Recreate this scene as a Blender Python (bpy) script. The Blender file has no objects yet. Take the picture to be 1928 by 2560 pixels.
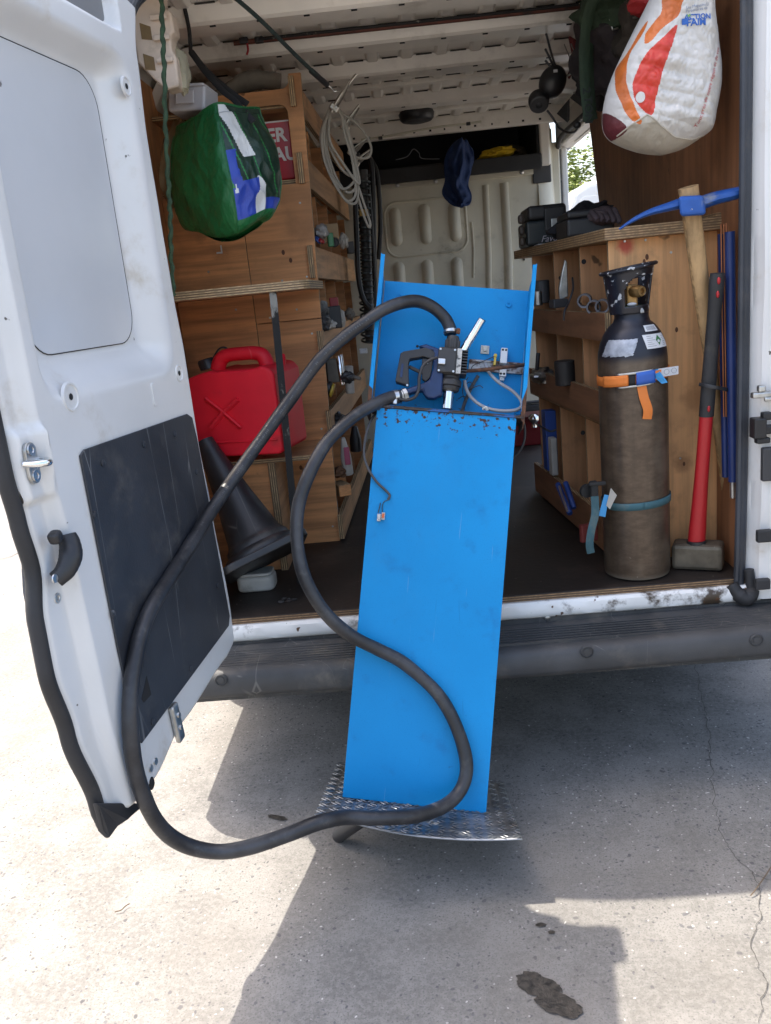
import bpy, bmesh, math, random
from mathutils import Vector, Matrix, noise
random.seed(7)
SC = bpy.context.scene
COL = SC.collection
R = math.radians

# ------------------------------------------------------------------ camera, sky, sun, exposure
cam_data = bpy.data.cameras.new('camera')
cam_data.sensor_fit = 'HORIZONTAL'; cam_data.sensor_width = 36.0; cam_data.lens = 39.976
cam_data.clip_start = 0.05; cam_data.clip_end = 4000.0
camera = bpy.data.objects.new('camera', cam_data); COL.objects.link(camera)
camera.matrix_world = Matrix([[0.995242, 0.085666, 0.046412, 0.0], [0.02354, 0.250829, -0.967745, -2.45], [-0.094544, 0.964233, 0.247619, 1.47], [0.0, 0.0, 0.0, 1.0]])
SC.camera = camera

SUN_DIR = Vector((-0.435, 0.25, 1.0)).normalized()          # towards the sun: from the left, beyond the van
sun_elev = math.asin(SUN_DIR.z)
world = bpy.data.worlds.new('World'); SC.world = world; world.use_nodes = True
wn = world.node_tree
sky = wn.nodes.new('ShaderNodeTexSky'); sky.sky_type = 'NISHITA'; sky.sun_disc = False
sky.sun_elevation = sun_elev
sky.sun_rotation = math.atan2(SUN_DIR.x, SUN_DIR.y)
sky.dust_density = 4.5; sky.air_density = 1.0; sky.ozone_density = 0.6
bg = wn.nodes['Background']; bg.inputs['Strength'].default_value = 0.15
wn.links.new(sky.outputs['Color'], bg.inputs['Color'])
sun_data = bpy.data.lights.new('sun', 'SUN'); sun_data.energy = 2.4; sun_data.angle = R(0.42); sun_data.color = (1.0, 0.95, 0.87)
sun = bpy.data.objects.new('sun', sun_data); COL.objects.link(sun)
sun.rotation_euler = SUN_DIR.to_track_quat('Z', 'Y').to_euler()
SC.view_settings.view_transform = 'Standard'; SC.view_settings.look = 'None'
SC.view_settings.gamma = 1.0; SC.view_settings.use_curve_mapping = False
SC.view_settings.exposure = 2.0
SC.view_settings.use_white_balance = True; SC.view_settings.white_balance_temperature = 6800
SC.cycles.max_bounces = 10; SC.cycles.diffuse_bounces = 7; SC.cycles.glossy_bounces = 4
SC.cycles.transmission_bounces = 6; SC.cycles.transparent_max_bounces = 8
SC.cycles.use_denoising = True; SC.cycles.caustics_reflective = False; SC.cycles.caustics_refractive = False
SC.cycles.sample_clamp_indirect = 6.0

# ------------------------------------------------------------------ material helpers
def _nt(name):
    m = bpy.data.materials.new(name); m.use_nodes = True
    t = m.node_tree; return m, t, t.nodes['Principled BSDF']
def _n(t, kind, **kw):
    n = t.nodes.new(kind)
    for k, v in kw.items():
        if k in n.inputs: n.inputs[k].default_value = v
        else: setattr(n, k, v)
    return n
def _mix(t, fac, a, b, blend='MIX'):
    n = t.nodes.new('ShaderNodeMix'); n.data_type = 'RGBA'; n.blend_type = blend
    for sock, v in ((n.inputs[0], fac), (n.inputs[6], a), (n.inputs[7], b)):
        if hasattr(v, 'is_linked'): t.links.new(v, sock)
        elif isinstance(v, (int, float)): sock.default_value = v
        else: sock.default_value = (*v[:3], 1)
    return n.outputs[2]
def _math(t, op, a, b=0.0, c=0.0, clamp=False):
    n = t.nodes.new('ShaderNodeMath'); n.operation = op; n.use_clamp = clamp
    for i, v in enumerate((a, b, c)):
        if hasattr(v, 'is_linked'): t.links.new(v, n.inputs[i])
        else: n.inputs[i].default_value = v
    return n.outputs[0]
def _ramp(t, v, lo, hi):
    n = t.nodes.new('ShaderNodeMapRange'); n.clamp = True; n.interpolation_type = 'SMOOTHSTEP'
    t.links.new(v, n.inputs[0]); n.inputs[1].default_value = lo; n.inputs[2].default_value = hi
    return n.outputs[0]
def _coord(t, scale=(1, 1, 1), rot=(0, 0, 0)):
    tc = t.nodes.new('ShaderNodeTexCoord'); mp = t.nodes.new('ShaderNodeMapping')
    mp.inputs['Scale'].default_value = scale; mp.inputs['Rotation'].default_value = rot
    t.links.new(tc.outputs['Object'], mp.inputs[0]); return mp.outputs[0]
def _noise(t, vec, scale, detail=5, rough=.55):
    n = t.nodes.new('ShaderNodeTexNoise'); n.inputs['Scale'].default_value = scale
    n.inputs['Detail'].default_value = detail; n.inputs['Roughness'].default_value = rough
    t.links.new(vec, n.inputs['Vector']); return n.outputs['Fac']
def _bump(t, p, h, strength, dist=.002):
    b = t.nodes.new('ShaderNodeBump'); b.inputs['Strength'].default_value = strength; b.inputs['Distance'].default_value = dist
    t.links.new(h, b.inputs['Height']); t.links.new(b.outputs[0], p.inputs['Normal'])
def mul(c, k): return tuple(min(1, x * k) for x in c)

def mat(name, col, rough=.5, metal=0., var=.12, vs=7., bump=0., bs=90., coat=0., dirt=None, specks=None, scratch=None, rvar=.12, stretch=(1, 1, 1), spec=.5):
    """plain paint / plastic / metal: tone variation, optional dirt clouds, chips and scratches"""
    m, t, p = _nt(name)
    co = _coord(t, stretch)
    nz = _noise(t, co, vs, 6)
    c = _mix(t, _ramp(t, nz, .3, .7), mul(col, 1 - var), mul(col, 1 + var))
    if dirt:                                   # (colour, scale, lo, hi)
        dn = _noise(t, co, dirt[1], 9, .65)
        c = _mix(t, _ramp(t, dn, dirt[2], dirt[3]), c, dirt[0])
    if specks:
        sn = _noise(t, co, specks[1], 3, .5)
        c = _mix(t, _ramp(t, sn, specks[2], specks[2] + .03), c, specks[0])
    if scratch:                                # (colour, scale, threshold)
        for rz, k in ((.5, 1.), (1.9, 1.7)):
            co2 = _coord(t, (k, k * .8, k * .16), (rz * .6, rz * .5, rz)); v = t.nodes.new('ShaderNodeTexVoronoi'); v.feature = 'DISTANCE_TO_EDGE'
            v.inputs['Scale'].default_value = scratch[1] * 4; t.links.new(co2, v.inputs['Vector'])
            line = _math(t, 'SUBTRACT', 1.0, _ramp(t, v.outputs['Distance'], .003, .012))
            mask = _ramp(t, _noise(t, co2, scratch[1] * 4, 3), .53, .66)
            c = _mix(t, _math(t, 'MULTIPLY', _math(t, 'MULTIPLY', line, mask), scratch[2]), c, scratch[0])
    t.links.new(c, p.inputs['Base Color'])
    r = _math(t, 'ADD', _math(t, 'MULTIPLY', nz, rvar * 2), rough - rvar, clamp=True)
    t.links.new(r, p.inputs['Roughness'])
    p.inputs['Metallic'].default_value = metal
    p.inputs['Specular IOR Level'].default_value = spec
    if coat: p.inputs['Coat Weight'].default_value = coat; p.inputs['Coat Roughness'].default_value = .15
    if bump: _bump(t, p, _noise(t, co, bs, 4), bump)
    return m

def ply(name, axis, col, grain='z', dark=.45, edge=(.55, .38, .2), rough=.6, stain=.25, glue=(.10, .05, .025)):
    """plywood board; 'axis' is the thickness: faces across it show grain, the others show the glued layers"""
    m, t, p = _nt(name)
    ax = 'xyz'.index(axis)
    sc = {'x': (1.2, 22, 22), 'y': (22, 1.2, 22), 'z': (22, 22, 1.2)}[grain]
    g = _noise(t, _coord(t, sc), 1.3, 9, .62)
    big = _noise(t, _coord(t), 2.3, 5)
    c = _mix(t, _ramp(t, g, .32, .68), mul(col, 1 - dark), mul(col, 1.18))
    c = _mix(t, _math(t, 'MULTIPLY', _ramp(t, big, .45, .75), stain * 2.2), c, mul(col, .42))
    kn = _noise(t, _coord(t), 17, 2, .4)
    c = _mix(t, _ramp(t, kn, .74, .79), c, mul(col, .2))
    oi = t.nodes.new('ShaderNodeObjectInfo')
    dk = _noise(t, _coord(t, (1.5, 1.5, 1.5)), 3.1, 8, .7)
    c = _mix(t, _math(t, 'MULTIPLY', _ramp(t, dk, .52, .72), .55), c, mul(col, .33))
    c = _mix(t, _math(t, 'MULTIPLY', oi.outputs['Random'], .38), c, mul((col[0], col[1] * 1.05, col[2] * 1.15), .55))
    tc = t.nodes.new('ShaderNodeTexCoord')
    sep = t.nodes.new('ShaderNodeSeparateXYZ'); t.links.new(tc.outputs['Object'], sep.inputs[0])
    fr = _math(t, 'FRACT', _math(t, 'MULTIPLY', sep.outputs[ax], 1 / .0072))
    stripes = _math(t, 'GREATER_THAN', fr, .52)
    en = _noise(t, _coord(t), 60, 4)
    ec = _mix(t, stripes, edge, glue)
    ec = _mix(t, _math(t, 'MULTIPLY', _ramp(t, en, .38, .62), .7), ec, mul(edge, .40))
    sn = t.nodes.new('ShaderNodeSeparateXYZ'); t.links.new(tc.outputs['Normal'], sn.inputs[0])
    face = _math(t, 'GREATER_THAN', _math(t, 'ABSOLUTE', sn.outputs[ax]), .6)
    c = _mix(t, face, ec, c)
    t.links.new(c, p.inputs['Base Color'])
    p.inputs['Roughness'].default_value = rough
    _bump(t, p, g, .25, .0015)
    return m

# ------------------------------------------------------------------ mesh helpers
WM = {}                                             # world matrices of everything built
def ident(): return Matrix.Identity(4)
class MB:
    def __init__(s): s.v = []; s.f = []; s.mi = []
    def add(s, vs, fs, mi=0):
        o = len(s.v); s.v += [Vector(p) for p in vs]
        for f in fs: s.f.append(tuple(i + o for i in f)); s.mi.append(mi)
        return s
    def box(s, lo, hi, M=None, mi=0):
        x0, y0, z0 = lo; x1, y1, z1 = hi
        if x0 > x1: x0, x1 = x1, x0
        if y0 > y1: y0, y1 = y1, y0
        if z0 > z1: z0, z1 = z1, z0
        vs = [Vector(p) for p in ((x0, y0, z0), (x1, y0, z0), (x1, y1, z0), (x0, y1, z0), (x0, y0, z1), (x1, y0, z1), (x1, y1, z1), (x0, y1, z1))]
        if M is not None: vs = [M @ p for p in vs]
        return s.add(vs, [(0, 3, 2, 1), (4, 5, 6, 7), (0, 1, 5, 4), (1, 2, 6, 5), (2, 3, 7, 6), (3, 0, 4, 7)], mi)
    def cbox(s, c, size, M=None, mi=0):
        h = [k / 2 for k in size]
        T = Matrix.Translation(Vector(c)) @ (M if M is not None else ident())
        return s.box([-k for k in h], h, T, mi)
    def hexa(s, bottom, top, mi=0):                 # two quads, same winding (counter-clockwise seen from 'top' side)
        return s.add(list(bottom) + list(top), [(3, 2, 1, 0), (4, 5, 6, 7), (0, 1, 5, 4), (1, 2, 6, 5), (2, 3, 7, 6), (3, 0, 4, 7)], mi)
    def prism(s, poly, off, mi=0):                  # poly: list of 3-D points, extruded by vector off
        n = len(poly); off = Vector(off); a = [Vector(p) for p in poly]
        nn = Vector((0, 0, 0))
        for i in range(n): nn += a[i].cross(a[(i + 1) % n])
        if nn.dot(off) > 0: a = a[::-1]
        b = [p + off for p in a]
        fs = [tuple(range(n)), tuple(range(2 * n - 1, n - 1, -1))]
        fs += [((i + 1) % n, i, i + n, (i + 1) % n + n) for i in range(n)]
        return s.add(a + b, fs, mi)
    def tube(s, path, r, n=10, closed=False, cap=True, mi=0, flat=1.0, up=None):
        P = [Vector(p) for p in path]; m = len(P)
        rr = r if hasattr(r, '__len__') else [r] * m
        vs = []; prev = None
        for i in range(m):
            if closed: tg = P[(i + 1) % m] - P[(i - 1) % m]
            else: tg = P[min(i + 1, m - 1)] - P[max(i - 1, 0)]
            if tg.length < 1e-9: tg = Vector((0, 0, 1))
            tg.normalize()
            if up is not None: nrm = Vector(up) - tg * Vector(up).dot(tg)
            elif prev is None:
                nrm = tg.orthogonal()
            else: nrm = prev - tg * prev.dot(tg)
            if nrm.length < 1e-6: nrm = tg.orthogonal()
            nrm.normalize(); prev = nrm; b = tg.cross(nrm)
            for k in range(n):
                a = 2 * math.pi * k / n
                vs.append(P[i] + (nrm * math.cos(a) * flat + b * math.sin(a)) * rr[i])
        fs = []
        for i in range(m if closed else m - 1):
            j = (i + 1) % m
            for k in range(n):
                l = (k + 1) % n; fs.append((i * n + k, i * n + l, j * n + l, j * n + k))
        if cap and not closed: fs += [tuple(range(n - 1, -1, -1)), tuple(range((m - 1) * n, m * n))]
        return s.add(vs, fs, mi)
    def lathe(s, prof, base=(0, 0, 0), axis=(0, 0, 1), n=28, mi=0, cap=True):   # prof: (radius, height)
        ax = Vector(axis).normalized(); M = Matrix.Translation(Vector(base)) @ ax.to_track_quat('Z', 'Y').to_matrix().to_4x4()
        vs = []; m = len(prof)
        for r, h in prof:
            for k in range(n):
                a = 2 * math.pi * k / n; vs.append(M @ Vector((r * math.cos(a), r * math.sin(a), h)))
        fs = []
        for i in range(m - 1):
            for k in range(n):
                l = (k + 1) % n; fs.append((i * n + k, i * n + l, (i + 1) * n + l, (i + 1) * n + k))
        if cap: fs += [tuple(range(n - 1, -1, -1)), tuple(range((m - 1) * n, m * n))]
        return s.add(vs, fs, mi)
    def cyl(s, a, b, r, n=14, mi=0, r2=None):
        a = Vector(a); b = Vector(b); L = (b - a).length
        return s.lathe([(r, 0), (r if r2 is None else r2, L)], a, b - a, n, mi)
    def ell(s, c, rad, n=16, m=10, M=None, mi=0, wob=0., seed=0., pw=1.0):
        vs = []; c = Vector(c)
        sg = lambda q: math.copysign(abs(q) ** pw, q)
        for i in range(m + 1):
            th = math.pi * i / m
            for k in range(n):
                a = 2 * math.pi * k / n
                q = Vector((sg(math.sin(th)) * sg(math.cos(a)), sg(math.sin(th)) * sg(math.sin(a)), sg(math.cos(th))))
                w = 1 + wob * noise.noise(q * 2.3 + Vector((seed, seed * 1.7, 0)))
                q = Vector((q.x * rad[0], q.y * rad[1], q.z * rad[2])) * w
                if M is not None: q = M @ q
                vs.append(c + q)
        fs = []
        for i in range(m):
            for k in range(n):
                l = (k + 1) % n; fs.append((i * n + k, (i + 1) * n + k, (i + 1) * n + l, i * n + l))
        return s.add(vs, fs, mi)
    def grid(s, fn, nu, nv, mi=None, thick=0.):
        vs = [Vector(fn(i / nu, j / nv)) for j in range(nv + 1) for i in range(nu + 1)]
        fs = []; o = len(s.v); s.v += vs; w = nu + 1
        for j in range(nv):
            for i in range(nu):
                s.f.append((o + j * w + i, o + j * w + i + 1, o + (j + 1) * w + i + 1, o + (j + 1) * w + i))
                s.mi.append(mi((i + .5) / nu, (j + .5) / nv) if callable(mi) else (mi or 0))
        return s
    def build(s, name, mats, parent=None, frame=None, smooth=False, bevel=0., seg=2, solid=0., sub=0, weld=False, angle=40, soff=-1.):
        me = bpy.data.meshes.new(name)
        me.from_pydata([tuple(p) for p in s.v], [], s.f)
        if not isinstance(mats, (list, tuple)): mats = [mats]
        for m in mats: me.materials.append(m)
        me.polygons.foreach_set('material_index', s.mi)
        if weld:
            bm = bmesh.new(); bm.from_mesh(me); bmesh.ops.remove_doubles(bm, verts=bm.verts, dist=1e-5)
            bmesh.ops.recalc_face_normals(bm, faces=bm.faces); bm.to_mesh(me); bm.free()
        me.validate(); me.update()
        if smooth:
            me.polygons.foreach_set('use_smooth', [True] * len(me.polygons))
            try: me.set_sharp_from_angle(angle=R(angle))
            except Exception: pass
        o = bpy.data.objects.new(name, me)
        return _place(o, parent, frame, bevel, seg, solid, sub, soff)
def _place(o, parent, frame, bevel=0., seg=2, solid=0., sub=0, soff=-1.):
    COL.objects.link(o); W = frame if frame is not None else ident()
    if parent is not None:
        if frame is None and parent in WM and not WM[parent][1]:
            pass
        o.parent = parent; o.matrix_basis = WM[parent][0].inverted() @ W
    else: o.matrix_basis = W
    WM[o] = (W.copy(), frame is not None)
    if solid:
        md = o.modifiers.new('thickness', 'SOLIDIFY'); md.thickness = solid; md.offset = soff
    if bevel:
        md = o.modifiers.new('bevel', 'BEVEL'); md.width = bevel; md.segments = seg; md.limit_method = 'ANGLE'; md.angle_limit = R(35)
        md.harden_normals = False
    if sub:
        md = o.modifiers.new('smooth', 'SUBSURF'); md.levels = sub; md.render_levels = sub
    return o
def thing(name, label, cat, loc=(0, 0, 0), group=None, frame=None):
    o = bpy.data.objects.new(name, None); COL.objects.link(o); o.empty_display_size = .05
    W = frame if frame is not None else Matrix.Translation(Vector(loc))
    o.matrix_basis = W; WM[o] = (W.copy(), frame is not None)
    return tag(o, label, cat, group)
def tag(o, label=None, cat=None, group=None, kind=None):
    if label: o['label'] = label
    if cat: o['category'] = cat
    if group: o['group'] = group
    if kind: o['kind'] = kind
    return o
def spline(pts, per=8, closed=False):                # Catmull-Rom through the points
    P = [Vector(p) for p in pts]; n = len(P); out = []
    rng = range(n) if closed else range(n - 1)
    for i in rng:
        if closed: a, b, c, d = P[i - 1], P[i], P[(i + 1) % n], P[(i + 2) % n]
        else: a, b, c, d = P[max(i - 1, 0)], P[i], P[i + 1], P[min(i + 2, n - 1)]
        for k in range(per):
            t = k / per
            out.append(.5 * (2 * b + (c - a) * t + (2 * a - 5 * b + 4 * c - d) * t * t + (3 * b - a - 3 * c + d) * t ** 3))
    if not closed: out.append(P[-1])
    return out
def rrect(x0, y0, x1, y1, r, n=6):                   # rounded rectangle outline, counter-clockwise
    out = []
    for cx, cy, a0 in ((x1 - r, y0 + r, -90), (x1 - r, y1 - r, 0), (x0 + r, y1 - r, 90), (x0 + r, y0 + r, 180)):
        for k in range(n + 1):
            a = R(a0 + 90 * k / n); out.append((cx + r * math.cos(a), cy + r * math.sin(a)))
    return out
def inpoly(x, y, poly):
    c = False; j = len(poly) - 1
    for i in range(len(poly)):
        xi, yi = poly[i]; xj, yj = poly[j]
        if (yi > y) != (yj > y) and x < (xj - xi) * (y - yi) / (yj - yi) + xi: c = not c
        j = i
    return c
def smoothstep(a, b, x):
    t = max(0., min(1., (x - a) / (b - a))); return t * t * (3 - 2 * t)
def fbm(x, y, z=0., s=1.):
    return noise.fractal(Vector((x * s, y * s, z * s)), 1.0, 2.0, 4)
def frame_of(o, x, y, z):
    return Matrix(((x[0], y[0], z[0], o[0]), (x[1], y[1], z[1], o[1]), (x[2], y[2], z[2], o[2]), (0, 0, 0, 1)))
def look_frame(o, zdir, xhint=(1, 0, 0)):
    z = Vector(zdir).normalized(); x = Vector(xhint); x = (x - z * x.dot(z)).normalized(); y = z.cross(x)
    return frame_of(o, x, y, z)
def text_mesh(txt, size, shear=0., bold=0., align='CENTER'):
    cu = bpy.data.curves.new('txt', 'FONT'); cu.body = txt; cu.size = size; cu.shear = shear; cu.offset = bold
    cu.align_x = align; cu.align_y = 'CENTER'; cu.resolution_u = 3
    ob = bpy.data.objects.new('txt', cu); COL.objects.link(ob)
    dg = bpy.context.evaluated_depsgraph_get(); me = bpy.data.meshes.new_from_object(ob.evaluated_get(dg))
    vs = [v.co.copy() for v in me.vertices]; fs = [tuple(p.vertices) for p in me.polygons]
    bpy.data.objects.remove(ob); bpy.data.curves.remove(cu); bpy.data.meshes.remove(me)
    return vs, fs
def lettering(txt, size, fn, matl, parent, frame=None, name='lettering', **kw):
    vs, fs = text_mesh(txt, size, **kw)
    mb = MB(); mb.add([fn(p.x, p.y) for p in vs], fs)
    return mb.build(name, matl, parent, frame)

# ------------------------------------------------------------------ materials
def concrete_mat():
    m, t, p = _nt('concrete')
    co = _coord(t)
    big = _noise(t, co, .9, 6); mid = _noise(t, co, 5, 8, .65); fine = _noise(t, co, 70, 6, .7)
    c = _mix(t, _ramp(t, big, .3, .7), (.112, .107, .100), (.152, .146, .136))
    c = _mix(t, _math(t, 'MULTIPLY', _ramp(t, mid, .42, .62), .8), c, (.198, .190, .178))
    c = _mix(t, _math(t, 'MULTIPLY', _ramp(t, fine, .42, .6), .4), c, (.250, .242, .227))
    fn2 = _noise(t, co, 210, 3, .6)
    c = _mix(t, _math(t, 'MULTIPLY', _ramp(t, fn2, .5, .68), .75), c, (.085, .082, .078))
    # exposed aggregate: small dark and a few pale stones, denser in patches
    pat = _noise(t, co, 1.7, 4, .6)
    for sc, frac, tint in ((85, .26, (.062, .062, .067)), (52, .09, (.07, .07, .075)), (100, .06, (.34, .33, .31))):
        v = t.nodes.new('ShaderNodeTexVoronoi'); v.inputs['Scale'].default_value = sc
        wob = t.nodes.new('ShaderNodeTexNoise'); wob.inputs['Scale'].default_value = 25
        t.links.new(co, wob.inputs['Vector'])
        ad = t.nodes.new('ShaderNodeVectorMath'); ad.operation = 'MULTIPLY_ADD'
        t.links.new(wob.outputs['Color'], ad.inputs[0]); ad.inputs[1].default_value = (.03, .03, .03); t.links.new(co, ad.inputs[2])
        t.links.new(ad.outputs[0], v.inputs['Vector'])
        sepc = t.nodes.new('ShaderNodeSeparateColor'); t.links.new(v.outputs['Color'], sepc.inputs[0])
        pick = _math(t, 'LESS_THAN', sepc.outputs[0], _math(t, 'MULTIPLY', _ramp(t, pat, .3, .72), frac * 2.2))
        near = _math(t, 'SUBTRACT', 1.0, _ramp(t, v.outputs['Distance'], .20, .34))
        shade = _mix(t, sepc.outputs[1], mul(tint, .7), mul(tint, 1.5))
        c = _mix(t, _math(t, 'MULTIPLY', _math(t, 'MULTIPLY', pick, near), .85), c, shade)
    st = _noise(t, co, .55, 8, .7)
    c = _mix(t, _math(t, 'MULTIPLY', _ramp(t, st, .48, .70), .5), c, (.135, .122, .105))
    t.links.new(c, p.inputs['Base Color']); p.inputs['Roughness'].default_value = .85
    h = _math(t, 'ADD', _math(t, 'MULTIPLY', fine, .5), mid)
    _bump(t, p, h, .35, .004)
    return m
M = {}
M['concrete'] = concrete_mat()
M['crack'] = mat('crack_dark', (.06, .055, .05), .95, bump=.4)
M['oil'] = mat('oil_stain', (.035, .03, .024), .45, var=.5, vs=60, bump=.8, bs=160)
M['van_white'] = mat('van_white', (.69, .685, .67), .32, var=.04, vs=3, coat=.25, dirt=((.46, .39, .29), 5.5, .54, .82), specks=((.10, .09, .08), 26, .735), rvar=.06)
M['van_inner'] = mat('van_inner_primer', (.68, .65, .59), .42, var=.10, vs=3, dirt=((.20, .17, .13), 4.5, .52, .85), specks=((.12, .10, .08), 24, .76))
M['roof_paint'] = mat('roof_paint', (.80, .765, .70), .34, var=.10, vs=2.5, dirt=((.28, .24, .19), 4.0, .52, .85), rvar=.08)
M['bulk'] = mat('bulkhead_beige', (.60, .565, .46), .42, var=.10, vs=3, dirt=((.16, .13, .09), 4.0, .54, .82), specks=((.12, .09, .06), 22, .75))
M['rubber'] = mat('black_rubber', (.022, .022, .024), .62, var=.3, vs=9, bump=.15, bs=120, dirt=((.10, .09, .075), 7, .56, .9))
M['seal'] = mat('seal_rubber', (.035, .04, .05), .5, var=.25, vs=5, dirt=((.10, .085, .07), 9, .55, .85))
M['bumper'] = mat('bumper_plastic', (.05, .051, .053), .6, var=.25, vs=5, bump=.25, bs=240, dirt=((.16, .14, .115), 6, .48, .8), scratch=((.24, .23, .21), 2.2, .35))
M['sill'] = mat('worn_sill_paint', (.74, .74, .72), .45, var=.08, vs=5, dirt=((.06, .04, .025), 7, .55, .66), specks=((.10, .045, .02), 30, .66))
M['floor_ply'] = mat('dirty_floor', (.022, .015, .011), .6, var=.4, vs=3, bump=.4, bs=50, dirt=((.055, .038, .027), 4, .5, .75), specks=((.14, .11, .09), 60, .72))
M['floor_edge'] = ply('floor_edge', 'z', (.05, .03, .02), 'x', edge=(.30, .18, .09), glue=(.03, .018, .012))
M['ply_y'] = ply('ply_panel', 'y', (.72, .335, .135), 'x', .42, stain=.4)
M['ply_x'] = ply('ply_wall', 'x', (.70, .32, .13), 'z', .42, stain=.4)
M['ply_z'] = ply('ply_board', 'z', (.58, .32, .15), 'x', .3)
M['rail'] = ply('ply_rail', 'x', (.56, .30, .14), 'y', .35)
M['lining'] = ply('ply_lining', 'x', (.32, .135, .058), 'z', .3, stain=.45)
M['bench_end'] = ply('bench_end_ply', 'y', (.80, .42, .18), 'z', .28, stain=.3)
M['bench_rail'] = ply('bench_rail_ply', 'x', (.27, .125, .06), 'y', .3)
M['bench_div'] = ply('bench_divider_ply', 'y', (.55, .27, .12), 'z', .3)
M['worktop'] = ply('worktop_ply', 'z', (.46, .29, .15), 'y', .35, edge=(.44, .29, .15), glue=(.17, .09, .04))
M['steel'] = mat('bare_steel', (.55, .55, .54), .34, 1., var=.15, vs=20)
M['chrome'] = mat('chrome', (.78, .79, .80), .14, 1., var=.06, rvar=.05)
M['zinc'] = mat('zinc_steel', (.50, .50, .48), .42, 1., var=.2, vs=30, dirt=((.2, .16, .12), 20, .6, .8))
M['black_plastic'] = mat('black_plastic', (.020, .020, .022), .45, var=.2, bump=.1, bs=200)
M['dark_grey'] = mat('dark_grey_plastic', (.05, .05, .053), .55, var=.2)
M['white_plastic'] = mat('white_plastic', (.62, .63, .64), .45, var=.06, dirt=((.4, .36, .3), 9, .55, .8))
M['dark_hole'] = mat('dark_hole', (.012, .012, .013), .8)

# ------------------------------------------------------------------ ground
g = MB()
g.add([(-1500, -1500, 0), (1500, -1500, 0), (1500, 1500, 0), (-1500, 1500, 0)], [(0, 1, 2, 3)])
ground = tag(g.build('ground', M['concrete']), 'pale sunlit concrete yard with exposed aggregate and a jagged crack', 'ground', kind='structure')
def crack(pts, w, name='crack'):
    mb = MB(); P = spline(pts, 14); rnd = random.Random(3)
    L = []; Rr = []
    for i, q in enumerate(P):
        tg = (P[min(i + 1, len(P) - 1)] - P[max(i - 1, 0)]).normalized(); nr = Vector((-tg.y, tg.x, 0))
        off = nr * (noise.noise(q * 22) * .012 + noise.noise(q * 80) * .006)
        ww = w * (.45 + 1.1 * abs(noise.noise(q * 31 + Vector((5, 0, 0)))))
        L.append(q + off + nr * ww); Rr.append(q + off - nr * ww)
    n = len(P)
    mb.add([(p.x, p.y, .003) for p in Rr] + [(p.x, p.y, .003) for p in L], [(i, i + 1, n + i + 1, n + i) for i in range(n - 1)])
    return mb.build(name, M['crack'], ground)
crack([(0.9701,0.6128,0),(0.9288,0.4012,0),(0.8597,0.108,0),(0.7934,-0.1092,0),(0.7314,-0.3294,0),(0.713,-0.4427,0),(0.7117,-0.5386,0),(0.7277,-0.6028,0),(0.7641,-0.6322,0)], .0012)
crack([(0.7277,-0.6028,0),(0.6973,-0.7231,0),(0.6328,-0.8622,0),(0.622,-0.9514,0),(0.5717,-1.0433,0)], .0010)
crack([(-2.9122,2.8691,0),(-2.7671,3.0337,0),(-2.8945,3.7158,0)], .004)
def blot(c, rx, ry, seed, name, matl, zz=.003, ragged=.25, rot=0.):
    mb = MB(); n = 90; pts = [(c[0], c[1], zz)]
    for k in range(n):
        a = 2 * math.pi * k / n; d = Vector((math.cos(a), math.sin(a), 0))
        r = 1 + ragged * noise.noise(d * 1.3 + Vector((seed, 0, 0))) + .14 * noise.noise(d * 5 + Vector((0, seed, 0))) + .07 * noise.noise(d * 15)
        x, y = d.x * rx * r, d.y * ry * r
        pts.append((c[0] + x * math.cos(rot) - y * math.sin(rot), c[1] + x * math.sin(rot) + y * math.cos(rot), zz))
    mb.add(pts, [(0, 1 + k, 1 + (k + 1) % n) for k in range(n)])
    return mb.build(name, matl, ground)
blot((0.1532,-0.9156,0), .050, .030, 1.2, 'oil_stain', M['oil'], rot=-.55)
blot((0.1875,-0.9699,0), .048, .030, 4.2, 'oil_stain', M['oil'], zz=.0036, rot=-.6)
blot((0.1859,-0.7384,0), .012, .007, 2.2, 'oil_stain', M['oil'])
blot((0.2077,-0.7642,0), .008, .006, 6.2, 'oil_stain', M['oil'])
blot((-0.5123,-0.2351,0), .035, .010, 3.2, 'oil_stain', M['oil'], rot=-.4)

# ------------------------------------------------------------------ the van
van = thing('van', 'white panel van seen through its open rear doors, load bay full of tools', 'van', (.13, 0, 0))
XL, XR, YB, ZF, ZT = -.84, 1.0, 2.75, .56, 2.36          # load bay
def part(mb, name, mats, parent=van, **kw): return mb.build(name, mats, parent, **kw)
# floor board and sill
fl = MB(); fl.box((XL - .02, -.03, .535), (XR + .02, YB, ZF))
floor_board = part(fl, 'floor_board', M['floor_ply'], bevel=.002)
fe = MB(); fe.box((-.78, -.034, .541), (.925, -.0301, .558)); part(fe, 'floor_edge', M['floor_edge'], floor_board)
# painted sill: a rolled lip below the floor
prof = [(-.031, .540), (-.046, .541), (-.055, .533), (-.058, .510), (-.055, .497), (-.046, .490), (-.03, .490)]
sl = MB(); nseg = 60
sl.grid(lambda u, v: (-.80 + 1.76 * u, *(lambda i: (prof[i][0] - .002 * noise.noise(Vector((u * 30, i, 0))), prof[i][1]))(min(int(round(v * 6)), 6))), nseg, 6)
part(sl, 'sill', M['sill'], smooth=True)
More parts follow.
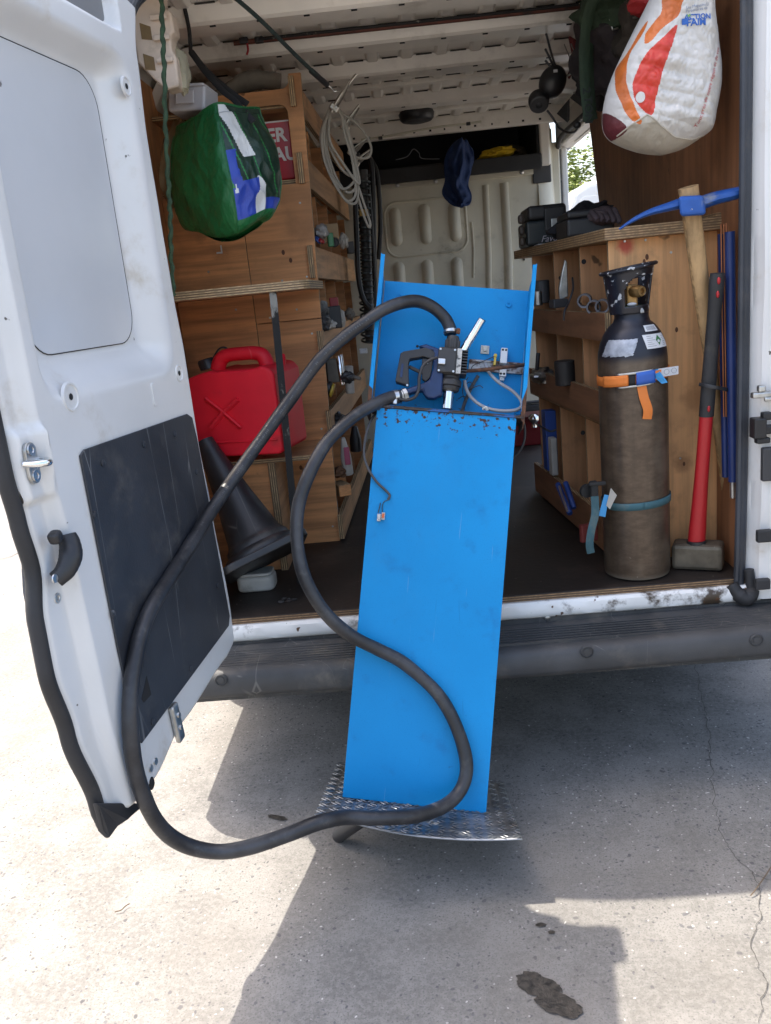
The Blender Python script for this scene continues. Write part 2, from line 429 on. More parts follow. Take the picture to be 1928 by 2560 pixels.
# strip below sill, bumper with step grooves
bs_ = MB(); bs_.box((-.86, -.046, .30), (1.14, -.03, .4895)); part(bs_, 'rear_crossmember', M['bumper'])
bp = [(-.045, .478), (-.075, .474), (-.185, .466), (-.205, .460), (-.216, .446), (-.218, .40), (-.208, .384), (-.19, .378), (-.045, .378)]
bm_ = MB()
def bumper_pt(u, v):
    i = min(int(round(v * 8)), 8); y, z = bp[i]; x = -.90 + 2.08 * u
    e = max(0., (abs(u - .5) - .44) / .06)
    return (x, y * (1 - .45 * e * e) + .0 * e, z + .004 * math.sin(u * 9))
bm_.grid(bumper_pt, 120, 8)
bumper = part(bm_, 'rear_bumper', M['bumper'], smooth=True, angle=50)
for k in range(7):
    y = -.085 - k * .0145
    gr = MB(); z = .4745 - (-y - .075) * .073
    for x0, x1 in ((-.84, 1.12),): gr.hexa([(x0, y, z - .004), (x0, y - .006, z - .004), (x1, y - .006, z - .004), (x1, y, z - .004)][::-1], [(x0, y, z + .0046), (x0, y - .006, z + .0042), (x1, y - .006, z + .0042), (x1, y, z + .0046)][::-1])
    part(gr, 'tread_ridge', M['bumper'], bumper)
for x, y in ((478, 1468), (1268, 1407), (1634, 1382)):
    px = {478: (-0.6208,-0.217,0.4486), 1268: (0.4159,-0.217,0.4481), 1634: (0.8825,-0.217,0.4434)}[x]
    cp = MB(); cp.lathe([(.0185, 0), (.0185, .004), (.016, .006), (.0155, .003), (.010, .003), (.009, .005), (.002, .0055)], (px[0], -.2165, px[2]), (0, -1, 0), 24)
    part(cp, 'bolt_cap', M['bumper'], bumper, smooth=True)
# tow eye / screws in the strip under the sill
for px in ((0.3352,-0.047,0.4873), (0.8485,-0.047,0.4946), (-0.6274,-0.047,0.5353)):
    sc_ = MB(); sc_.lathe([(.009, 0), (.009, .003), (.006, .005), (.001, .005)], (px[0], -.046, px[2]), (0, -1, 0), 16); part(sc_, 'screw', M['zinc'], smooth=True)
# walls (outer skin + inner skin), roof, front
OL, OR_, OT, OB = -.90, 1.18, 2.46, .34
w = MB(); w.box((OL, -.03, OB), (OL + .012, 3.42, 2.2)); part(w, 'side_wall_outer', M['van_white'])
w = MB(); w.box((1.17, -.03, OB), (1.18, .35, 2.2)); w.box((1.05, .3, OB), (1.06, 1.80, 2.2)); w.box((1.06, .34, OB), (1.175, .35, 2.2)); part(w, 'side_wall_outer', M['van_white'])
w = MB(); w.box((XL - .022, .02, ZF), (XL - .012, YB, 2.3)); part(w, 'side_wall_inner', M['van_inner'])
w = MB(); w.box((.985, .02, ZF), (.995, 1.66, 2.3)); part(w, 'side_wall_inner', M['van_inner'])
# sliding door opening frame on the right: header, sill and front post
w = MB(); w.box((.945, 1.72, 2.185), (1.05, 2.98, 2.33)); part(w, 'side_door_header', M['van_inner'], bevel=.015)
w = MB(); w.box((.97, 1.72, .40), (1.05, 2.98, ZF - .02)); part(w, 'side_door_sill', M['van_inner'])
# curved upper side panels joining wall to roof
for sx, x0 in ((1, XL - .01), (-1, XR + .01)):
    w = MB()
    def cove(u, v, sx=sx, x0=x0):
        y = .03 + 2.72 * u
        a = v * math.pi / 2; rr = .17
        return (x0 + sx * (rr - rr * math.cos(a)), y, 2.18 + (ZT - 2.18 + .01) * math.sin(a))
    w.grid(cove, 30, 8); part(w, 'roof_side_panel', M['roof_paint'], smooth=True)
# outer roof, arched
w = MB()
def roof_outer(u, v):
    x = OL + (OR_ - OL) * u; e = abs(u - .5) * 2
    z = 2.20 + (OT - 2.20) * (1 - max(0, (e - .72) / .28) ** 2.2)
    return (x if v < .15 else min(x, 1.06), -.06 + 3.5 * v, z)
w.grid(roof_outer, 60, 14); part(w, 'roof_outer', M['van_white'], smooth=True, solid=.008)
# inner roof skin with ribs and pressed swages
roof = MB(); roof.box((XL + .05, -.02, ZT), (XR - .05, YB, ZT + .01)); roof = part(roof, 'roof_skin', M['roof_paint'])
ribs = ((.03, .10), (.43, .55), (.84, .955), (1.28, 1.40), (1.93, 2.03))
def rib_mesh(y0, y1):
    mb = MB(); n = 40; sec = [(y0 - .026, ZT - .002), (y0 - .006, ZT - .046), (y0 + .006, ZT - .054), (y1 - .006, ZT - .054), (y1 + .006, ZT - .046), (y1 + .026, ZT - .002)]
    def f(u, v):
        i = min(int(round(v * 5)), 5); y, z = sec[i]
        x = XL + .0 + (XR - XL) * u; e = max(0., abs(u - .5) - .40) / .10
        return (x, y, z - .15 * e ** 2.2)
    mb.grid(f, n, 5); return mb
for y0, y1 in ribs:
    rb = part(rib_mesh(y0, y1), 'roof_rib', M['roof_paint'], roof, smooth=True, angle=30)
hole_me = None
bays = [(.12, .405), (.575, .815), (.98, 1.255), (1.425, 1.64), (1.70, 1.905), (2.055, 2.27), (2.32, 2.54)]
for y0_, y1_ in ((1.645, 1.695), (2.275, 2.315)):
    mb = MB(); mb.box((XL + .05, y0_, ZT - .024), (XR - .05, y1_, ZT)); part(mb, 'roof_strip', M['roof_paint'], roof, bevel=.005)
gap_shade0 = None
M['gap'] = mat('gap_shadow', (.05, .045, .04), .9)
for by0, by1 in bays:
    L = by1 - by0; first = None
    for k in range(13):
        xc = XL + .11 + k * .135
        if first is None:
            mb = MB(); hw = .018; d = .012
            b = [(-hw - .010, 0, 0), (hw + .010, 0, 0), (hw + .010, L, 0), (-hw - .010, L, 0)]
            tt = [(-hw, .006, -d), (hw, .006, -d), (hw, L, -d), (-hw, L, -d)]
            mb.add(b + tt, [(5, 6, 7, 4), (0, 1, 5, 4), (1, 2, 6, 5), (2, 3, 7, 6), (3, 0, 4, 7)])
            first = mb.build('roof_swage', M['roof_paint'], roof, frame=Matrix.Translation((xc, by0, ZT - .001)), bevel=.004, weld=True)
        else:
            o = first.copy(); COL.objects.link(o); o.matrix_basis = WM[roof][0].inverted() @ Matrix.Translation((xc, by0, ZT - .001))
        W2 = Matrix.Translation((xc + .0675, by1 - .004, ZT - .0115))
        if gap_shade0 is None:
            mb = MB(); mb.cbox((0, 0, .008), (.062, .006, .004)); gap_shade0 = mb.build('rib_gap_shade', M['gap'], roof, frame=W2)  # thin dark box standing in for the shade where a channel meets the rib
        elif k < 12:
            o = gap_shade0.copy(); COL.objects.link(o); o.matrix_basis = WM[roof][0].inverted() @ W2
# slots punched along the ribs
slot = None
for y in (.445, .86, 1.30, 1.945):
    for k in range(9):
        x = -.52 + k * .145
        if slot is None:
            mb = MB(); mb.box((-.009, -.0045, 0), (.009, .0045, .003)); slot = mb.build('slot', M['dark_hole'], roof, frame=Matrix.Translation((x, y, ZT - .0568)))
        else:
            o = slot.copy(); COL.objects.link(o); o.matrix_basis = WM[roof][0].inverted() @ Matrix.Translation((x, y, ZT - .0568))
# front header above the cab shelf
w = MB(); w.box((XL, 2.56, 2.27), (XR, 2.60, ZT)); hd = part(w, 'cab_header', M['roof_paint'], bevel=.008)
for k in range(14):
    x = -.30 + k * .083 + random.uniform(-.01, .01)
    mb = MB(); mb.box((x, 2.556, 2.285), (x + random.choice((.012, .022, .008)), 2.5585, 2.295)); part(mb, 'slot', M['dark_hole'], hd)
# bulkhead panel with pressed ribs
BH = 2.70
w = MB(); w.box((XL, BH, ZF), (.80, BH + .02, 2.045)); bulk = part(w, 'bulkhead', M['bulk'])
w = MB(); w.box((XL, BH - .014, 2.028), (.78, BH - .0005, 2.062)); part(w, 'top_flange', M['bulk'], bulk, bevel=.003)
def capsule(x0, z0, z1, r, d=.022):
    mb = MB(); n = 10; out = []; inn = []
    for rr, dd, lst in ((r, 0, out), (r * .55, d, inn)):
        for k in range(n + 1):
            a = math.pi * k / n; lst.append((x0 + rr * math.cos(a), BH - dd, z1 - r + rr * math.sin(a)))
        for k in range(n + 1):
            a = math.pi + math.pi * k / n; lst.append((x0 + rr * math.cos(a), BH - dd, z0 + r + rr * math.sin(a)))
    N = len(out); mb.add(out + inn, [(i, (i + 1) % N, N + (i + 1) % N, N + i) for i in range(N)] + [tuple(range(N, 2 * N))])
    return mb
for px0, px1 in (((-0.0279,2.7,1.9297), (-0.0314,2.7,1.7176)), ((0.1388,2.7,1.9335), (0.1388,2.7,1.7114)), ((0.3039,2.7,1.9249), (0.3143,2.7,1.7098)),
                 ((-0.0285,2.7,1.6326), (-0.0347,2.7,1.3851)), ((0.1321,2.7,1.6301), (0.1322,2.7,1.3694)), ((0.3002,2.7,1.6268), (0.3042,2.7,1.3531))):
    part(capsule((px0[0] + px1[0]) / 2, px1[2], px0[2], .034), 'pressed_rib', M['bulk'], bulk, smooth=True, angle=60)
for a, b, r in (((0.4924,2.7,1.9983), (0.4637,2.7,1.232), .022), ((0.5968,2.7,2.0004), (0.5823,2.7,1.2208), .030), ((0.4008,2.7,1.8078), (0.3902,2.7,1.502), .010)):
    mb = MB(); mb.tube([(a[0], BH, a[2]), ((a[0] + b[0]) / 2 + .008, BH, (a[2] + b[2]) / 2), (b[0], BH, b[2])], r, 12, flat=.6); part(mb, 'pressed_rib', M['bulk'], bulk, smooth=True)
# pressed rounded frame line around the six ribs
a, b = (-0.0889,2.7,1.9556), (0.3744,2.7,1.6581)
mb = MB(); mb.tube([(x, BH - .001, z) for x, z in rrect(a[0], b[2], b[0], a[2], .07)], .007, 8, closed=True); part(mb, 'pressed_line', M['bulk'], bulk, smooth=True)
mb = MB(); q = (0.6011,2.7,1.5414); mb.lathe([(.022, 0), (.022, .006), (.012, .010), (.002, .011)], (q[0], BH - .001, q[2]), (0, -1, 0), 20); part(mb, 'plug', M['white_plastic'], bulk, smooth=True)
for q in ((0.0003,2.7,2.0067), (0.2157,2.7,2.0055), (0.7,2.7,1.9854)):
    mb = MB(); mb.lathe([(.012, 0), (.012, .004), (.005, .008), (.001, .008)], (q[0], BH - .014, 2.046), (0, -1, 0), 14); part(mb, 'bolt', M['steel'], bulk, smooth=True)
# right flank of the bulkhead: rounded pillar cover and slotted side
w = MB()
def flank(u, v):
    a = u * math.pi / 2; r = .13
    bulge = .03 * math.exp(-((v - .70) / .10) ** 2)
    return (.79 + r * .85 * math.sin(a), BH - .001 + (r - r * math.cos(a)) * 1.2 - bulge, ZF + (2.27 - ZF) * v)
w.grid(flank, 14, 60); part(w, 'pillar_cover', M['bulk'], smooth=True)
w = MB(); w.box((.885, 2.79, ZF), (.932, 2.862, 2.2)); part(w, 'pillar_infill', M['bulk'], bevel=.008); w = MB(); qa, qb = (0.7606,2.69,1.9783), (0.8637,2.69,2.0781); w.box((qa[0], 2.685, qa[2]), (qb[0], 2.698, qb[2])); part(w, 'pillar_patch', M['dark_grey'], bevel=.01)
w = MB(); q = (0.6886,2.695,1.5971); w.box((q[0] - .004, 2.69, 1.57), (q[0] + .004, 2.6995, 1.76)); part(w, 'pillar_slot', M['dark_hole'])
# black overhead shelf in front
M['shelf_black'] = mat('shelf_black', (.020, .020, .022), .7, var=.3, bump=.1)
w = MB(); w.box((XL, 2.60, 2.062), (.79, 3.35, 2.085)); w.box((XL, 3.35, 2.06), (.79, 3.37, 2.46)); w.box((XL, 2.62, 2.40), (.79, 3.36, 2.42)); w.box((.78, 2.62, 2.06), (.80, 3.36, 2.42)); w.box((XL - .02, 2.62, 2.06), (XL, 3.36, 2.42))
part(w, 'cab_shelf', M['shelf_black'])
w = MB(); w.box((XL, 2.585, 2.045), (.80, 2.602, 2.125)); part(w, 'cab_shelf_lip', M['shelf_black'], bevel=.008)
w = MB(); w.box((.795, 2.60, 2.06), (.85, 2.64, 2.34)); part(w, 'cab_side_panel', M['roof_paint'], bevel=.01)
# cab block, windscreen and bonnet so the body is complete outside
w = MB(); w.prism([(OL, 3.4, .34), (OL, 3.4, 2.44), (OL, 3.6, 2.40), (OL, 4.25, 1.35), (OL, 4.95, 1.10), (OL, 5.0, .34)], (1.0 - OL, 0, 0)); part(w, 'cab', M['van_white'], bevel=.05, seg=3)
M['glass'] = mat('dark_glass', (.02, .025, .03), .05, var=.05, rvar=.02)
w = MB(); w.add([(OL + .12, 3.62, 2.42), (.88, 3.62, 2.42), (.92, 4.20, 1.46), (OL + .08, 4.20, 1.46)], [(0, 1, 2, 3)]); part(w, 'windscreen', M['glass'], solid=.01, soff=1.)
# underbody and wheels
w = MB(); w.box((OL + .05, .02, .36), (1.0, 4.8, .50)); part(w, 'underbody', M['dark_hole'])
wheel0 = None
for x, y in ((OL - .02, .92), (OR_ - .20, .92), (OL + .02, 4.1), (.80, 4.1)):
    wh = MB(); wh.lathe([(.20, .01), (.31, 0), (.335, .02), (.34, .06), (.34, .16), (.335, .20), (.31, .22), (.20, .21)], (x, y, .34), (1, 0, 0), 40)
    tyre = part(wh, 'wheel', M['rubber'], smooth=True)
    rm = MB(); rm.lathe([(.205, .03), (.20, .015), (.17, .03), (.10, .05), (.06, .03), (.01, .03)], (x, y, .34), (1, 0, 0), 30); rm.lathe([(.205, .19), (.20, .205), (.17, .19), (.10, .17), (.06, .19), (.01, .19)], (x, y, .34), (1, 0, 0), 30)
    part(rm, 'rim', M['zinc'], tyre, smooth=True)
# rear frame: pillars, header, seal
M['pillar'] = M['van_white']
def pillar(side):
    w = MB()
    if side > 0: sec = [(.918, .02), (.918, -.018), (.936, -.030), (.950, -.058), (.962, -.064), (1.005, -.066), (1.02, -.075), (1.14, -.075), (1.178, -.04), (1.178, .02)]
    else: sec = [(-.69, .02), (-.69, -.018), (-.708, -.030), (-.722, -.05), (-.80, -.055), (-.87, -.055), (-.895, -.03), (-.895, .02)]
    N = len(sec) - 1
    def f(u, v):
        i = min(int(round(u * N)), N); x, y = sec[i]; z = .50 + 1.80 * v
        bump = .012 * math.exp(-((v - .17) / .05) ** 2) + .012 * math.exp(-((v - .52) / .09) ** 2)
        return (x, y - (bump if 3 <= i <= 6 else 0), z)
    w.grid(f, N, 70); return part(w, 'rear_pillar', M['pillar'], smooth=True, angle=35)
pil_r = pillar(1); pil_l = pillar(-1)
w = MB(); w.box((-.88, -.05, 2.29), (1.17, .02, 2.40)); part(w, 'rear_header', M['van_white'], bevel=.01)
seal_path = spline([(.905, -.025, .535), (.9075, -.026, .62), (.911, -.026, .9), (.913, -.026, 1.5), (.912, -.026, 2.10), (.895, -.026, 2.20), (.82, -.026, 2.27), (.5, -.026, 2.30), (.1, -.026, 2.31), (-.35, -.026, 2.30), (-.58, -.026, 2.27), (-.655, -.026, 2.20), (-.672, -.026, 2.10), (-.678, -.026, 1.5), (-.685, -.026, .9), (-.69, -.026, .55)], 6)
w = MB(); w.tube(seal_path, .016, 10); seal_o = part(w, 'door_seal', M['seal'], smooth=True)
w = MB(); w.tube([p + Vector((-.012 if p.x > .1 else .012, -.014, 0)) for p in seal_path], .009, 8); part(w, 'seal_lip', M['seal'], seal_o, smooth=True)
w = MB(); w.tube(spline([(0.8778,-0.04,0.5447),(0.8904,-0.05,0.5211),(0.9154,-0.055,0.5035),(0.9305,-0.05,0.5249),(0.9264,-0.045,0.5881)], 6), [.020] * 7 + [.024] * 12 + [.014] * 6, 10); part(w, 'seal_boot', M['rubber'], smooth=True)
# hinge and check strap hardware on the right pillar
def hw(pt, parts, name, matl):
    mb = MB()
    for lo, hi in parts: mb.box([pt[i] + lo[i] for i in range(3)], [pt[i] + hi[i] for i in range(3)])
    return part(mb, name, matl, pil_r, bevel=.004)
q = (0.9312,-0.09,1.1078); hw(q, [((-.02, -.012, -.012), (.05, .012, .004)), ((-.004, -.01, .004), (.016, .01, .022)), ((.01, -.016, -.022), (.06, -.006, -.010))], 'latch_catch', M['zinc'])
q = (0.9349,-0.09,1.0157); hw(q, [((-.022, -.02, -.030), (.012, .02, .026)), ((.004, -.012, .018), (.03, .012, .040)), ((.0, -.016, -.02), (.07, .008, .004)), ((-.012, -.012, -.046), (.026, .012, -.030))], 'door_check', M['black_plastic'])
q = (0.9465,-0.09,0.9067); hw(q, [((-.006, -.01, -.045), (.03, .01, .05))], 'stop_block', M['dark_grey'])
q = (0.9417,-0.09,0.7016); hw(q, [((-.012, -.01, -.018), (.03, .01, .018))], 'rubber_buffer', M['rubber'])
q = (0.9405,-0.085,0.5551); hw(q, [((-.012, -.01, -.016), (.03, .01, .016))], 'rubber_buffer', M['rubber'])
# right door, swung right round: inner face seen almost edge on
RD = Matrix.Translation((1.02, -.075, 0)) @ Matrix.Rotation(R(-57), 4, 'Z')
w = MB(); w.prism([(x, 0, z) for x, z in rrect(0, .40, .80, 2.32, .10)], (0, .05, 0)); rdoor = part(w, 'right_door', M['van_white'], frame=RD, bevel=.01)
w = MB(); w.prism([(x, -.012, z) for x, z in rrect(.10, .47, .72, 1.13, .03)], (0, .0115, 0)); part(w, 'trim_panel', M['rubber'], rdoor, frame=RD, bevel=.003)
w = MB(); w.prism([(x, -.02, z) for x, z in rrect(.035, 1.27, .70, 1.50, .04)], (0, .0195, 0)); part(w, 'trim_panel', M['rubber'], rdoor, frame=RD, bevel=.004)

# ------------------------------------------------------------------ left rear door (open, inner face towards us)
DF = Matrix.Translation((-.588, -.30, 0)) @ Matrix.Rotation(R(-99), 4, 'Z')      # local: x along the door, y out of the inner face, z up
def lerp_tab(tab, x):
    if x <= tab[0][0]: return tab[0][1]
    for (a, fa), (b, fb) in zip(tab, tab[1:]):
        if x <= b:
            k = (x - a) / (b - a); k = k * k * (3 - 2 * k); return fa + (fb - fa) * k
    return tab[-1][1]
S_IN = [(.53, -.085), (.57, -.114), (.654, -.119), (.946, -.092), (1.147, -.072), (1.355, -.070), (1.53, -.054), (1.70, -.048), (1.877, -.042), (2.06, -.055), (2.19, -.088)]
S_OUT = [(.45, .60), (.505, .613), (.696, .66), (.838, .686), (.94, .684), (1.038, .663), (1.13, .675), (1.224, .685), (2.5, .688)]
Z_BOT = [(-.12, .572), (-.10, .548), (-.033, .530), (.266, .501), (.466, .455), (.543, .457), (.65, .475)]
def z_top(s):
    return 2.185 - .02 * max(0, 1 - (s + .09) / .20) ** 2.2
def rec(s, z, s0, s1, z0, z1, a0, a1, b0, b1, p=2.4):
    a = min((s - s0) / a0, (s1 - s) / a1, 1.); b = min((z - z0) / b0, (z1 - z) / b1, 1.)
    if a <= 0 or b <= 0: return 0.
    return max(0., 1 - ((1 - a) ** p + (1 - b) ** p) ** (1 / p))
def door_h(s, z):
    w_ = -.052 * smoothstep(.05, .95, rec(s, z, -.006, .600, 1.316, 2.055, .108, .075, .100, .068))
    w_ += -.030 * smoothstep(.3, .9, rec(s, z, .008, .57, 2.085, 2.50, .025, .03, .025, .03, 3))
    rs = lerp_tab([(.488, .562), (.708, .586), (1.023, .597), (1.329, .628), (2.4, .634)], z)
    if z < 1.32 or z > 2.07 or s > .60: w_ += -.026 * smoothstep(rs - .004, rs + .022, s)
    w_ += -.010 * smoothstep(.02, .97, rec(s, z, .60, .83, 1.075, 1.315, .012, .012, .012, .012, 4)) * 0
    w_ += .014 * smoothstep(.1, .9, rec(s, z, .606, .692, 1.150, 1.308, .02, .02, .022, .03, 3))
    return w_
dm = MB()
def door_pt(u, v, back=False):
    v2 = v; zt = .5 + 1.67 * v
    s = lerp_tab(S_IN, zt); s = s + (lerp_tab(S_OUT, zt) - s) * u
    z0, z1 = lerp_tab(Z_BOT, s), z_top(s)
    z = z0 + (z1 - z0) * v
    s = lerp_tab(S_IN, z) + (lerp_tab(S_OUT, z) - lerp_tab(S_IN, z)) * u
    if back: return (s, -.062, z0 + .07 + (z1 - z0 - .07) * v)
    e = min(u / .012, (1 - u) / .012, v / .006, 1.)
    return (s, door_h(s, z) - .010 * (1 - max(0, e)) ** 2, z)
dm.grid(lambda u, v: door_pt(u, v), 150, 300)
ldoor = dm.build('left_door', M['van_white'], van, frame=DF, smooth=True, angle=50)
dm = MB(); dm.grid(lambda u, v: door_pt(1 - u, v, True), 20, 40)
b0 = [door_pt(u / 40, 0) for u in range(41)] + [door_pt(1, v / 60) for v in range(61)] + [door_pt(1 - u / 40, 1) for u in range(41)] + [door_pt(0, 1 - v / 60) for v in range(61)]
nb = len(b0); dm.add([*b0, *[(p[0], -.062, p[2] + (.07 if i_ < 41 else 0)) for i_, p in enumerate(b0)]], [(i, (i + 1) % nb, nb + (i + 1) % nb, nb + i)[::-1] for i in range(nb)])
dm.build('outer_skin', M['van_white'], ldoor, frame=DF)
for z_, x1 in ((.78, -.668), (1.98, -.632)):
    mb = MB(); mb.tube(spline([(-.74, -.045, z_), (-.735, -.13, z_), (-.70, -.20, z_), (x1, -.235, z_)], 5), .017, 10, flat=.6, up=(0, 0, 1)); mb.build('hinge_arm', M['black_plastic'], ldoor, smooth=True)
# window blank: panel edge line, drip seam
def dpart(mb, name, m, **kw): return mb.build(name, m, ldoor, frame=DF, **kw)
mb = MB(); mb.tube([(x, -.0505, z) for x, z in rrect(.093, 1.413, .532, 1.992, .072, 8)], .0010, 6, closed=True); dpart(mb, 'panel_seam', M['dark_hole'])
M['panel_grey'] = mat('window_blank_grey', (.60, .61, .62), .18, var=.03, vs=3, coat=.4, specks=((.2, .19, .18), 26, .76), rvar=.04)
mb = MB(); mb.prism([(x, -.0525, z) for x, z in rrect(.0945, 1.4145, .5305, 1.9905, .0705, 8)], (0, .0025, 0)); dpart(mb, 'window_blank', M['panel_grey'])
M['recess_shade_grey'] = mat('recess_shade_grey', (.20, .20, .20), .6)  # darkness inside the upper recess is put into this grey
mb = MB(); mb.prism([(x, -.031, z) for x, z in rrect(.035, 2.112, .545, 2.180, .015)], (0, .003, 0)); dpart(mb, 'upper_window_blank', M['recess_shade_grey'])
# black lower trim panel with a cut-out
M['trim'] = mat('door_trim_black', (.030, .033, .040), .5, var=.25, vs=4, bump=.15, bs=160, dirt=((.10, .095, .088), 6, .50, .80), scratch=((.20, .20, .20), 2.0, 1.0))
tp = [(0.5166,0.004,1.2175),(0.4977,0.004,1.2259),(-0.0098,0.004,1.219),(-0.0374,0.004,1.2052),(-0.0482,0.004,1.145),(-0.0872,0.004,0.6383),(-0.0705,0.004,0.6146),(0.4575,0.004,0.5724),(0.4856,0.004,0.5703),(0.4984,0.004,0.59),(0.5105,0.004,0.8012)]
mb = MB(); mb.prism([(p[0], .001, p[2]) for p in tp], (0, .0045, 0)); dpart(mb, 'trim_panel', M['trim'], bevel=.0015)
ct = [(0.4559,0.007,0.6616),(0.4173,0.007,0.6982),(0.4116,0.007,0.6502),(0.4492,0.007,0.6492)]
mb = MB(); mb.prism([(p[0], .0054, p[2]) for p in ct], (0, .0008, 0)); dpart(mb, 'trim_cutout', M['dark_hole'])
for q in [(0.441,0.006,1.1866),(0.2506,0.006,1.1892),(0.0827,0.006,1.1828),(0.5062,0.006,1.094),(0.5088,0.006,0.8832),(-0.0102,0.006,1.0668),(-0.0326,0.006,0.7474),(0.4271,0.006,0.5898),(0.2026,0.006,0.6134)]:
    mb = MB(); mb.lathe([(.008, 0), (.008, .002), (.005, .0035), (.001, .0035)], (q[0], .0055, q[2]), (0, 1, 0), 14); dpart(mb, 'trim_clip', M['trim'], smooth=True)
# pressed discs
for q, r in (((0.5039,0,1.3317), .030), ((-0.009,0,1.3226), .022), ((0.0376,0,1.9771), .022)):
    mb = MB(); mb.lathe([(r, -.002), (r * .93, .0035), (r * .8, .0035), (r * .76, .0012), (.0072, .0012)], (q[0], -.001, q[2]), (0, 1, 0), 30, cap=False); dpart(mb, 'pressed_disc', M['van_white'], smooth=True)
    mb = MB(); mb.lathe([(.0065, 0), (.006, .0008), (.001, .0008)], (q[0], .0006, q[2]), (0, 1, 0), 14); dpart(mb, 'hole', M['dark_hole'])
mb = MB(); q0, q1 = (0.1597,0,1.317), (0.1401,0,1.2622); mb.prism([(x, -.001, z) for x, z in rrect(min(q0[0], q1[0]), q1[2], max(q0[0], q1[0]), q0[2], .008)], (0, .004, 0)); dpart(mb, 'pressed_tab', M['van_white'], bevel=.002)
# striker plate with its D-shaped loop
q = (0.6591,-0.008,1.2335)
mb = MB(); mb.prism([(q[0] + x, -.011, q[2] + z) for x, z in rrect(-.017, -.038, .017, .038, .0165, 8)], (0, .007, 0)); sp = dpart(mb, 'striker_plate', M['zinc'], bevel=.0015)
mb = MB(); mb.tube(spline([(q[0] - .018, -.009, q[2] + .002), (q[0] - .017, .012, q[2]), (q[0] + .0, .026, q[2] - .001), (q[0] + .016, .018, q[2]), (q[0] + .02, -.009, q[2] + .002)], 6), .0065, 10); mb.build('striker_loop', M['chrome'], sp, frame=DF, smooth=True)
for dz in (.024, -.024):
    mb = MB(); mb.lathe([(.0115, 0), (.011, .0025), (.006, .0025), (.005, .001), (.001, .001)], (q[0], -.004, q[2] + dz), (0, 1, 0), 18); mb.build('torx_screw', M['steel'], sp, frame=DF, smooth=True)
q = (0.6044,0.002,1.2275); mb = MB(); mb.lathe([(.014, 0), (.012, .004), (.004, .002), (.001, .002)], (q[0], -.02, q[2]), (0, 1, 0), 16); dpart(mb, 'latch_hole', M['zinc'], smooth=True)
q = (0.6364,-0.025,0.9661); mb = MB(); mb.lathe([(.011, 0), (.010, .003), (.006, .003), (.005, .001), (.001, .001)], (q[0], -.027, q[2]), (0, 1, 0), 16); dpart(mb, 'screw', M['zinc'], smooth=True)
# curved pull handle
hp = spline([(0.6081,0,1.083),(0.6142,0.006,1.0616),(0.6277,0.01,1.0428),(0.6424,0.004,1.0231),(0.6574,-0.01,1.0096)], 6)
mb = MB(); mb.tube([(p[0], p[1] + .002, p[2]) for p in hp], [.8 * r_ for r_ in [.021, .022, .023, .024, .025, .025, .026, .026, .027, .027, .027, .027, .027, .026, .026, .025, .025, .024, .024, .023, .022, .021, .021, .021, .020]], 12, flat=.7)
handle = dpart(mb, 'pull_handle', M['black_plastic'], smooth=True)
q = (0.6499,0.012,1.0905); mb = MB(); mb.cbox((q[0], .004, q[2]), (.025, .024, .024), Matrix.Rotation(.3, 4, 'Y')); mb.build('grip_knob', M['black_plastic'], handle, frame=DF, bevel=.008, seg=3)
q = (0.6833,0.008,1.0209); mb = MB(); mb.lathe([(.009, 0), (.008, .002), (.003, .001)], (q[0], .008, q[2]), (0, 1, 0), 14); mb.build('screw', M['steel'], handle, frame=DF, smooth=True)
# wavy rubber edge seal on the free edge, torn flap at the bottom corner
edge = [(lerp_tab(S_OUT, z) + .012, -.040, z) for z in [.455 + .0176 * k for k in range(98)]]
mb = MB(); mb.tube(edge, .0155, 12, flat=.85); dpart(mb, 'edge_seal', M['rubber'], smooth=True)
mb = MB(); fp = [(0.6538,-0.03,0.5329),(0.5189,-0.02,0.4437),(0.5179,-0.02,0.4281),(0.5794,-0.02,0.4425),(0.6038,-0.025,0.4448),(0.6365,-0.03,0.4379),(0.6392,-0.035,0.4583)]
mb.prism([Vector(p) for p in fp], (0, .012, 0)); dpart(mb, 'torn_flap', M['rubber'], bevel=.004)
# bracket and rusty lower hinge plate on the bottom edge
q = (0.3215,0.01,0.5309); mb = MB(); mb.cbox((q[0], .008, q[2]), (.032, .014, .10), Matrix.Rotation(R(6), 4, 'Y')); br = dpart(mb, 'stay_bracket', M['zinc'], bevel=.006, seg=3)
for dz in (.02, -.012):
    mb = MB(); mb.lathe([(.007, 0), (.006, .004), (.001, .004)], (q[0], .015, q[2] + dz), (0, 1, 0), 12); mb.build('rivet', M['steel'], br, frame=DF, smooth=True)
for q in [(0.4364,0.002,0.4965),(0.4612,0.002,0.494)]:
    mb = MB(); mb.lathe([(.009, 0), (.008, .003), (.001, .003)], (q[0], .0, q[2]), (0, 1, 0), 12); dpart(mb, 'rivet', M['zinc'], smooth=True)
q = (0.4666,0.002,0.4602); mb = MB(); mb.ell((q[0], -.002, q[2]), (.013, .006, .016)); dpart(mb, 'drain_hole', M['dark_hole'])

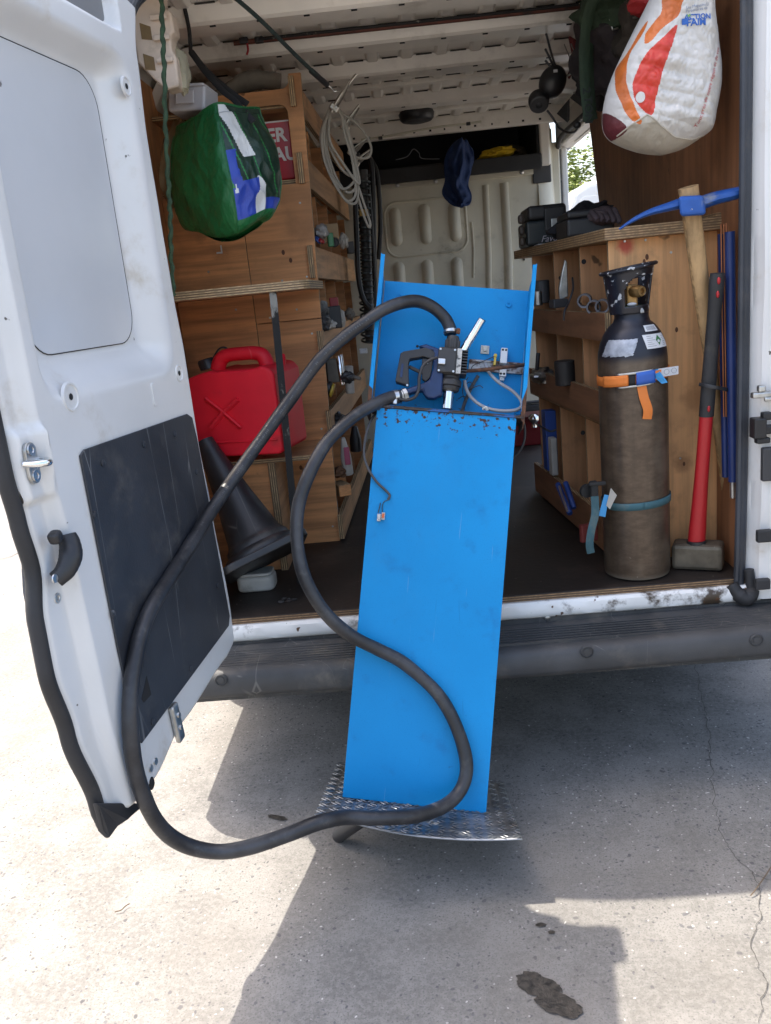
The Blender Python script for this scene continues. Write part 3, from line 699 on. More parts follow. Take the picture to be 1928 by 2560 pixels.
# ------------------------------------------------------------------ blue fuel dispenser leaning on the bumper
PF = Matrix([[0.985358, 0.170439, 0.004406, -0.286176], [-0.048704, 0.306154, -0.950735, -0.427833], [-0.163392, 0.9366, 0.309972, 0.1786], [0.0, 0.0, 0.0, 1.0]])                                    # local: x across the panel, y up along it, z out towards us
def paint_blue():
    m, t, p = _nt('blue_powder_paint')
    co = _coord(t)
    nz = _noise(t, co, 3, 5); fine = _noise(t, co, 260, 3, .6)
    c = _mix(t, _ramp(t, nz, .3, .7), (.002, .228, .53), (.003, .258, .59))
    c = _mix(t, _math(t, 'MULTIPLY', _ramp(t, fine, .56, .72), .25), c, (.004, .06, .26))
    smud = _noise(t, co, 9, 7, .6); c = _mix(t, _math(t, 'MULTIPLY', _ramp(t, smud, .54, .74), .5), c, (.010, .12, .33))
    sm2 = _noise(t, _coord(t, (1, .5, 1)), 2.2, 9, .7); c = _mix(t, _math(t, 'MULTIPLY', _ramp(t, sm2, .48, .70), .35), c, (.03, .20, .42))
    sp_n = _noise(t, co, 30, 2, .4); c = _mix(t, _math(t, 'MULTIPLY', _ramp(t, sp_n, .74, .78), .6), c, (.01, .09, .26))
    sep = t.nodes.new('ShaderNodeSeparateXYZ'); tc = t.nodes.new('ShaderNodeTexCoord'); t.links.new(tc.outputs['Object'], sep.inputs[0])
    band = _math(t, 'SUBTRACT', 1.0, _ramp(t, _math(t, 'ABSOLUTE', _math(t, 'SUBTRACT', sep.outputs[1], 1.05)), .0, .11))
    rn = _noise(t, co, 62, 8, .62)
    rust = _ramp(t, _math(t, 'ADD', rn, _math(t, 'MULTIPLY', band, .20)), .735, .78)
    c = _mix(t, rust, c, (.055, .032, .022))
    sc2 = _noise(t, _coord(t, (60, 3, 3), (0, 0, .5)), 2.0, 2, .4)
    c = _mix(t, _math(t, 'MULTIPLY', _ramp(t, sc2, .73, .77), .25), c, (.25, .42, .62))
    vv = t.nodes.new('ShaderNodeTexVoronoi'); vv.feature = 'DISTANCE_TO_EDGE'; vv.inputs['Scale'].default_value = 5; t.links.new(_coord(t, (1, .14, 1), (0, 0, .35)), vv.inputs['Vector'])
    c = _mix(t, _math(t, 'MULTIPLY', _math(t, 'MULTIPLY', _math(t, 'SUBTRACT', 1.0, _ramp(t, vv.outputs['Distance'], .002, .007)), _ramp(t, _noise(t, co, 6, 3), .56, .66)), .25), c, (.006, .08, .26))
    t.links.new(c, p.inputs['Base Color'])
    p.inputs['Roughness'].default_value = .42; p.inputs['Specular IOR Level'].default_value = .18
    _bump(t, p, fine, .12, .0006)
    return m
M['blue'] = paint_blue()
M['rust'] = mat('rusty_steel', (.12, .055, .03), .85, .2, var=.45, vs=40, bump=.6, bs=120, dirt=((.035, .02, .016), 30, .45, .7))
M['rust_edge'] = mat('rusty_blue_edge', (.045, .035, .03), .8, var=.5, vs=35, bump=.5, dirt=((.02, .10, .28), 14, .52, .6))
disp = thing('fuel_dispenser', 'bright blue steel fuel dispenser leaning back on the van bumper', 'fuel dispenser', frame=PF)
def pp_(mb, name, m, parent=None, **kw): return mb.build(name, m, parent or disp, frame=PF, **kw)
mb = MB(); mb.box((.003, .003, -.118), (.381, 1.054, -.0025)); cab = pp_(mb, 'cabinet', M['blue'], bevel=.003)
mb = MB(); mb.add([(0, 0, 0), (.384, -.004, 0), (.380, 1.056, 0), (-.001, 1.055, 0)], [(0, 1, 2, 3)]); pp_(mb, 'front_panel', M['blue'], solid=.002, bevel=.0008)
# checkered aluminium foot plate, front edge bent up on one side
M['alu'] = mat('aluminium_plate', (.30, .31, .32), .42, .8, var=.25, vs=9, dirt=((.13, .12, .11), 7, .5, .75), rvar=.1)
def plate_pt(u, d):
    bend = -.020 * math.sin(math.pi * max(0, min(1, (u - .02) / .43))) * smoothstep(.0, .19, d) + .004 * noise.noise(Vector((u * 6, d * 5, 1)))
    return Vector((u, -.004 + bend, d))
mb = MB(); mb.grid(lambda u, v: plate_pt(-.052 + .512 * u, .183 - .55 * v), 40, 36); plate = pp_(mb, 'foot_plate', M['alu'], solid=.004, smooth=True)
bar = MB(); bar.ell((0, 0, 0), (.0145, .0022, .0030), 8, 5)
tread = None
k = 0
rn = random.Random(4)
for i in range(17):
    for j in range(21):
        u = -.04 + i * .0305; d = .172 - j * .0275
        if 0.0 < u < .382 and -.112 < d < -.004: continue
        for q in (-1, 1):
            dirn = ((i + j) % 2) * 90 + 45
            rot = Matrix.Rotation(R(dirn), 4, 'Y')
            off = rot @ Vector((0, 0, q * .006))
            p = plate_pt(u + off.x, d + off.z); p.y += .0032
            F_ = PF @ Matrix.Translation(p) @ rot
            if tread is None: tread = bar.build('tread_bar', M['alu'], plate, frame=F_, smooth=True)
            elif k < 300:
                o = tread.copy(); COL.objects.link(o); o.matrix_basis = WM[plate][0].inverted() @ F_
            else:
                if k == 300: rest = MB()
                rest.ell(p, (.0125, .0016, .0026), 6, 4, M=rot.to_3x3())
            k += 1
if k > 300: tag(pp_(rest, 'tread_bars', M['alu'], plate, smooth=True), kind='stuff')
# two black tube legs under the plate
FT = (-0.3192,-0.3689,0.02)
for a, b in ((FT, (-0.227,-0.46,0.1336)), ((.02, -.36, .022), (.05, -.22, .03))):
    mb = MB(); mb.cyl(a, b, .019, 14); mb.build('leg', M['black_plastic'], disp, smooth=True)
mb = MB(); mb.cyl((FT[0] + .004, FT[1] + .002, .004), (FT[0] + .004, FT[1] + .002, .02), .011, 12); mb.build('foot', M['rubber'], disp, smooth=True)
# open upper compartment
mb = MB(); mb.box((-.022, 1.056, -.120), (.398, 1.0605, .004)); mb.box((-.018, 1.0608, -.118), (.394, 1.064, .001)); pp_(mb, 'compartment_floor', M['rust_edge'], bevel=.001)
mb = MB(); mb.box((-.020, 1.0643, -.1225), (.397, 1.449, -.119)); bplate = pp_(mb, 'back_plate', M['blue'])
for u, du in ((-.026, -1), (.400, 1)):
    mb = MB(); mb.prism([(u, 1.055, .0), (u, 1.487, .0), (u - .004 * du, 1.447, -.1225), (u, 1.055, -.1225)], (.0025 * du, 0, 0)); fl_ = pp_(mb, 'side_flange', M['blue'])
    mb = MB(); mb.box((u + .0024 * du, 1.075, -.001), (u - .009 * du, 1.484, .0015)); pp_(mb, 'folded_lip', M['blue'], fl_, bevel=.0006)
    mb = MB(); mb.prism([(u + .003 * du, 1.04, .002), (u + .003 * du, 1.115 + .03 * (du > 0), .003), (u - .008 * du, 1.105, .003), (u - .009 * du, 1.055, .002)], (0, 0, -.012)); mb.box((u - .001, 1.03, -.12), (u + .001, 1.075, -.004)); pp_(mb, 'rusted_corner', M['rust'], fl_, bevel=.002)
mb = MB(); q = (0.3844,1.5311,-0.12)
for c in [(0.0287,1.4046,-0.118),(0.3423,1.4045,-0.118),(0.3947,1.0953,-0.118)]:
    mb = MB(); mb.lathe([(.009, 0), (.0085, .004), (.0045, .004), (.0042, .0015), (.001, .0015)], c, (0, 0, 1), 6); pp_(mb, 'hex_bolt', M['blue'], bplate)
c = (0.0907,1.2633,-0.1185); mb = MB(); mb.lathe([(.004, 0), (.004, .0006), (.001, .0006)], c, (0, 0, 1), 12); pp_(mb, 'hole', M['dark_hole'], bplate)
# electric transfer pump standing in the compartment
A = Vector((0.1905,1.1859,-0.055)); ax = A.x
def zv(y): return {0: 0}.get(y)
V = {k: q[1] for k, q in {'b': (0.201,1.0763,-0.055), 'f0': (0.1956,1.1258,-0.055), 'f1': (0.1934,1.1519,-0.055), 'f2': (0.1914,1.1754,-0.055), 'm0': (0.1921,1.1676,-0.055), 'm1': (0.1857,1.2436,-0.055), 'n1': (0.1826,1.2804,-0.055), 'c0': (0.1832,1.2884,-0.055), 'c1': (0.1821,1.3016,-0.055)}.items()}
pump = MB(); M['pump_black'] = mat('pump_black', (.030, .028, .027), .5, var=.25, bump=.15, bs=220, dirt=((.09, .075, .06), 14, .55, .8))
mt = MB(); mt.cbox((ax - .004, (V['m0'] + V['m1']) / 2, -.055), (.066, V['m1'] - V['m0'], .070)); motor = pp_(mt, 'pump_motor', M['pump_black'], bevel=.007, seg=3)
mb = MB(); mb.cbox((ax - .012, (V['m0'] + V['m1']) / 2 - .002, -.0165), (.050, .068, .010)); pp_(mb, 'motor_cover', M['pump_black'], motor, bevel=.004)
for dx, dy in ((-.032, .028), (.008, .028), (-.032, -.032), (.008, -.032)):
    mb = MB(); mb.lathe([(.003, 0), (.003, .002), (.001, .002)], (ax + dx, (V['m0'] + V['m1']) / 2 + dy, -.0115), (0, 0, 1), 10); pp_(mb, 'screw', M['zinc'], motor)
M['label_grey'] = mat('worn_label', (.46, .45, .42), .6, var=.1, dirt=((.08, .08, .08), 60, .52, .6))
mb = MB(); mb.cbox((ax + .0215, (V['m0'] + V['m1']) / 2, -.0195), (.013, .070, .0025)); pp_(mb, 'rating_label', M['label_grey'], motor)
for k in range(9):
    y = V['m0'] + .006 + k * (V['m1'] - V['m0'] - .012) / 8
    mb = MB(); mb.cbox((ax + .036, y, -.055), (.018, .0032, .058)); pp_(mb, 'cooling_fin', M['pump_black'], motor)
mb = MB(); mb.cbox((ax - .026, V['m0'] + .030, -.008), (.020, .016, .010)); pp_(mb, 'cable_gland', M['steel'], motor, bevel=.002)
mb = MB(); L = V['f2'] - V['f0']
mb.lathe([(.0265, 0), (.029, .004), (.029, .012), (.034, .015), (.034, .028), (.030, .034), (.026, .036), (.026, L + .004)], (ax, V['f0'], -.055), (0, 1, 0), 26); pp_(mb, 'bung_flange', M['pump_black'], smooth=True)
mb = MB(); mb.cyl((ax, V['b'], -.055), (ax, V['f0'] + .004, -.055), .0165, 20); pp_(mb, 'suction_pipe', M['chrome'], smooth=True)
mb = MB(); mb.lathe([(.0175, 0), (.0195, .004), (.0195, .030), (.016, V['n1'] - V['m1'] + .004)], (ax, V['m1'] - .002, -.055), (0, 1, 0), 24)
nut = pp_(mb, 'union_nut', M['pump_black'], smooth=True)
for k in range(10):
    a = 2 * math.pi * k / 10; mb = MB(); mb.cbox((ax + .0195 * math.cos(a), V['m1'] + .015, -.055 + .0195 * math.sin(a)), (.004, .024, .004)); pp_(mb, 'grip_rib', M['pump_black'], nut)
# DIN rail, rusty rod, breaker, terminal, tie mount, cables
M['rail_steel'] = mat('rusty_rail', (.35, .34, .33), .5, .8, var=.2, vs=30, dirt=((.09, .05, .035), 25, .42, .58))
a, b = Vector((0.2432,1.2276,-0.113)), Vector((0.4005,1.2155,-0.113))
mb = MB(); mb.box((a.x, b.y - .012, -.1185), (b.x, a.y + .008, -.114)); mb.box((a.x, a.y + .003, -.1145), (b.x, a.y + .008, -.109)); mb.box((a.x, b.y - .012, -.1145), (b.x, b.y - .007, -.109)); pp_(mb, 'mounting_rail', M['rail_steel'])
mb = MB(); mb.tube(spline([(0.2257,1.1872,-0.06),(0.3027,1.2002,-0.062),(0.3974,1.2204,-0.066)], 5), .0052, 10); pp_(mb, 'rusty_rod', M['rust'], smooth=True)
M['breaker'] = mat('breaker_white', (.60, .62, .63), .4, var=.05)
c = Vector((0.339,1.2482,-0.09)); mb = MB(); mb.box((c.x - .0095, c.y - .022, -.112), (c.x + .0095, c.y + .022, -.088)); bk = pp_(mb, 'circuit_breaker', M['breaker'], bevel=.0015)
c2 = Vector((0.3403,1.1989,-0.09)); mb = MB(); mb.box((c2.x - .0095, c2.y - .010, -.112), (c2.x + .0095, c2.y + .016, -.090)); mb.box((c2.x - .007, c2.y - .02, -.112), (c2.x + .006, c2.y - .009, -.10)); pp_(mb, 'breaker_base', M['breaker'], bk, bevel=.0015)
for dx in (-.0045, .0045):
    for yy in (c.y + .016, c2.y - .003):
        mb = MB(); mb.lathe([(.0033, 0), (.0033, .0006), (.001, .0006)], (c.x + dx, yy, -.0882 if yy > c2.y + .02 else -.0902), (0, 0, 1), 12); pp_(mb, 'screw_hole', M['dark_hole'], bk)
M['yellow'] = mat('yellow_plastic', (.55, .38, .05), .5)
c = Vector((0.315,1.2409,-0.095)); mb = MB(); mb.box((c.x - .003, c.y - .02, -.112), (c.x + .003, c.y + .012, -.094)); mb.box((c.x - .0045, c.y + .004, -.112), (c.x + .0045, c.y + .010, -.092)); pp_(mb, 'terminal_block', M['yellow'])
M['pale_nylon'] = mat('pale_nylon', (.50, .50, .46), .5)
c = Vector((0.2852,1.2675,-0.114)); mb = MB(); mb.cbox((c.x, c.y, -.116), (.024, .024, .004)); mb.lathe([(.006, 0), (.006, .006), (.003, .006)], (c.x, c.y, -.114), (0, 0, 1), 14)
for sgn in (45, 135): mb.cbox((c.x, c.y, -.113), (.026, .0025, .003), Matrix.Rotation(R(sgn), 4, 'Z'))
pp_(mb, 'tie_mount', M['pale_nylon'], bevel=.001)
M['grey_cable'] = mat('grey_cable', (.24, .25, .27), .5, var=.15)
mb = MB(); mb.tube(spline([(0.2875,1.2227,-0.095),(0.3018,1.1912,-0.075),(0.3288,1.1636,-0.06),(0.3645,1.142,-0.05),(0.3897,1.1173,-0.04),(0.3942,1.095,-0.03),(0.3707,1.0806,-0.025),(0.3229,1.0789,-0.03),(0.2845,1.0916,-0.045),(0.255,1.1157,-0.06),(0.239,1.1428,-0.07),(0.2335,1.1646,-0.075)], 6), .0048, 8); pp_(mb, 'grey_cable', M['grey_cable'], smooth=True)
c = [(0.29,1.0798,-0.035),(0.2968,1.0843,-0.028),(0.3013,1.0772,-0.03)]
mb = MB(); mb.tube(spline([c[0], c[1], c[2]], 4), .004, 8); pp_(mb, 'cable_tie', M['pale_nylon'], smooth=True)
mb = MB(); mb.tube(spline([(0.1516,1.2074,-0.004),(0.1332,1.1985,0),(0.1145,1.1798,0.002),(0.1072,1.1466,0.004),(0.1086,1.1146,0.004),(0.1004,1.0921,0.004),(0.0796,1.0823,0),(0.0561,1.0849,-0.01)], 6), .0042, 8); pp_(mb, 'motor_cable', M['black_plastic'], smooth=True)
for pts in ([(0.2501,1.2009,-0.1),(0.254,1.2134,-0.095),(0.2767,1.2259,-0.095),(0.3121,1.2447,-0.095)], [(0.2435,1.178,-0.09),(0.2321,1.1571,-0.09),(0.2317,1.1304,-0.09),(0.2414,1.1027,-0.08),(0.2328,1.0808,-0.08)], [(0.2363,1.1548,-0.09),(0.2484,1.164,-0.085),(0.2583,1.1555,-0.085)], [(0.2468,1.1383,-0.09),(0.2589,1.1475,-0.085),(0.2766,1.1556,-0.085),(0.2876,1.1498,-0.085)], [(0.2485,1.1504,-0.09),(0.2472,1.1307,-0.085),(0.259,1.112,-0.08),(0.2878,1.0947,-0.06)], [(0.22,1.1135,-0.09),(0.2322,1.1215,-0.085),(0.2427,1.1187,-0.08)]):
    mb = MB(); mb.tube(spline(pts, 6), .0012, 6); pp_(mb, 'thin_wire', M['black_plastic'], smooth=True)
mb = MB(); mb.tube(spline([(0.2711,1.1864,-0.1),(0.2541,1.1492,-0.095),(0.2402,1.1071,-0.09),(0.2334,1.0765,-0.085)], 6), .005, 8); pp_(mb, 'dark_cable', M['dark_grey'], smooth=True)
# supply cable hanging over the front panel, with two terminal connectors
mb = MB(); mb.tube(spline([(-0.0055,1.0435,-0.03),(-0.0181,1.0083,0.004),(-0.0254,0.9626,0.006),(-0.0238,0.9179,0.007),(-0.0078,0.881,0.007),(0.0179,0.8489,0.007),(0.0411,0.8306,0.007),(0.055,0.8165,0.008),(0.0511,0.8035,0.008)], 6), .0036, 8); cable = pp_(mb, 'supply_cable', M['dark_grey'], smooth=True)
for pts in ([(0.0511,0.8035,0.008),(0.0403,0.7963,0.007),(0.0377,0.7834,0.007),(0.0389,0.7696,0.007)], [(0.0316,0.7944,0.006),(0.0302,0.7816,0.006),(0.0278,0.7662,0.006)]):
    mb = MB(); mb.tube(spline(pts, 5), .0013, 6); pp_(mb, 'core_wire', M['black_plastic'], cable, smooth=True)
M['clear'] = mat('clear_connector', (.45, .44, .42), .25, var=.3, vs=60)
M['orange_lever'] = mat('orange_lever', (.62, .13, .03), .4)
for q, m2 in (((0.0314,0.7539,0.006), 'clear'), ((0.0424,0.7586,0.006), 'orange_lever')):
    mb = MB(); mb.cbox(q, (.0095, .020, .009)); cn = pp_(mb, 'terminal_connector', M['clear'], cable, bevel=.001)
    mb = MB(); mb.cbox((q[0], q[1] + .001, q[2] + .005), (.006, .012, .004)); pp_(mb, 'lever', M[m2], cn)
mb = MB(); mb.tube(spline([(0.4014,1.086,-0.1),(0.4159,1.0489,-0.11),(0.4175,1.0105,-0.12),(0.4051,0.9802,-0.13),(0.379,0.9551,-0.14)], 6), .0036, 8); pp_(mb, 'rear_cable', M['black_plastic'], smooth=True)

# ------------------------------------------------------------------ filling nozzle lying in the compartment
noz = thing('filling_nozzle', 'blue fuel nozzle with black trigger guard and chrome spout in the dispenser', 'fuel nozzle', frame=PF)
M['noz_blue'] = mat('nozzle_blue', (.004, .022, .085), .38, var=.25, vs=14, bump=.08, dirt=((.02, .03, .06), 14, .55, .75))
def cq(pts, d): return pts
body = [(0.0946,1.2412,-0.052),(0.1175,1.2482,-0.052),(0.1695,1.2337,-0.052),(0.1737,1.1077,-0.052),(0.1527,1.0955,-0.052),(0.1358,1.0955,-0.052),(0.1234,1.1037,-0.052),(0.1184,1.1164,-0.052),(0.068,1.098,-0.052),(0.0639,1.1148,-0.052),(0.1153,1.1372,-0.052),(0.134,1.1466,-0.052),(0.1427,1.1815,-0.052),(0.1394,1.2208,-0.052)]
mb = MB(); mb.prism([Vector(p) for p in body], (0, 0, .030)); nb_ = pp_(mb, 'nozzle_body', M['noz_blue'], noz, bevel=.007, seg=3)
M['guard'] = mat('guard_black', (.022, .021, .021), .5, var=.2, bump=.1, bs=200)
go = [(0.0484,1.2161,-0.056),(0.057,1.2221,-0.056),(0.1184,1.2374,-0.056),(0.1408,1.2351,-0.056),(0.1446,1.2209,-0.056),(0.1408,1.2047,-0.056),(0.1128,1.2118,-0.056),(0.0757,1.2023,-0.056),(0.0729,1.1902,-0.056),(0.0791,1.1339,-0.056),(0.0769,1.1285,-0.056),(0.0437,1.1351,-0.056),(0.0408,1.1388,-0.056)]
mb = MB(); mb.prism([Vector(p) for p in go], (0, 0, .034)); gd = pp_(mb, 'trigger_guard', M['guard'], noz, bevel=.003)
sl_ = [(0.0545,1.187,-0.0208),(0.0598,1.1861,-0.0208),(0.0592,1.1483,-0.0208),(0.0527,1.1491,-0.0208)]
mb = MB(); mb.prism([Vector(p) for p in sl_], (0, 0, .0006)); pp_(mb, 'guard_slot', M['noz_blue'], gd)
mb = MB(); mb.prism([Vector(p) for p in [(0.1092,1.2088,-0.05),(0.1404,1.2085,-0.05),(0.1402,1.1808,-0.05),(0.137,1.1569,-0.05),(0.1252,1.1428,-0.05),(0.1142,1.1499,-0.05)]], (0, 0, .022)); pp_(mb, 'guard_rear', M['guard'], gd, bevel=.003)
mb = MB(); mb.tube(spline([(0.0751,1.1835,-0.038),(0.094,1.1754,-0.036),(0.1154,1.1679,-0.036)], 4), .0052, 8); pp_(mb, 'trigger', M['guard'], noz, smooth=True)
for q in [(0.0752,1.1275,-0.021),(0.1246,1.1952,-0.027)]:
    mb = MB(); mb.lathe([(.0035, 0), (.003, .0025), (.001, .0025)], q, (0, 0, 1), 10); pp_(mb, 'screw', M['zinc'], gd)
mb = MB(); mb.tube(spline([(0.2034,1.2216,-0.062),(0.2244,1.251,-0.062),(0.2342,1.2724,-0.06),(0.2477,1.2959,-0.055),(0.2585,1.3178,-0.05),(0.2672,1.3342,-0.045)], 6), .0115, 16, cap=False); pp_(mb, 'spout', M['chrome'], noz, smooth=True)
a, b = Vector((0.2652,1.3294,-0.047)), Vector((0.2676,1.3347,-0.0448)); mb = MB(); mb.cyl(a, b, .0105, 16); pp_(mb, 'spout_bore', M['dark_hole'], noz)
a, b = Vector((0.0743,1.1043,-0.035)), Vector((0.0546,1.0952,-0.03)); dr = (b - a)
mb = MB(); mb.lathe([(.017, 0), (.0195, .002), (.0195, .012), (.0165, .014), (.0165, dr.length + .004)], a - dr * .1, dr, 8); pp_(mb, 'swivel_nut', M['zinc'], noz)

# ------------------------------------------------------------------ heavy black hose
hose_pts = [(0.0595,1.0973,-0.032),(0.0335,1.0893,-0.022),(-0.0017,1.0671,0.005),(-0.0469,1.0287,0.035),(-0.0904,0.9806,0.06),(-0.1296,0.9184,0.08),(-0.1607,0.8364,0.095),(-0.176,0.7467,0.1),(-0.1686,0.6562,0.1),(-0.1378,0.5681,0.095),(-0.0863,0.4936,0.08),(-0.0163,0.4376,0.055),(0.0592,0.4034,0.032),(0.14,0.3672,0.024),(0.215,0.313,0.023),(0.2752,0.2399,0.025),(0.3123,0.1595,0.028),(0.3208,0.0982,0.035),(0.3009,0.0512,0.055),(0.2543,0.0249,0.105),(0.1875,0.023,0.19),(0.1101,0.0239,0.232),(0.034,0.0259,0.258),(-0.0272,0.0224,0.315),(-0.0954,-0.0073,0.33),(-0.1728,-0.0415,0.33),(-0.2529,-0.0597,0.335),(-0.3196,-0.0424,0.365),(-0.363,0.016,0.43),(-0.3892,0.104,0.5),(-0.4071,0.1973,0.535),(-0.419,0.2861,0.545),(-0.4277,0.3785,0.52),(-0.4305,0.4727,0.46),(-0.4249,0.5381,0.37),(-0.4163,0.62,0.25),(-0.3941,0.7377,0.12),(-0.3291,0.891,0.04),(-0.2496,1.0413,0.01),(-0.1715,1.1682,0.012),(-0.1057,1.2402,0.018),(-0.0519,1.2851,0.024),(-0.0046,1.3234,0.02),(0.0433,1.3512,0),(0.0868,1.3648,-0.025),(0.1276,1.3582,-0.045),(0.1611,1.3345,-0.055),(0.1778,1.3068,-0.056),(0.1819,1.2883,-0.055)]
def hose_mat():
    m, t, p = _nt('hose_rubber'); co = _coord(t)
    nz = _noise(t, co, 9, 7, .6)
    c = _mix(t, _ramp(t, nz, .35, .75), (.014, .014, .016), (.046, .046, .050))
    d2 = _noise(t, co, 24, 8, .7); c = _mix(t, _math(t, 'MULTIPLY', _ramp(t, d2, .52, .76), .5), c, (.11, .105, .10))
    t.links.new(c, p.inputs['Base Color']); p.inputs['Roughness'].default_value = .43
    _bump(t, p, _noise(t, co, 140, 3), .3, .0015)
    return m
M['hose'] = hose_mat()
hose = thing('rubber_hose', 'thick black rubber hose looping from the dispenser pump round to the nozzle', 'hose', frame=PF)
hp = spline(hose_pts, 10)
mb = MB(); mb.tube([p + Vector((.0022 * noise.noise(p * 9), .0022 * noise.noise(p * 9 + Vector((3, 1, 0))), 0)) for p in hp], [.0176 + .0010 * noise.noise(p * 14) for p in hp], 18); pp_(mb, 'hose_tube', M['hose'], hose, smooth=True)
# pale printed marking along the upper strand
M['print'] = mat('hose_print', (.085, .085, .085), .6)
seg = hp[345:415]; mk = MB(); rr = random.Random(9)
for i in range(4, len(seg) - 2):
    if rr.random() < .42: continue
    p, q = seg[i], seg[i + 1]; tg = (q - p); L = tg.length; tg.normalize()
    nr = Vector((0, 0, 1)) - tg * tg.z; nr.normalize(); sd = tg.cross(nr)
    for k in range(max(1, int(L / .005))):
        c = p + tg * (k * .005) + nr * .0181 + sd * .004
        h = rr.choice((.0022, .0028, .0014)); mk.add([c - sd * h, c - sd * h + tg * .0028, c + sd * h + tg * .0028, c + sd * h], [(0, 1, 2, 3)])
pp_(mk, 'printed_marking', M['print'], hose)
for i0, i1 in ((4, 9), (len(hp) - 8, len(hp) - 3)):
    mb = MB(); mb.tube(hp[i0:i1], .0196, 18); cl = pp_(mb, 'hose_clamp', M['steel'], hose, smooth=True)
    p = hp[i0 + 2]; mb = MB(); mb.cbox((p.x + .022 * (i0 > 20), p.y - .016 * (i0 < 20), p.z + .012), (.012, .016, .010)); pp_(mb, 'clamp_screw', M['steel'] if i0 < 20 else M['rust'], cl, bevel=.003)

# ------------------------------------------------------------------ LEFT SIDE OF THE LOAD BAY
w = MB(); w.box((-.842, .04, ZF), (-.83, 2.5, 2.24)); part(w, 'left_wall_lining', M['ply_x'])
for px in ((-0.835,1.8194,2.6966), (-0.835,2.6718,2.8265), (-0.835,4.509,3.0852), (-0.835,3.3639,2.8807)): pass
# square cut-outs in the grey upper side panel
for k, y in enumerate((.30, .62, 1.02, 1.36)):
    mb = MB(); mb.prism([(-.80, y, 2.262), (-.80, y + .15, 2.262), (-.75, y + .14, 2.312), (-.75, y + .03, 2.312)], (.006, 0, -.006)); part(mb, 'access_hole', M['dark_hole'])

M['dark_knot'] = mat('dark_knot', (.12, .045, .02), .7, var=.3)
shelf = thing('shelving_unit', 'tall plywood shelving with pigeonholes along the left wall of the van', 'shelving', (-.58, .72, ZF))
def sp_(mb, name, m, parent=None, **kw): return mb.build(name, m, parent or shelf, **kw)
xr = lambda z: -.338 + (z - .56) * .027
xf = lambda y: -.336 + (y - .72) * .027
TH = .018
mb = MB()
mb.prism([(-.552, .72, .56), (xr(.56), .72, .56), (xr(1.40), .72, 1.40), (-.552, .72, 1.40)], (0, TH, 0)); ep = sp_(mb, 'end_panel', M['ply_y'], bevel=.001)
mb = MB(); mb.prism([(-.828, .72, .56), (-.554, .72, .56), (-.554, .72, 1.86), (-.828, .72, 1.86)], (0, TH - .002, 0)); sp_(mb, 'end_panel', M['ply_y'], bevel=.001)
mb = MB(); mb.prism([(-.552, .72, 1.403), (xr(1.40), .72, 1.403), (xr(1.86), .72, 1.865), (-.552, .72, 1.865)], (0, TH, 0)); sp_(mb, 'end_panel', M['ply_y'], bevel=.001)
out = [(-.352, .7201, 1.866), (xr(1.86), .7201, 1.866), (xr(2.21), .7201, 2.215), (-.336, .7201, 2.215)]
for k in range(7):
    a = R(0 - 90 * k / 6); out.append((-.366 + .03 * math.cos(a), .7201, 2.20 + .03 * math.sin(a)))
out += [(-.70, .7201, 2.17), (-.70, .7201, 2.122)]
for k in range(7):
    a = R(90 - 90 * k / 6); out.append((-.382 + .03 * math.cos(a), .7201, 2.092 + .03 * math.sin(a)))
mb = MB(); mb.prism(out, (0, TH, 0)); sp_(mb, 'end_frame', M['ply_y'], bevel=.001)
RAILS = ((2.205, 2.11), (1.962, 1.862), (1.655, 1.543), (1.357, 1.262), (1.066, .965), (.665, .57))
for z1, z0 in RAILS:
    mb = MB(); y0, y1 = .706, 2.42
    mb.hexa([(xf(y0) - .001, y0, z0), (xf(y0) + TH, y0, z0), (xf(y1) + TH, y1, z0), (xf(y1) - .001, y1, z0)], [(xf(y0) - .001, y0, z1), (xf(y0) + TH, y0, z1), (xf(y1) + TH, y1, z1), (xf(y1) - .001, y1, z1)])
    sp_(mb, 'rail', M['rail'], bevel=.001)
    mb = MB(); mb.box((-.827, .74, z0 + .004), (-.345, 2.42, z0 + .02)); sp_(mb, 'shelf_board', M['ply_z'])
for z0, z1 in ((1.884, 2.10), (1.565, 1.86), (1.284, 1.54), (.987, 1.26), (.592, .96)):
    for y in (1.13, 1.52, 1.92, 2.30):
        mb = MB(); mb.box((-.826, y, z0), (xf(y) - .003, y + .012, z1)); sp_(mb, 'divider', M['ply_y'])
M['ply_back'] = M['ply_x']
# horizontal shelf plank resting on the angle-iron post
plank = thing('shelf_plank', 'thick plywood shelf plank with rounded corner above the red jerrycan', 'shelf', (-.57, .5, 1.505))
pts = [(-.825, .235), (-.35, .235)] + [(-.35 + .055 * math.sin(R(a)), .29 - .055 * math.cos(R(a))) for a in range(15, 91, 15)] + [(-.295, .719), (-.825, .719)]
mb = MB(); mb.prism([(x, y, 1.503) for x, y in pts], (0, 0, .027)); mb.build('plank', M['ply_z'], plank, bevel=.001)
for k, (x, z) in enumerate(((-.36, .62), (-.36, 1.0), (-.355, 1.35), (-.40, 1.44), (-.50, 1.42), (-.345, 1.8), (-.62, 1.46), (-.70, 1.60), (-.35, 1.55), (-.44, 1.545))):
    mb = MB(); mb.lathe([(.0042, 0), (.003, .0012), (.001, .0012)], (x, .7198 if x > -.553 else .7198, z), (0, -1, 0), 10); sp_(mb, 'screw', M['zinc'], ep)
q = (-0.662,0.7195,1.6699); mb = MB(); mb.box((q[0], .7185, q[2] - .012), (q[0] + .022, .7197, q[2] - .006)); mb.box((q[0] + .017, .7185, q[2] - .006), (q[0] + .022, .7197, q[2] + .016)); sp_(mb, 'tape_mark', M['white_plastic'], ep)
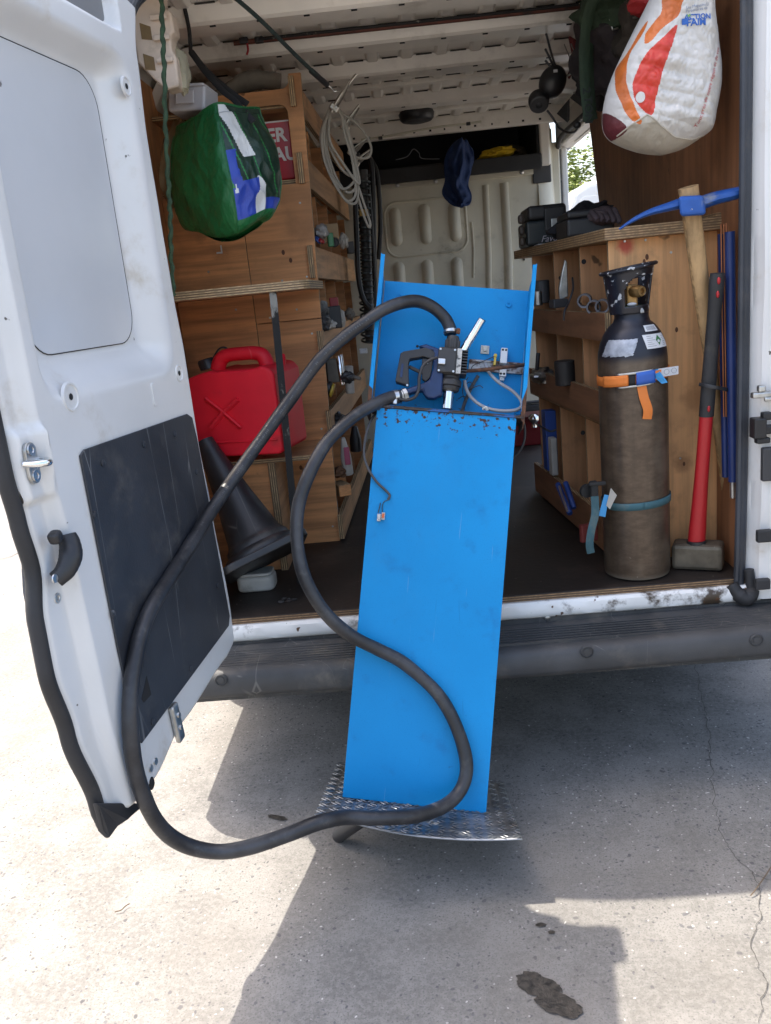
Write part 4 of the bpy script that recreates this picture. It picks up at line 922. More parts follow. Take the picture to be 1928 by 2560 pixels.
for q in [(-0.2201,0.7195,1.5655),(-0.5528,0.7195,1.724),(-0.4242,0.7195,1.6407),(-0.4012,0.7195,1.6115),(-0.4549,0.7195,0.8603)]:
    if q[0] < -.35 and q[0] > -.55:
        mb = MB(); mb.add([(q[0] + .006 * math.cos(a_), .7194, q[2] + .009 * math.sin(a_)) for a_ in [2 * math.pi * i / 12 for i in range(12)]], [tuple(range(11, -1, -1))]); sp_(mb, 'knot', M['dark_knot'], ep)
M['worn_black'] = mat('worn_black_steel', (.010, .010, .010), .75, .0, var=.2, dirt=((.26, .25, .22), 16, .60, .66), stretch=(1, 1, .35))
a, b = Vector((-0.4062,0.25,1.4872)), Vector((-0.4337,0.25,0.592))
mb = MB(); mb.prism([(a.x - .012, .245, 1.5025), (a.x + .010, .245, 1.5025), (a.x + .010, .249, 1.5025), (a.x - .008, .249, 1.5025), (a.x - .008, .274, 1.5025), (a.x - .012, .274, 1.5025)], (b.x - a.x, 0, -.9415)); mb.build('angle_post', M['worn_black'], plank)
# plywood box under the jerrycan
box = thing('plywood_box', 'low plywood box carrying the red jerrycan', 'box', (-.62, .5, ZF))
c0, c1 = (-0.6936,0.42,0.9708), (-0.5224,0.42,0.9554)
mb = MB(); mb.box((-.826, .42, ZF), (c1[0] - .001, .436, .945)); mb.build('front_board', M['ply_y'], box, bevel=.001)
mb = MB(); mb.box((c1[0], .405, ZF), (c1[0] + .026, .715, .9455)); mb.build('side_board', M['rail'], box, bevel=.001)
mb = MB(); mb.box((-.826, .40, .946), (-.37, .717, .962)); mb.build('lid_board', M['ply_z'], box, bevel=.001)

# ------------------------------------------------------------------ red jerrycan
M['red_can'] = mat('red_polyethylene', (.72, .014, .030), .52, var=.10, vs=5, bump=.05, bs=60, dirt=((.40, .025, .03), 6, .55, .8), scratch=((.70, .20, .20), 1.6, .3), spec=.3)
JF = Matrix.Translation((-0.7459,0.345,0.995)) @ Matrix.Rotation(R(-13), 4, 'Z') @ Matrix.Diagonal((1.10, 1.1, .98, 1))
can = thing('jerrycan', 'large red plastic jerrycan with moulded handle on the plywood box', 'jerrycan', frame=JF)
mb = MB(); prof = [(.012, .0), (.272, .0), (.285, .012), (.285, .262), (.27, .285), (.245, .292), (.225, .286), (.20, .284), (.10, .284), (.080, .288), (.05, .282), (.012, .270), (.0, .245), (.0, .012)]
mb.prism([(x, 0, z) for x, z in prof], (0, .215, 0)); mb.build('body', M['red_can'], can, frame=JF, bevel=.022, seg=4)
mb = MB(); mb.tube(spline([(.075, .075, .285), (.092, .075, .318), (.115, .075, .330), (.16, .075, .332), (.205, .075, .330), (.228, .075, .318), (.238, .075, .285)], 6), .023, 12, flat=1.0); mb.build('handle', M['red_can'], can, frame=JF, smooth=True)
for pts in ([(.06, -.001, .20), (.11, -.001, .15), (.16, -.001, .095)], [(.165, -.001, .19), (.11, -.001, .145), (.065, -.001, .10)]):
    mb = MB(); mb.tube(spline(pts, 6), .011, 10, flat=.6); mb.build('moulded_rib', M['red_can'], can, frame=JF, smooth=True)
mb = MB(); mb.tube([(.02, -.0005, .05), (.27, -.0005, .05)], .004, 8); mb.build('moulded_line', M['red_can'], can, frame=JF, smooth=True)
mb = MB(); mb.lathe([(.026, 0), (.026, .028), (.022, .034), (.004, .035)], (.045, .08, .290), (-.25, 0, 1), 18); cap = mb.build('cap', M['black_plastic'], can, frame=JF, smooth=True)
mb = MB(); mb.tube(spline([(.06, .08, .318), (.085, .082, .352), (.105, .085, .356), (.118, .085, .34)], 6), .003, 6); mb.build('cap_strap', M['black_plastic'], cap, frame=JF, smooth=True)
mb = MB(); mb.lathe([(.014, 0), (.012, .012), (.013, .016), (.012, .03), (.009, .036), (.002, .037)], (.265, .12, .282), (.1, 0, 1), 14); mb.build('vent', M['red_can'], can, frame=JF, smooth=True)

# ------------------------------------------------------------------ black cone, tub, rag, crumbs
M['cone'] = mat('cone_rubber', (.020, .020, .021), .42, var=.3, vs=6, bump=.12, bs=60, dirt=((.15, .13, .105), 6, .55, .82), scratch=((.15, .14, .12), 1.8, .4))
B = Vector((-0.5336,0.17,0.7033)); T = Vector((-0.7024,0.3,1.0691)); axd = (T - B).normalized()
CF = look_frame(B, axd, (1, .25, 0))
cone = thing('rubber_cone', 'scuffed black rubber traffic cone tipped over beside the open left door', 'traffic cone', frame=CF)
mb = MB(); mb.lathe([(.126, -.010), (.126, .004), (.118, .016), (.108, .022), (.105, .036), (.098, .044), (.090, .056), (.060, .21), (.034, .37), (.029, .41), (.022, .41), (.022, .30)], (0, 0, 0), (0, 0, 1), 40); mb.build('cone_body', M['cone'], cone, frame=CF, smooth=True)
mb = MB(); mb.prism([(x, y, -.032) for x, y in rrect(-.142, -.142, .142, .142, .035)], (0, 0, .026)); mb.build('base_plate', M['cone'], cone, frame=CF, bevel=.006, seg=3)
M['tub'] = mat('dirty_white_tub', (.50, .49, .45), .5, var=.1, dirt=((.2, .17, .13), 9, .5, .75))
tb = thing('plastic_tub', 'dirty white plastic tub wedged under the black cone', 'tub', (-0.5737,0.1692,0.56))
q = (-0.5753,0.1783,0.56)
mb = MB(); mb.prism([(q[0] + x, q[1] + y + .055, .5605) for x, y in rrect(-.062, -.045, .062, .045, .026)], (0, 0, .052)); mb.build('tub_body', M['tub'], tb, bevel=.012, seg=3)
mb = MB(); mb.prism([(q[0] + x, q[1] + y + .055, .6126) for x, y in rrect(-.058, -.041, .058, .041, .024)], (0, 0, .010)); mb.build('tub_rim', M['tub'], tb, bevel=.004)
M['pink'] = mat('pink_rag', (.30, .17, .26), .9, var=.3, vs=20, bump=.5, bs=60)
q = Vector((-0.5473,0.7078,0.56)); mb = MB(); mb.ell((q.x, q.y + .03, .60), (.055, .05, .05), 26, 16, wob=.5, seed=3); tag(mb.build('rag', M['pink'], smooth=True), 'crumpled pinkish rag behind the black cone', 'rag')
q = (-0.4666,0.0888,0.56); mb = MB()
for k in range(9): mb.ell((q[0] + random.uniform(-.03, .045), q[1] + random.uniform(-.02, .02), .563), (random.uniform(.005, .013), random.uniform(.005, .010), .005), 8, 5, wob=.6, seed=k)
tag(mb.build('dirt_crumbs', M['floor_ply'], smooth=True), 'dark dirt crumbs on the van floor edge', 'dirt', kind='stuff')

# ------------------------------------------------------------------ soft goods
def cloth(name, col, rough=.6, bump=.5, bs=45., var=.12, weave=True, sheen=.0):
    m, t, p = _nt(name); co = _coord(t); nz = _noise(t, co, 8, 6)
    c = _mix(t, _ramp(t, nz, .3, .7), mul(col, 1 - var), mul(col, 1 + var)); t.links.new(c, p.inputs['Base Color'])
    p.inputs['Roughness'].default_value = rough
    h = _math(t, 'ADD', _noise(t, _coord(t, (1, 1, .55)), bs, 6, .6), _math(t, 'MULTIPLY', _noise(t, co, 14, 3), 1.6))
    _bump(t, p, h, bump, .006)
    return m
M['green_bag'] = cloth('green_woven', (.006, .115, .032), .40, .9, 55, .22)
M['dkgreen'] = cloth('dark_green_print', (.008, .030, .018), .4)
M['midgreen'] = cloth('leaf_green_print', (.02, .20, .05), .4)
M['bluep'] = cloth('blue_print', (.02, .055, .36), .4)
M['whitep'] = cloth('white_print', (.62, .63, .62), .45)
M['strap_black'] = mat('black_webbing', (.016, .016, .018), .8, bump=.4, bs=200)
# green shopping bag hung from the wall, one corner towards us
gb = thing('green_bag', 'green woven shopping bag with leafy blue and white side hanging on the left', 'bag', (-.48, .40, 1.69))
BC = Vector((-.52, .33, 0)); ANG = R(-40)
def bag_section(t):                                    # half sizes of the rounded rectangle by height
    hw = .160 + .018 * math.sin(min(1, t * 1.1) * math.pi) - .01 * t; hd = .085 + .03 * math.sin(min(1, t) * math.pi * .9)
    if t < .12: k = math.sqrt(max(0., 1 - ((.12 - t) / .12) ** 2)); hw *= .78 + .22 * k; hd *= .78 + .22 * k
    return hw, hd
def bag_pt(u, t):
    hw, hd = bag_section(t); n = 5.5
    a = 2 * math.pi * u; c, s = math.cos(a), math.sin(a)
    r = (abs(c) ** n + abs(s) ** n) ** (-1 / n)
    x, y = hw * c * r, hd * s * r
    if x > 0: x *= 1 - .38 * t ** 2.2
    z = 1.695 + .325 * t - (.018 * (c * c) if t > .9 else 0) + .02 * (1 - t) * math.sin(a * 2 + .6) + .05 * t * t * max(0, x / hw)
    q = Vector((x * 9, y * 9, z * 6)); rdg = lambda p: 1 - 2 * abs(noise.noise(p))
    k = 1 + .06 * noise.noise(q * 1.6) + .055 * rdg(q * 1.1 + Vector((4, 1, 2))) * rdg(q * .5) + .030 * rdg(q * 2.7 + Vector((0, 7, 1))) - .05
    x, y = x * k, y * k
    X = BC.x + x * math.cos(ANG) - y * math.sin(ANG); Y = BC.y + x * math.sin(ANG) + y * math.cos(ANG)
    return (X + .03 * (t - .5), Y, z)
def bag_mi(u, t):
    # faces: u .5-1 is the camera side; split at the near right corner
    if .60 < u < .875: return 0
    if u >= .875 or u < .22:
        a = (u - .875) / .25 if u >= .875 else (u + .125) / .25
        n = noise.noise(Vector((a * 3.1, t * 2.7, 7)))
        if t < .10: return 0
        if t > .55 and abs(a - (1.02 - t) * .8 - .06 * n) < .10: return 4
        if .30 < t < .62 and abs(a - .10 - .2 * (t - .3)) < .07 and n > -.2: return 4
        if a < .22 + .15 * n and .34 < t < .62: return 2 if n > -.1 else 3
        if a < .35 + .3 * n and .10 < t < .38: return 3
        if .30 < a < .62 and .08 < t < .28 + .3 * n - .2 * abs(a - .45): return 4
        if t < .2 and a > .55: return 3
        if abs(((a * 1.1 + t * .55) * 3.2) % 1. - .5) < .035 and .15 < t < .9: return 2
        return 1
    return 0
mb = MB(); mb.grid(bag_pt, 280, 150, bag_mi); mb.build('bag_body', [M['green_bag'], M['dkgreen'], M['midgreen'], M['bluep'], M['whitep']], gb, smooth=True, weld=True, angle=180)
for us in (.125, .375, .625, .875):
    mb = MB(); mb.tube([bag_pt(us, i / 40) for i in range(41)], .0024, 6); mb.build('seam', M['green_bag'], gb, smooth=True)
mb = MB(); mb.tube([bag_pt(i / 90, 1.) for i in range(90)], .0034, 6, closed=True); mb.build('hem', M['green_bag'], gb, smooth=True)
mb = MB(); mb.grid(lambda u, v: Vector(bag_pt(u, .03)) * v + (Vector((BC.x, BC.y, 1.70))) * (1 - v), 60, 4); mb.build('bag_bottom', M['green_bag'], gb, smooth=True)
for pts, wd in (([(-0.5931,0.42,2.2363),(-0.5572,0.4,2.1764),(-0.502,0.36,2.1041),(-0.4639,0.32,2.0666),(-0.434,0.28,2.0267),(-0.4014,0.245,1.9868)], .009), ([(-0.5982,0.45,2.2416),(-0.5522,0.44,2.1745),(-0.4851,0.42,2.1083),(-0.4365,0.4,2.0666)], .010)):
    mb = MB(); mb.tube(spline(pts, 8), wd, 8, flat=.25, up=(0, -1, .3)); mb.build('carry_strap', M['strap_black'], gb, smooth=True)
mb = MB(); mb.tube(spline([(-0.6151,0.4,2.3725),(-0.5947,0.4,2.3766),(-0.587,0.41,2.297),(-0.5955,0.43,2.2364)], 6), .006, 8); mb.build('hanging_loop', M['strap_black'], gb, smooth=True)
# pale plastic organiser box stuffed in the bag, brown sack behind
M['frost'] = mat('frosted_plastic', (.48, .47, .49), .35, var=.05)
A0 = Vector((-0.5896,0.34,2.0741)); OB = thing('organiser_box', 'pale grey plastic organiser box sticking out of the green bag', 'box', A0)
Mx = Matrix.Rotation(R(-14), 4, 'Z') @ Matrix.Rotation(R(-8), 4, 'X') @ Matrix.Rotation(R(6), 4, 'Y')
mb = MB(); mb.cbox(A0, (.122, .09, .070), Mx); mb.build('case', M['frost'], OB, bevel=.008, seg=3)
mb = MB(); mb.cbox(A0 + Vector((-.012, -.054, .006)), (.06, .006, .036), Mx); mb.build('catch', M['frost'], OB, bevel=.002)
mb = MB(); mb.cbox(A0 + Vector((0, 0, .035)), (.127, .095, .008), Mx); mb.build('lid', M['frost'], OB, bevel=.003)
M['sack'] = cloth('brown_sack', (.20, .13, .06), .8)
q = Vector((-0.6826,0.42,1.913)); mb = MB(); mb.ell(q, (.05, .06, .13), 22, 18, wob=.35, seed=5, M=Matrix.Rotation(R(12), 3, 'Y')); tag(mb.build('brown_sack', M['sack'], smooth=True), 'crumpled brown sack hanging behind the green bag', 'sack')
# beige plastic case hanging at the top left
M['beige'] = mat('beige_plastic', (.62, .50, .40), .5, var=.08, dirt=((.30, .24, .17), 10, .5, .8))
q0, q1 = Vector((-0.6498,0.1,2.1345)), Vector((-0.5273,0.1,2.264))
bc = thing('beige_case', 'beige moulded plastic case hanging at the top left of the opening', 'plastic case', (-.6, .1, 2.08))
Z0, Z1 = 2.10, 2.40
mb = MB(); poly = [(x - .022, z) for x, z in [(-.652, 2.40), (-.652, 2.135), (-.615, 2.09), (-.585, 2.06), (-.548, 2.065), (-.545, 2.14), (-.553, 2.15), (-.553, 2.19), (-.540, 2.20), (-.541, 2.25), (-.562, 2.26), (-.562, 2.40)]]
mb.prism([(x, .09, z) for x, z in poly], (0, .07, 0)); cs = mb.build('case_shell', M['beige'], bc, bevel=.008, seg=3)
for x, z in ((-.652, 2.23), (-.655, 2.155)):
    mb = MB(); mb.prism([(x, .0885, z), (x + .028, .0885, z - .012), (x + .028, .0885, z - .045), (x, .0885, z - .04)], (0, .003, 0)); mb.build('recess', M['sack'], cs)
for z in (2.125, 2.18, 2.23):
    mb = MB(); mb.box((-.62, .078, z), (-.574, .0895, z + .014)); mb.build('clip', M['beige'], cs, bevel=.004)
mb = MB(); mb.ell((-.575, .16, 2.12), (.022, .04, .06), 18, 12, wob=.4, seed=8); tag(mb.build('canvas_pouch', cloth('pale_canvas', (.34, .31, .22), .8), smooth=True), 'pale canvas pouch tucked behind the beige case', 'pouch')
# green rope down the door frame
M['rope'] = mat('green_rope', (.030, .060, .030), .9, var=.35, vs=60, bump=.9, bs=160)
mb = MB(); P = spline([(-0.5645,0.02,2.2769),(-0.5759,0.02,2.1912),(-0.5887,0.02,2.0816),(-0.6066,0.02,1.9466),(-0.6214,0.02,1.8071),(-0.6295,0.02,1.7237),(-0.6443,0.02,1.6145),(-0.6522,0.02,1.5149)], 16)
P = [p + Vector((.0018 * math.sin(i * .9), .0018 * math.cos(i * .9), 0)) for i, p in enumerate(P)]; mb.tube(P, [.0062 + .001 * math.sin(i * 1.6) for i in range(len(P))], 8); tag(mb.build('green_rope', M['rope'], smooth=True), 'dark green rope hanging straight down inside the left door frame', 'rope')
# red tin seen through the cut-out of the shelving
M['red_tin'] = mat('red_tin', (.40, .012, .022), .35, var=.08)
tin = thing('red_tin', 'red box with white lettering behind the shelving cut-out', 'tin', (-.42, .80, 1.89))
q0, q1 = (-0.3525,0.765,1.8951), (-0.4924,0.765,2.0834)
mb = MB(); mb.box((-.56, .765, 1.885), (q0[0] - .0, .90, q1[2])); mb.build('tin_body', M['red_tin'], tin, bevel=.008, seg=3)
M['letter_white'] = mat('white_lettering', (.66, .64, .62), .5, var=.05)
e1 = Vector((-0.4057,0.763,2.0325)); e2_ = Vector((-0.3809,0.763,1.9695))
lettering('ER', .062, lambda x, y: (e1.x + x, .7635, e1.z + y), M['letter_white'], tin, bold=.002)
lettering('AU', .062, lambda x, y: (e2_.x + x, .7635, e2_.z + y), M['letter_white'], tin, bold=.002)
mb = MB(); mb.box((-.55, .763, q1[2] - .008), (q0[0] - .004, .7648, q1[2] - .003)); mb.build('white_line', M['letter_white'], tin)
# grey dusty roll on top of the shelving
M['dusty'] = mat('dusty_grey', (.17, .155, .13), .9, var=.25, vs=12, bump=.6, bs=60)
mb = MB(); mb.tube(spline([(-0.5973,0.78,2.1713),(-0.5133,0.8,2.216),(-0.4497,0.82,2.2288),(-0.3787,0.84,2.2171)], 6), [.03] * 6 + [.036] * 7 + [.03] * 6, 14, flat=.8); tag(mb.build('grey_roll', M['dusty'], smooth=True), 'dusty grey roll lying on top of the plywood shelving', 'roll')
# dark cord running across under the roof to a hook
M['cord'] = mat('dark_cord', (.020, .035, .034), .8, var=.3, vs=50, bump=.5, bs=200)
cd = thing('bungee_cord', 'dark stretched cord running under the roof to a small hook', 'cord', (-0.4129,0.35,2.3249))
mb = MB(); mb.tube(spline([(-0.4181,0.16,2.3044),(-0.353,0.27,2.2597),(-0.2899,0.4,2.2072),(-0.2215,0.58,2.159)], 8), .0062, 8); mb.build('cord_line', M['cord'], cd, smooth=True)
mb = MB(); mb.tube(spline([(-0.2426,0.54,2.174),(-0.2215,0.58,2.159),(-0.201,0.62,2.1449)], 5), .009, 8); mb.build('cord_sleeve', M['black_plastic'], cd, smooth=True)
mb = MB(); mb.tube(spline([(-0.2024,0.62,2.1464),(-0.1891,0.63,2.136),(-0.1816,0.64,2.1275),(-0.1723,0.64,2.1279)], 4), .003, 6); mb.build('hook', M['zinc'], cd, smooth=True)

# ------------------------------------------------------------------ coil of pale cable with locking pliers
M['pale_cable'] = mat('pale_cable', (.36, .33, .28), .55, var=.15)
cl_ = thing('cable_coil', 'coil of pale grey cable hanging on the front corner of the shelving', 'cable', (-.24, .95, 1.8))
rr = random.Random(12)
loops = (((712, 235), (700, 300), (715, 370), (745, 430), (768, 420), (762, 350), (745, 290), (735, 245)), ((718, 228), (693, 290), (705, 350), (735, 405), (760, 398), (768, 370), (752, 300), (738, 250)), ((715, 240), (705, 310), (725, 380), (750, 415), (770, 400), (766, 340), (748, 270), (732, 240)), ((720, 235), (697, 280), (700, 340), (722, 395), (752, 437), (772, 432), (770, 380), (755, 310), (740, 255)), ((714, 232), (708, 300), (735, 360), (762, 380), (770, 350), (750, 280), (736, 240)))
LP = [[(-0.2199,0.9,2.1266),(-0.2497,0.88,2.0252),(-0.2361,0.87,1.9123),(-0.1965,0.88,1.8137),(-0.1568,0.9,1.8279),(-0.1563,0.92,1.9429),(-0.1751,0.92,2.0399),(-0.1844,0.92,2.1113)], [(-0.21,0.92,2.1403),(-0.2604,0.89,2.0434),(-0.2501,0.88,1.9466),(-0.2091,0.88,1.8551),(-0.1667,0.9,1.8644),(-0.1499,0.93,1.9114),(-0.1659,0.94,2.0264),(-0.1807,0.93,2.105)], [(-0.2164,0.91,2.1204),(-0.2446,0.9,2.0121),(-0.2224,0.89,1.8975),(-0.1866,0.9,1.8389),(-0.1505,0.91,1.8607),(-0.1479,0.92,1.958),(-0.1672,0.93,2.0723),(-0.1886,0.92,2.1195)], [(-0.2072,0.91,2.1273),(-0.2505,0.87,2.0547),(-0.2552,0.86,1.9601),(-0.228,0.86,1.8706),(-0.1858,0.88,1.8013),(-0.1524,0.91,1.809),(-0.1481,0.93,1.8951),(-0.162,0.93,2.0086),(-0.1777,0.92,2.0951)], [(-0.2173,0.92,2.1348),(-0.2385,0.91,2.0288),(-0.2027,0.9,1.9288),(-0.1613,0.92,1.8952),(-0.1432,0.93,1.9429),(-0.166,0.94,2.0581),(-0.1824,0.93,2.1208)], [(-0.2134,0.9,2.1245),(-0.2304,0.89,2.0248),(-0.1919,0.89,1.9423),(-0.1459,0.9,1.8672),(-0.1387,0.91,1.8918),(-0.1582,0.92,2.0067),(-0.1798,0.92,2.1062)]]
for pts in LP:
    mb = MB(); mb.tube(spline(pts, 7, True), .0050, 7, closed=True); mb.build('cable_loop', M['pale_cable'], cl_, smooth=True)
for pts in ([(-0.1793,0.92,2.1108),(-0.1381,0.95,2.0855),(-0.1008,0.97,2.0408),(-0.0849,0.98,1.9958),(-0.095,0.98,1.9645),(-0.1229,0.97,1.9593),(-0.1506,0.95,1.9657)], [(-0.1493,0.92,1.8779),(-0.1376,0.93,1.8291),(-0.1257,0.94,1.7797),(-0.114,0.95,1.7263),(-0.1205,0.95,1.7136),(-0.1325,0.94,1.7473),(-0.1479,0.93,1.8138),(-0.1544,0.92,1.8622)]):
    mb = MB(); mb.tube(spline(pts, 7), .0046, 7); mb.build('cable_end', M['pale_cable'], cl_, smooth=True)
M['plier_steel'] = mat('nickel_steel', (.42, .39, .34), .35, .9, var=.2, vs=30)
def pliers(j, h1, h2, label):
    t_ = thing('locking_pliers', label, 'pliers', j, 'locking pliers clipped along the shelving')
    j, h1, h2 = Vector(j), Vector(h1), Vector(h2)
    for i, h in enumerate((h1, h2)):
        d = (h - j); n = d.cross(Vector((0, 1, 0))).normalized() * (.006 if i else -.006)
        mb = MB(); mb.tube(spline([j - d * .12, j + d * .3 + n, h], 5), [.008] * 3 + [.007] * 4 + [.0055] * 4, 8, flat=.6); mb.build('handle', M['plier_steel'], t_, smooth=True)
    mb = MB(); mb.cbox(j, (.035, .012, .026), Matrix.Rotation(R(40), 4, 'Y')); mb.build('jaw', M['plier_steel'], t_, bevel=.005)
    for k in (-.008, .008):
        mb = MB(); mb.lathe([(.004, 0), (.003, .002), (.001, .002)], (j.x + k, j.y - .0062, j.z), (0, -1, 0), 10); mb.build('rivet', M['steel'], t_)
pliers((-0.2003,0.86,2.1217), (-0.1325,0.84,2.2014), (-0.1096,0.84,2.217), 'uppermost pair of locking pliers on the cable coil')
pliers((-0.1792,1.05,2.0861), (-0.1198,1.05,2.1499), (-0.117,1.05,2.1593), 'second pair of locking pliers, half hidden by the pale cable')
pliers((-0.1717,1.25,2.0242), (-0.1071,1.25,2.07), (-0.0916,1.25,2.0754), 'third pair of locking pliers just above the lowest pair')
pliers((-0.1673,1.4,2.0054), (-0.1052,1.4,2.0394), (-0.098,1.4,2.0532), 'lowest pair of locking pliers, against the dark cab shelf')

# ------------------------------------------------------------------ black spring coil and tubes standing by the bulkhead
M['tube_black'] = mat('black_tube', (.014, .014, .015), .45, var=.3, vs=12)
sc = thing('spring_coil', 'tall black coiled spring hose between black tubes beside the bulkhead', 'coil', (-0.228,2,1.3696))
A, Bq = Vector((-0.1617,1.95,2.0204)), Vector((-0.2043,1.95,1.2313)); N = 26
P = []
for i in range(N * 14 + 1):
    t = i / (N * 14); c = A.lerp(Bq, t) + Vector((-.010 * math.sin(t * 2), 0, 0)); a = 2 * math.pi * t * N
    P.append(c + Vector((.033 * math.cos(a), .033 * math.sin(a), .004 * math.sin(a))))
M['coil_metal'] = mat('coil_dark', (.045, .055, .055), .32, .4, var=.2)
mb = MB(); mb.tube(P, .0055, 6); mb.build('coil', M['coil_metal'], sc, smooth=True)
mb = MB(); mb.cyl(A + Vector((.0, .02, .03)), Bq + Vector((0, .02, 0)), .026, 10); mb.build('core', M['dark_grey'], sc, smooth=True)
for pts, r in (([(-0.1757,1.9,2.119),(-0.2027,1.88,1.9327),(-0.2168,1.86,1.7212),(-0.225,1.85,1.5492),(-0.2125,1.85,1.4496),(-0.1831,1.85,1.4027)], .013), ([(-0.1562,2,2.1211),(-0.1202,2,2.0965),(-0.1182,2,1.9795),(-0.1391,2,1.7212),(-0.1606,2,1.4546),(-0.1766,2,1.3877)], .013), ([(-0.1426,2.1,2.1448),(-0.0997,2.1,2.0651),(-0.0949,2.1,1.9227),(-0.1052,2.1,1.7682),(-0.1276,2.1,1.6348)], .012), ([(-0.137,1.95,1.9758),(-0.1403,1.95,1.8053),(-0.1461,1.95,1.6315),(-0.1501,1.95,1.5434)], .008)):
    mb = MB(); mb.tube(spline(pts, 8), r, 10); mb.build('tube', M['tube_black'], sc, smooth=True)
q = Vector((-0.1721,1.9,1.8494)); mb = MB(); mb.cbox(q, (.04, .01, .03)); mb.build('paper_tag', mat('ochre_tag', (.42, .27, .08), .7), sc)

# ------------------------------------------------------------------ odds and ends in the pigeonholes
def blob(name, label, cat, c, rad, m, seed=1, wob=.35, grp='odds and ends in the pigeonholes', rot=None, pw=1.):
    mb = MB(); mb.ell(c, rad, 20, 14, wob=wob, seed=seed, M=rot, pw=pw); return tag(mb.build(name, m, smooth=True), label, cat, grp)
def rod(name, label, cat, a, b, r, m, grp='odds and ends in the pigeonholes', r2=None):
    mb = MB(); a = Vector(a); b = Vector(b); d = (b - a).normalized(); r2 = r2 or r
    mb.lathe([(r * .8, 0), (r, .003), (r, (b - a).length * .5), (r2, (b - a).length - .003), (r2 * .8, (b - a).length)], a, b - a, 16); return tag(mb.build(name, m, smooth=True), label, cat, grp)
def carton(name, label, cat, c, size, m, rot=0., grp='odds and ends in the pigeonholes', bev=.004):
    mb = MB(); mb.cbox(c, size, Matrix.Rotation(R(rot), 4, 'Z')); o = tag(mb.build(name, m, bevel=bev), label, cat, grp); return o
M['clearbag'] = mat('clear_bag', (.30, .29, .28), .25, var=.2, vs=20, bump=.6, bs=30)
M['bluebit'] = mat('blue_plastic', (.02, .06, .25), .4); M['greenbit'] = mat('green_plastic', (.02, .14, .05), .4); M['redbit'] = mat('red_plastic', (.28, .015, .02), .4)
M['offwhite'] = mat('offwhite', (.46, .44, .40), .6, var=.15); M['pinklab'] = mat('pink_label', (.40, .08, .15), .5)
blob('plastic_bag', 'clear plastic bag on bright caps in the upper pigeonhole', 'plastic bag', (-0.2905,0.82,1.705), (.026, .04, .026), M['clearbag'], 2)
rod('cap', 'dark blue cap under the clear plastic bag', 'cap', (-0.3095,0.8,1.6702), (-0.298,0.8,1.682), .016, M['bluebit'])
rod('cap', 'red cap under the clear plastic bag', 'cap', (-0.2939,0.79,1.665), (-0.2859,0.79,1.6755), .013, M['redbit'])
carton('packet', 'green packet beside the clear plastic bag', 'packet', (-0.2633,0.86,1.6755), (.022, .02, .05), M['greenbit'], 15)
rod('pipe_end', 'black pipe end lying in the upper pigeonhole', 'pipe', (-0.2575,0.95,1.6697), (-0.2572,1.1,1.6844), .018, M['black_plastic'])
blob('paper', 'crumpled white paper beside a black pipe end', 'paper', (-0.2413,1.25,1.6909), (.02, .03, .03), M['offwhite'], 6)
carton('tool_box', 'small dark carton at the far end of the upper pigeonhole row', 'carton', (-0.2273,1.45,1.6712), (.03, .04, .05), M['dark_grey'], 10)
blob('glove', 'black and white striped cloth in the middle pigeonhole', 'cloth', (-0.3147,0.8,1.4308), (.022, .04, .030), cloth('striped_cloth', (.22, .22, .21), .8, var=.9), 11, .5)
blob('cloth', 'dark grey cloth below the striped cloth', 'cloth', (-0.3147,0.8,1.3854), (.024, .04, .035), M['dark_grey'], 12, .4)
carton('carton', 'dark carton leaning in the middle pigeonhole', 'carton', (-0.2885,0.98,1.3944), (.05, .05, .085), M['black_plastic'], 8)
carton('carton', 'small red carton behind the dark carton', 'carton', (-0.2879,1.02,1.4468), (.035, .05, .045), M['redbit'], 4)
blob('bag', 'white plastic bag beside the dark carton', 'plastic bag', (-0.2678,1.08,1.3839), (.014, .03, .035), M['offwhite'], 14)
blob('fittings', 'grey fittings at the far end of the middle pigeonhole row', 'fittings', (-0.2489,1.3,1.3946), (.022, .04, .024), M['dusty'], 15)
rod('tube', 'longer bright metal tube sticking up from a lower pigeonhole', 'tube', (-0.2679,0.76,1.15), (-0.2732,0.78,1.2586), .0095, M['chrome'], r2=.011)
rod('tube', 'shorter bright metal tube beside the longer one', 'tube', (-0.2607,0.78,1.1646), (-0.2659,0.8,1.2599), .0075, M['steel'])
blob('clamp', 'black spring clamp hooked over the rail', 'clamp', (-0.2411,0.72,1.1808), (.026, .016, .022), M['black_plastic'], 21, .5)
rod('grey_clamp', 'grey clamp arm pointing out over the aisle', 'clamp', (-0.2354,0.72,1.1853), (-0.1945,0.7,1.1733), .007, M['dusty'])
rod('tape_roll', 'black roll of tape lying behind the rail', 'tape', (-0.3332,0.78,1.1435), (-0.3166,0.78,1.135), .030, M['black_plastic'])
rod('tape_roll', 'yellow roll of tape next to the black roll', 'tape', (-0.3166,0.78,1.135), (-0.3048,0.78,1.1304), .026, M['yellow'])
rod('cartridge', 'white cartridge with pink label leaning in the bottom pigeonhole', 'cartridge', (-0.2901,0.86,0.7885), (-0.2944,0.84,0.9407), .021, M['offwhite'], r2=.008)
carton('label_patch', 'pink label of the leaning white cartridge', 'label', (-0.2851,0.83,0.8684), (.022, .004, .07), M['pinklab'], 8)
carton('wood_block', 'brown wood block lying in the bottom pigeonhole', 'block', (-0.3195,0.8,0.7484), (.05, .10, .045), M['ply_y'], 24)
carton('carton', 'white carton standing in the bottom pigeonhole', 'carton', (-0.3527,0.82,0.7093), (.022, .03, .14), M['offwhite'], 6)
carton('socket_box', 'little white socket box on the far shelf post', 'box', (-0.2075,1.3,1.2342), (.035, .03, .022), M['white_plastic'], 4)

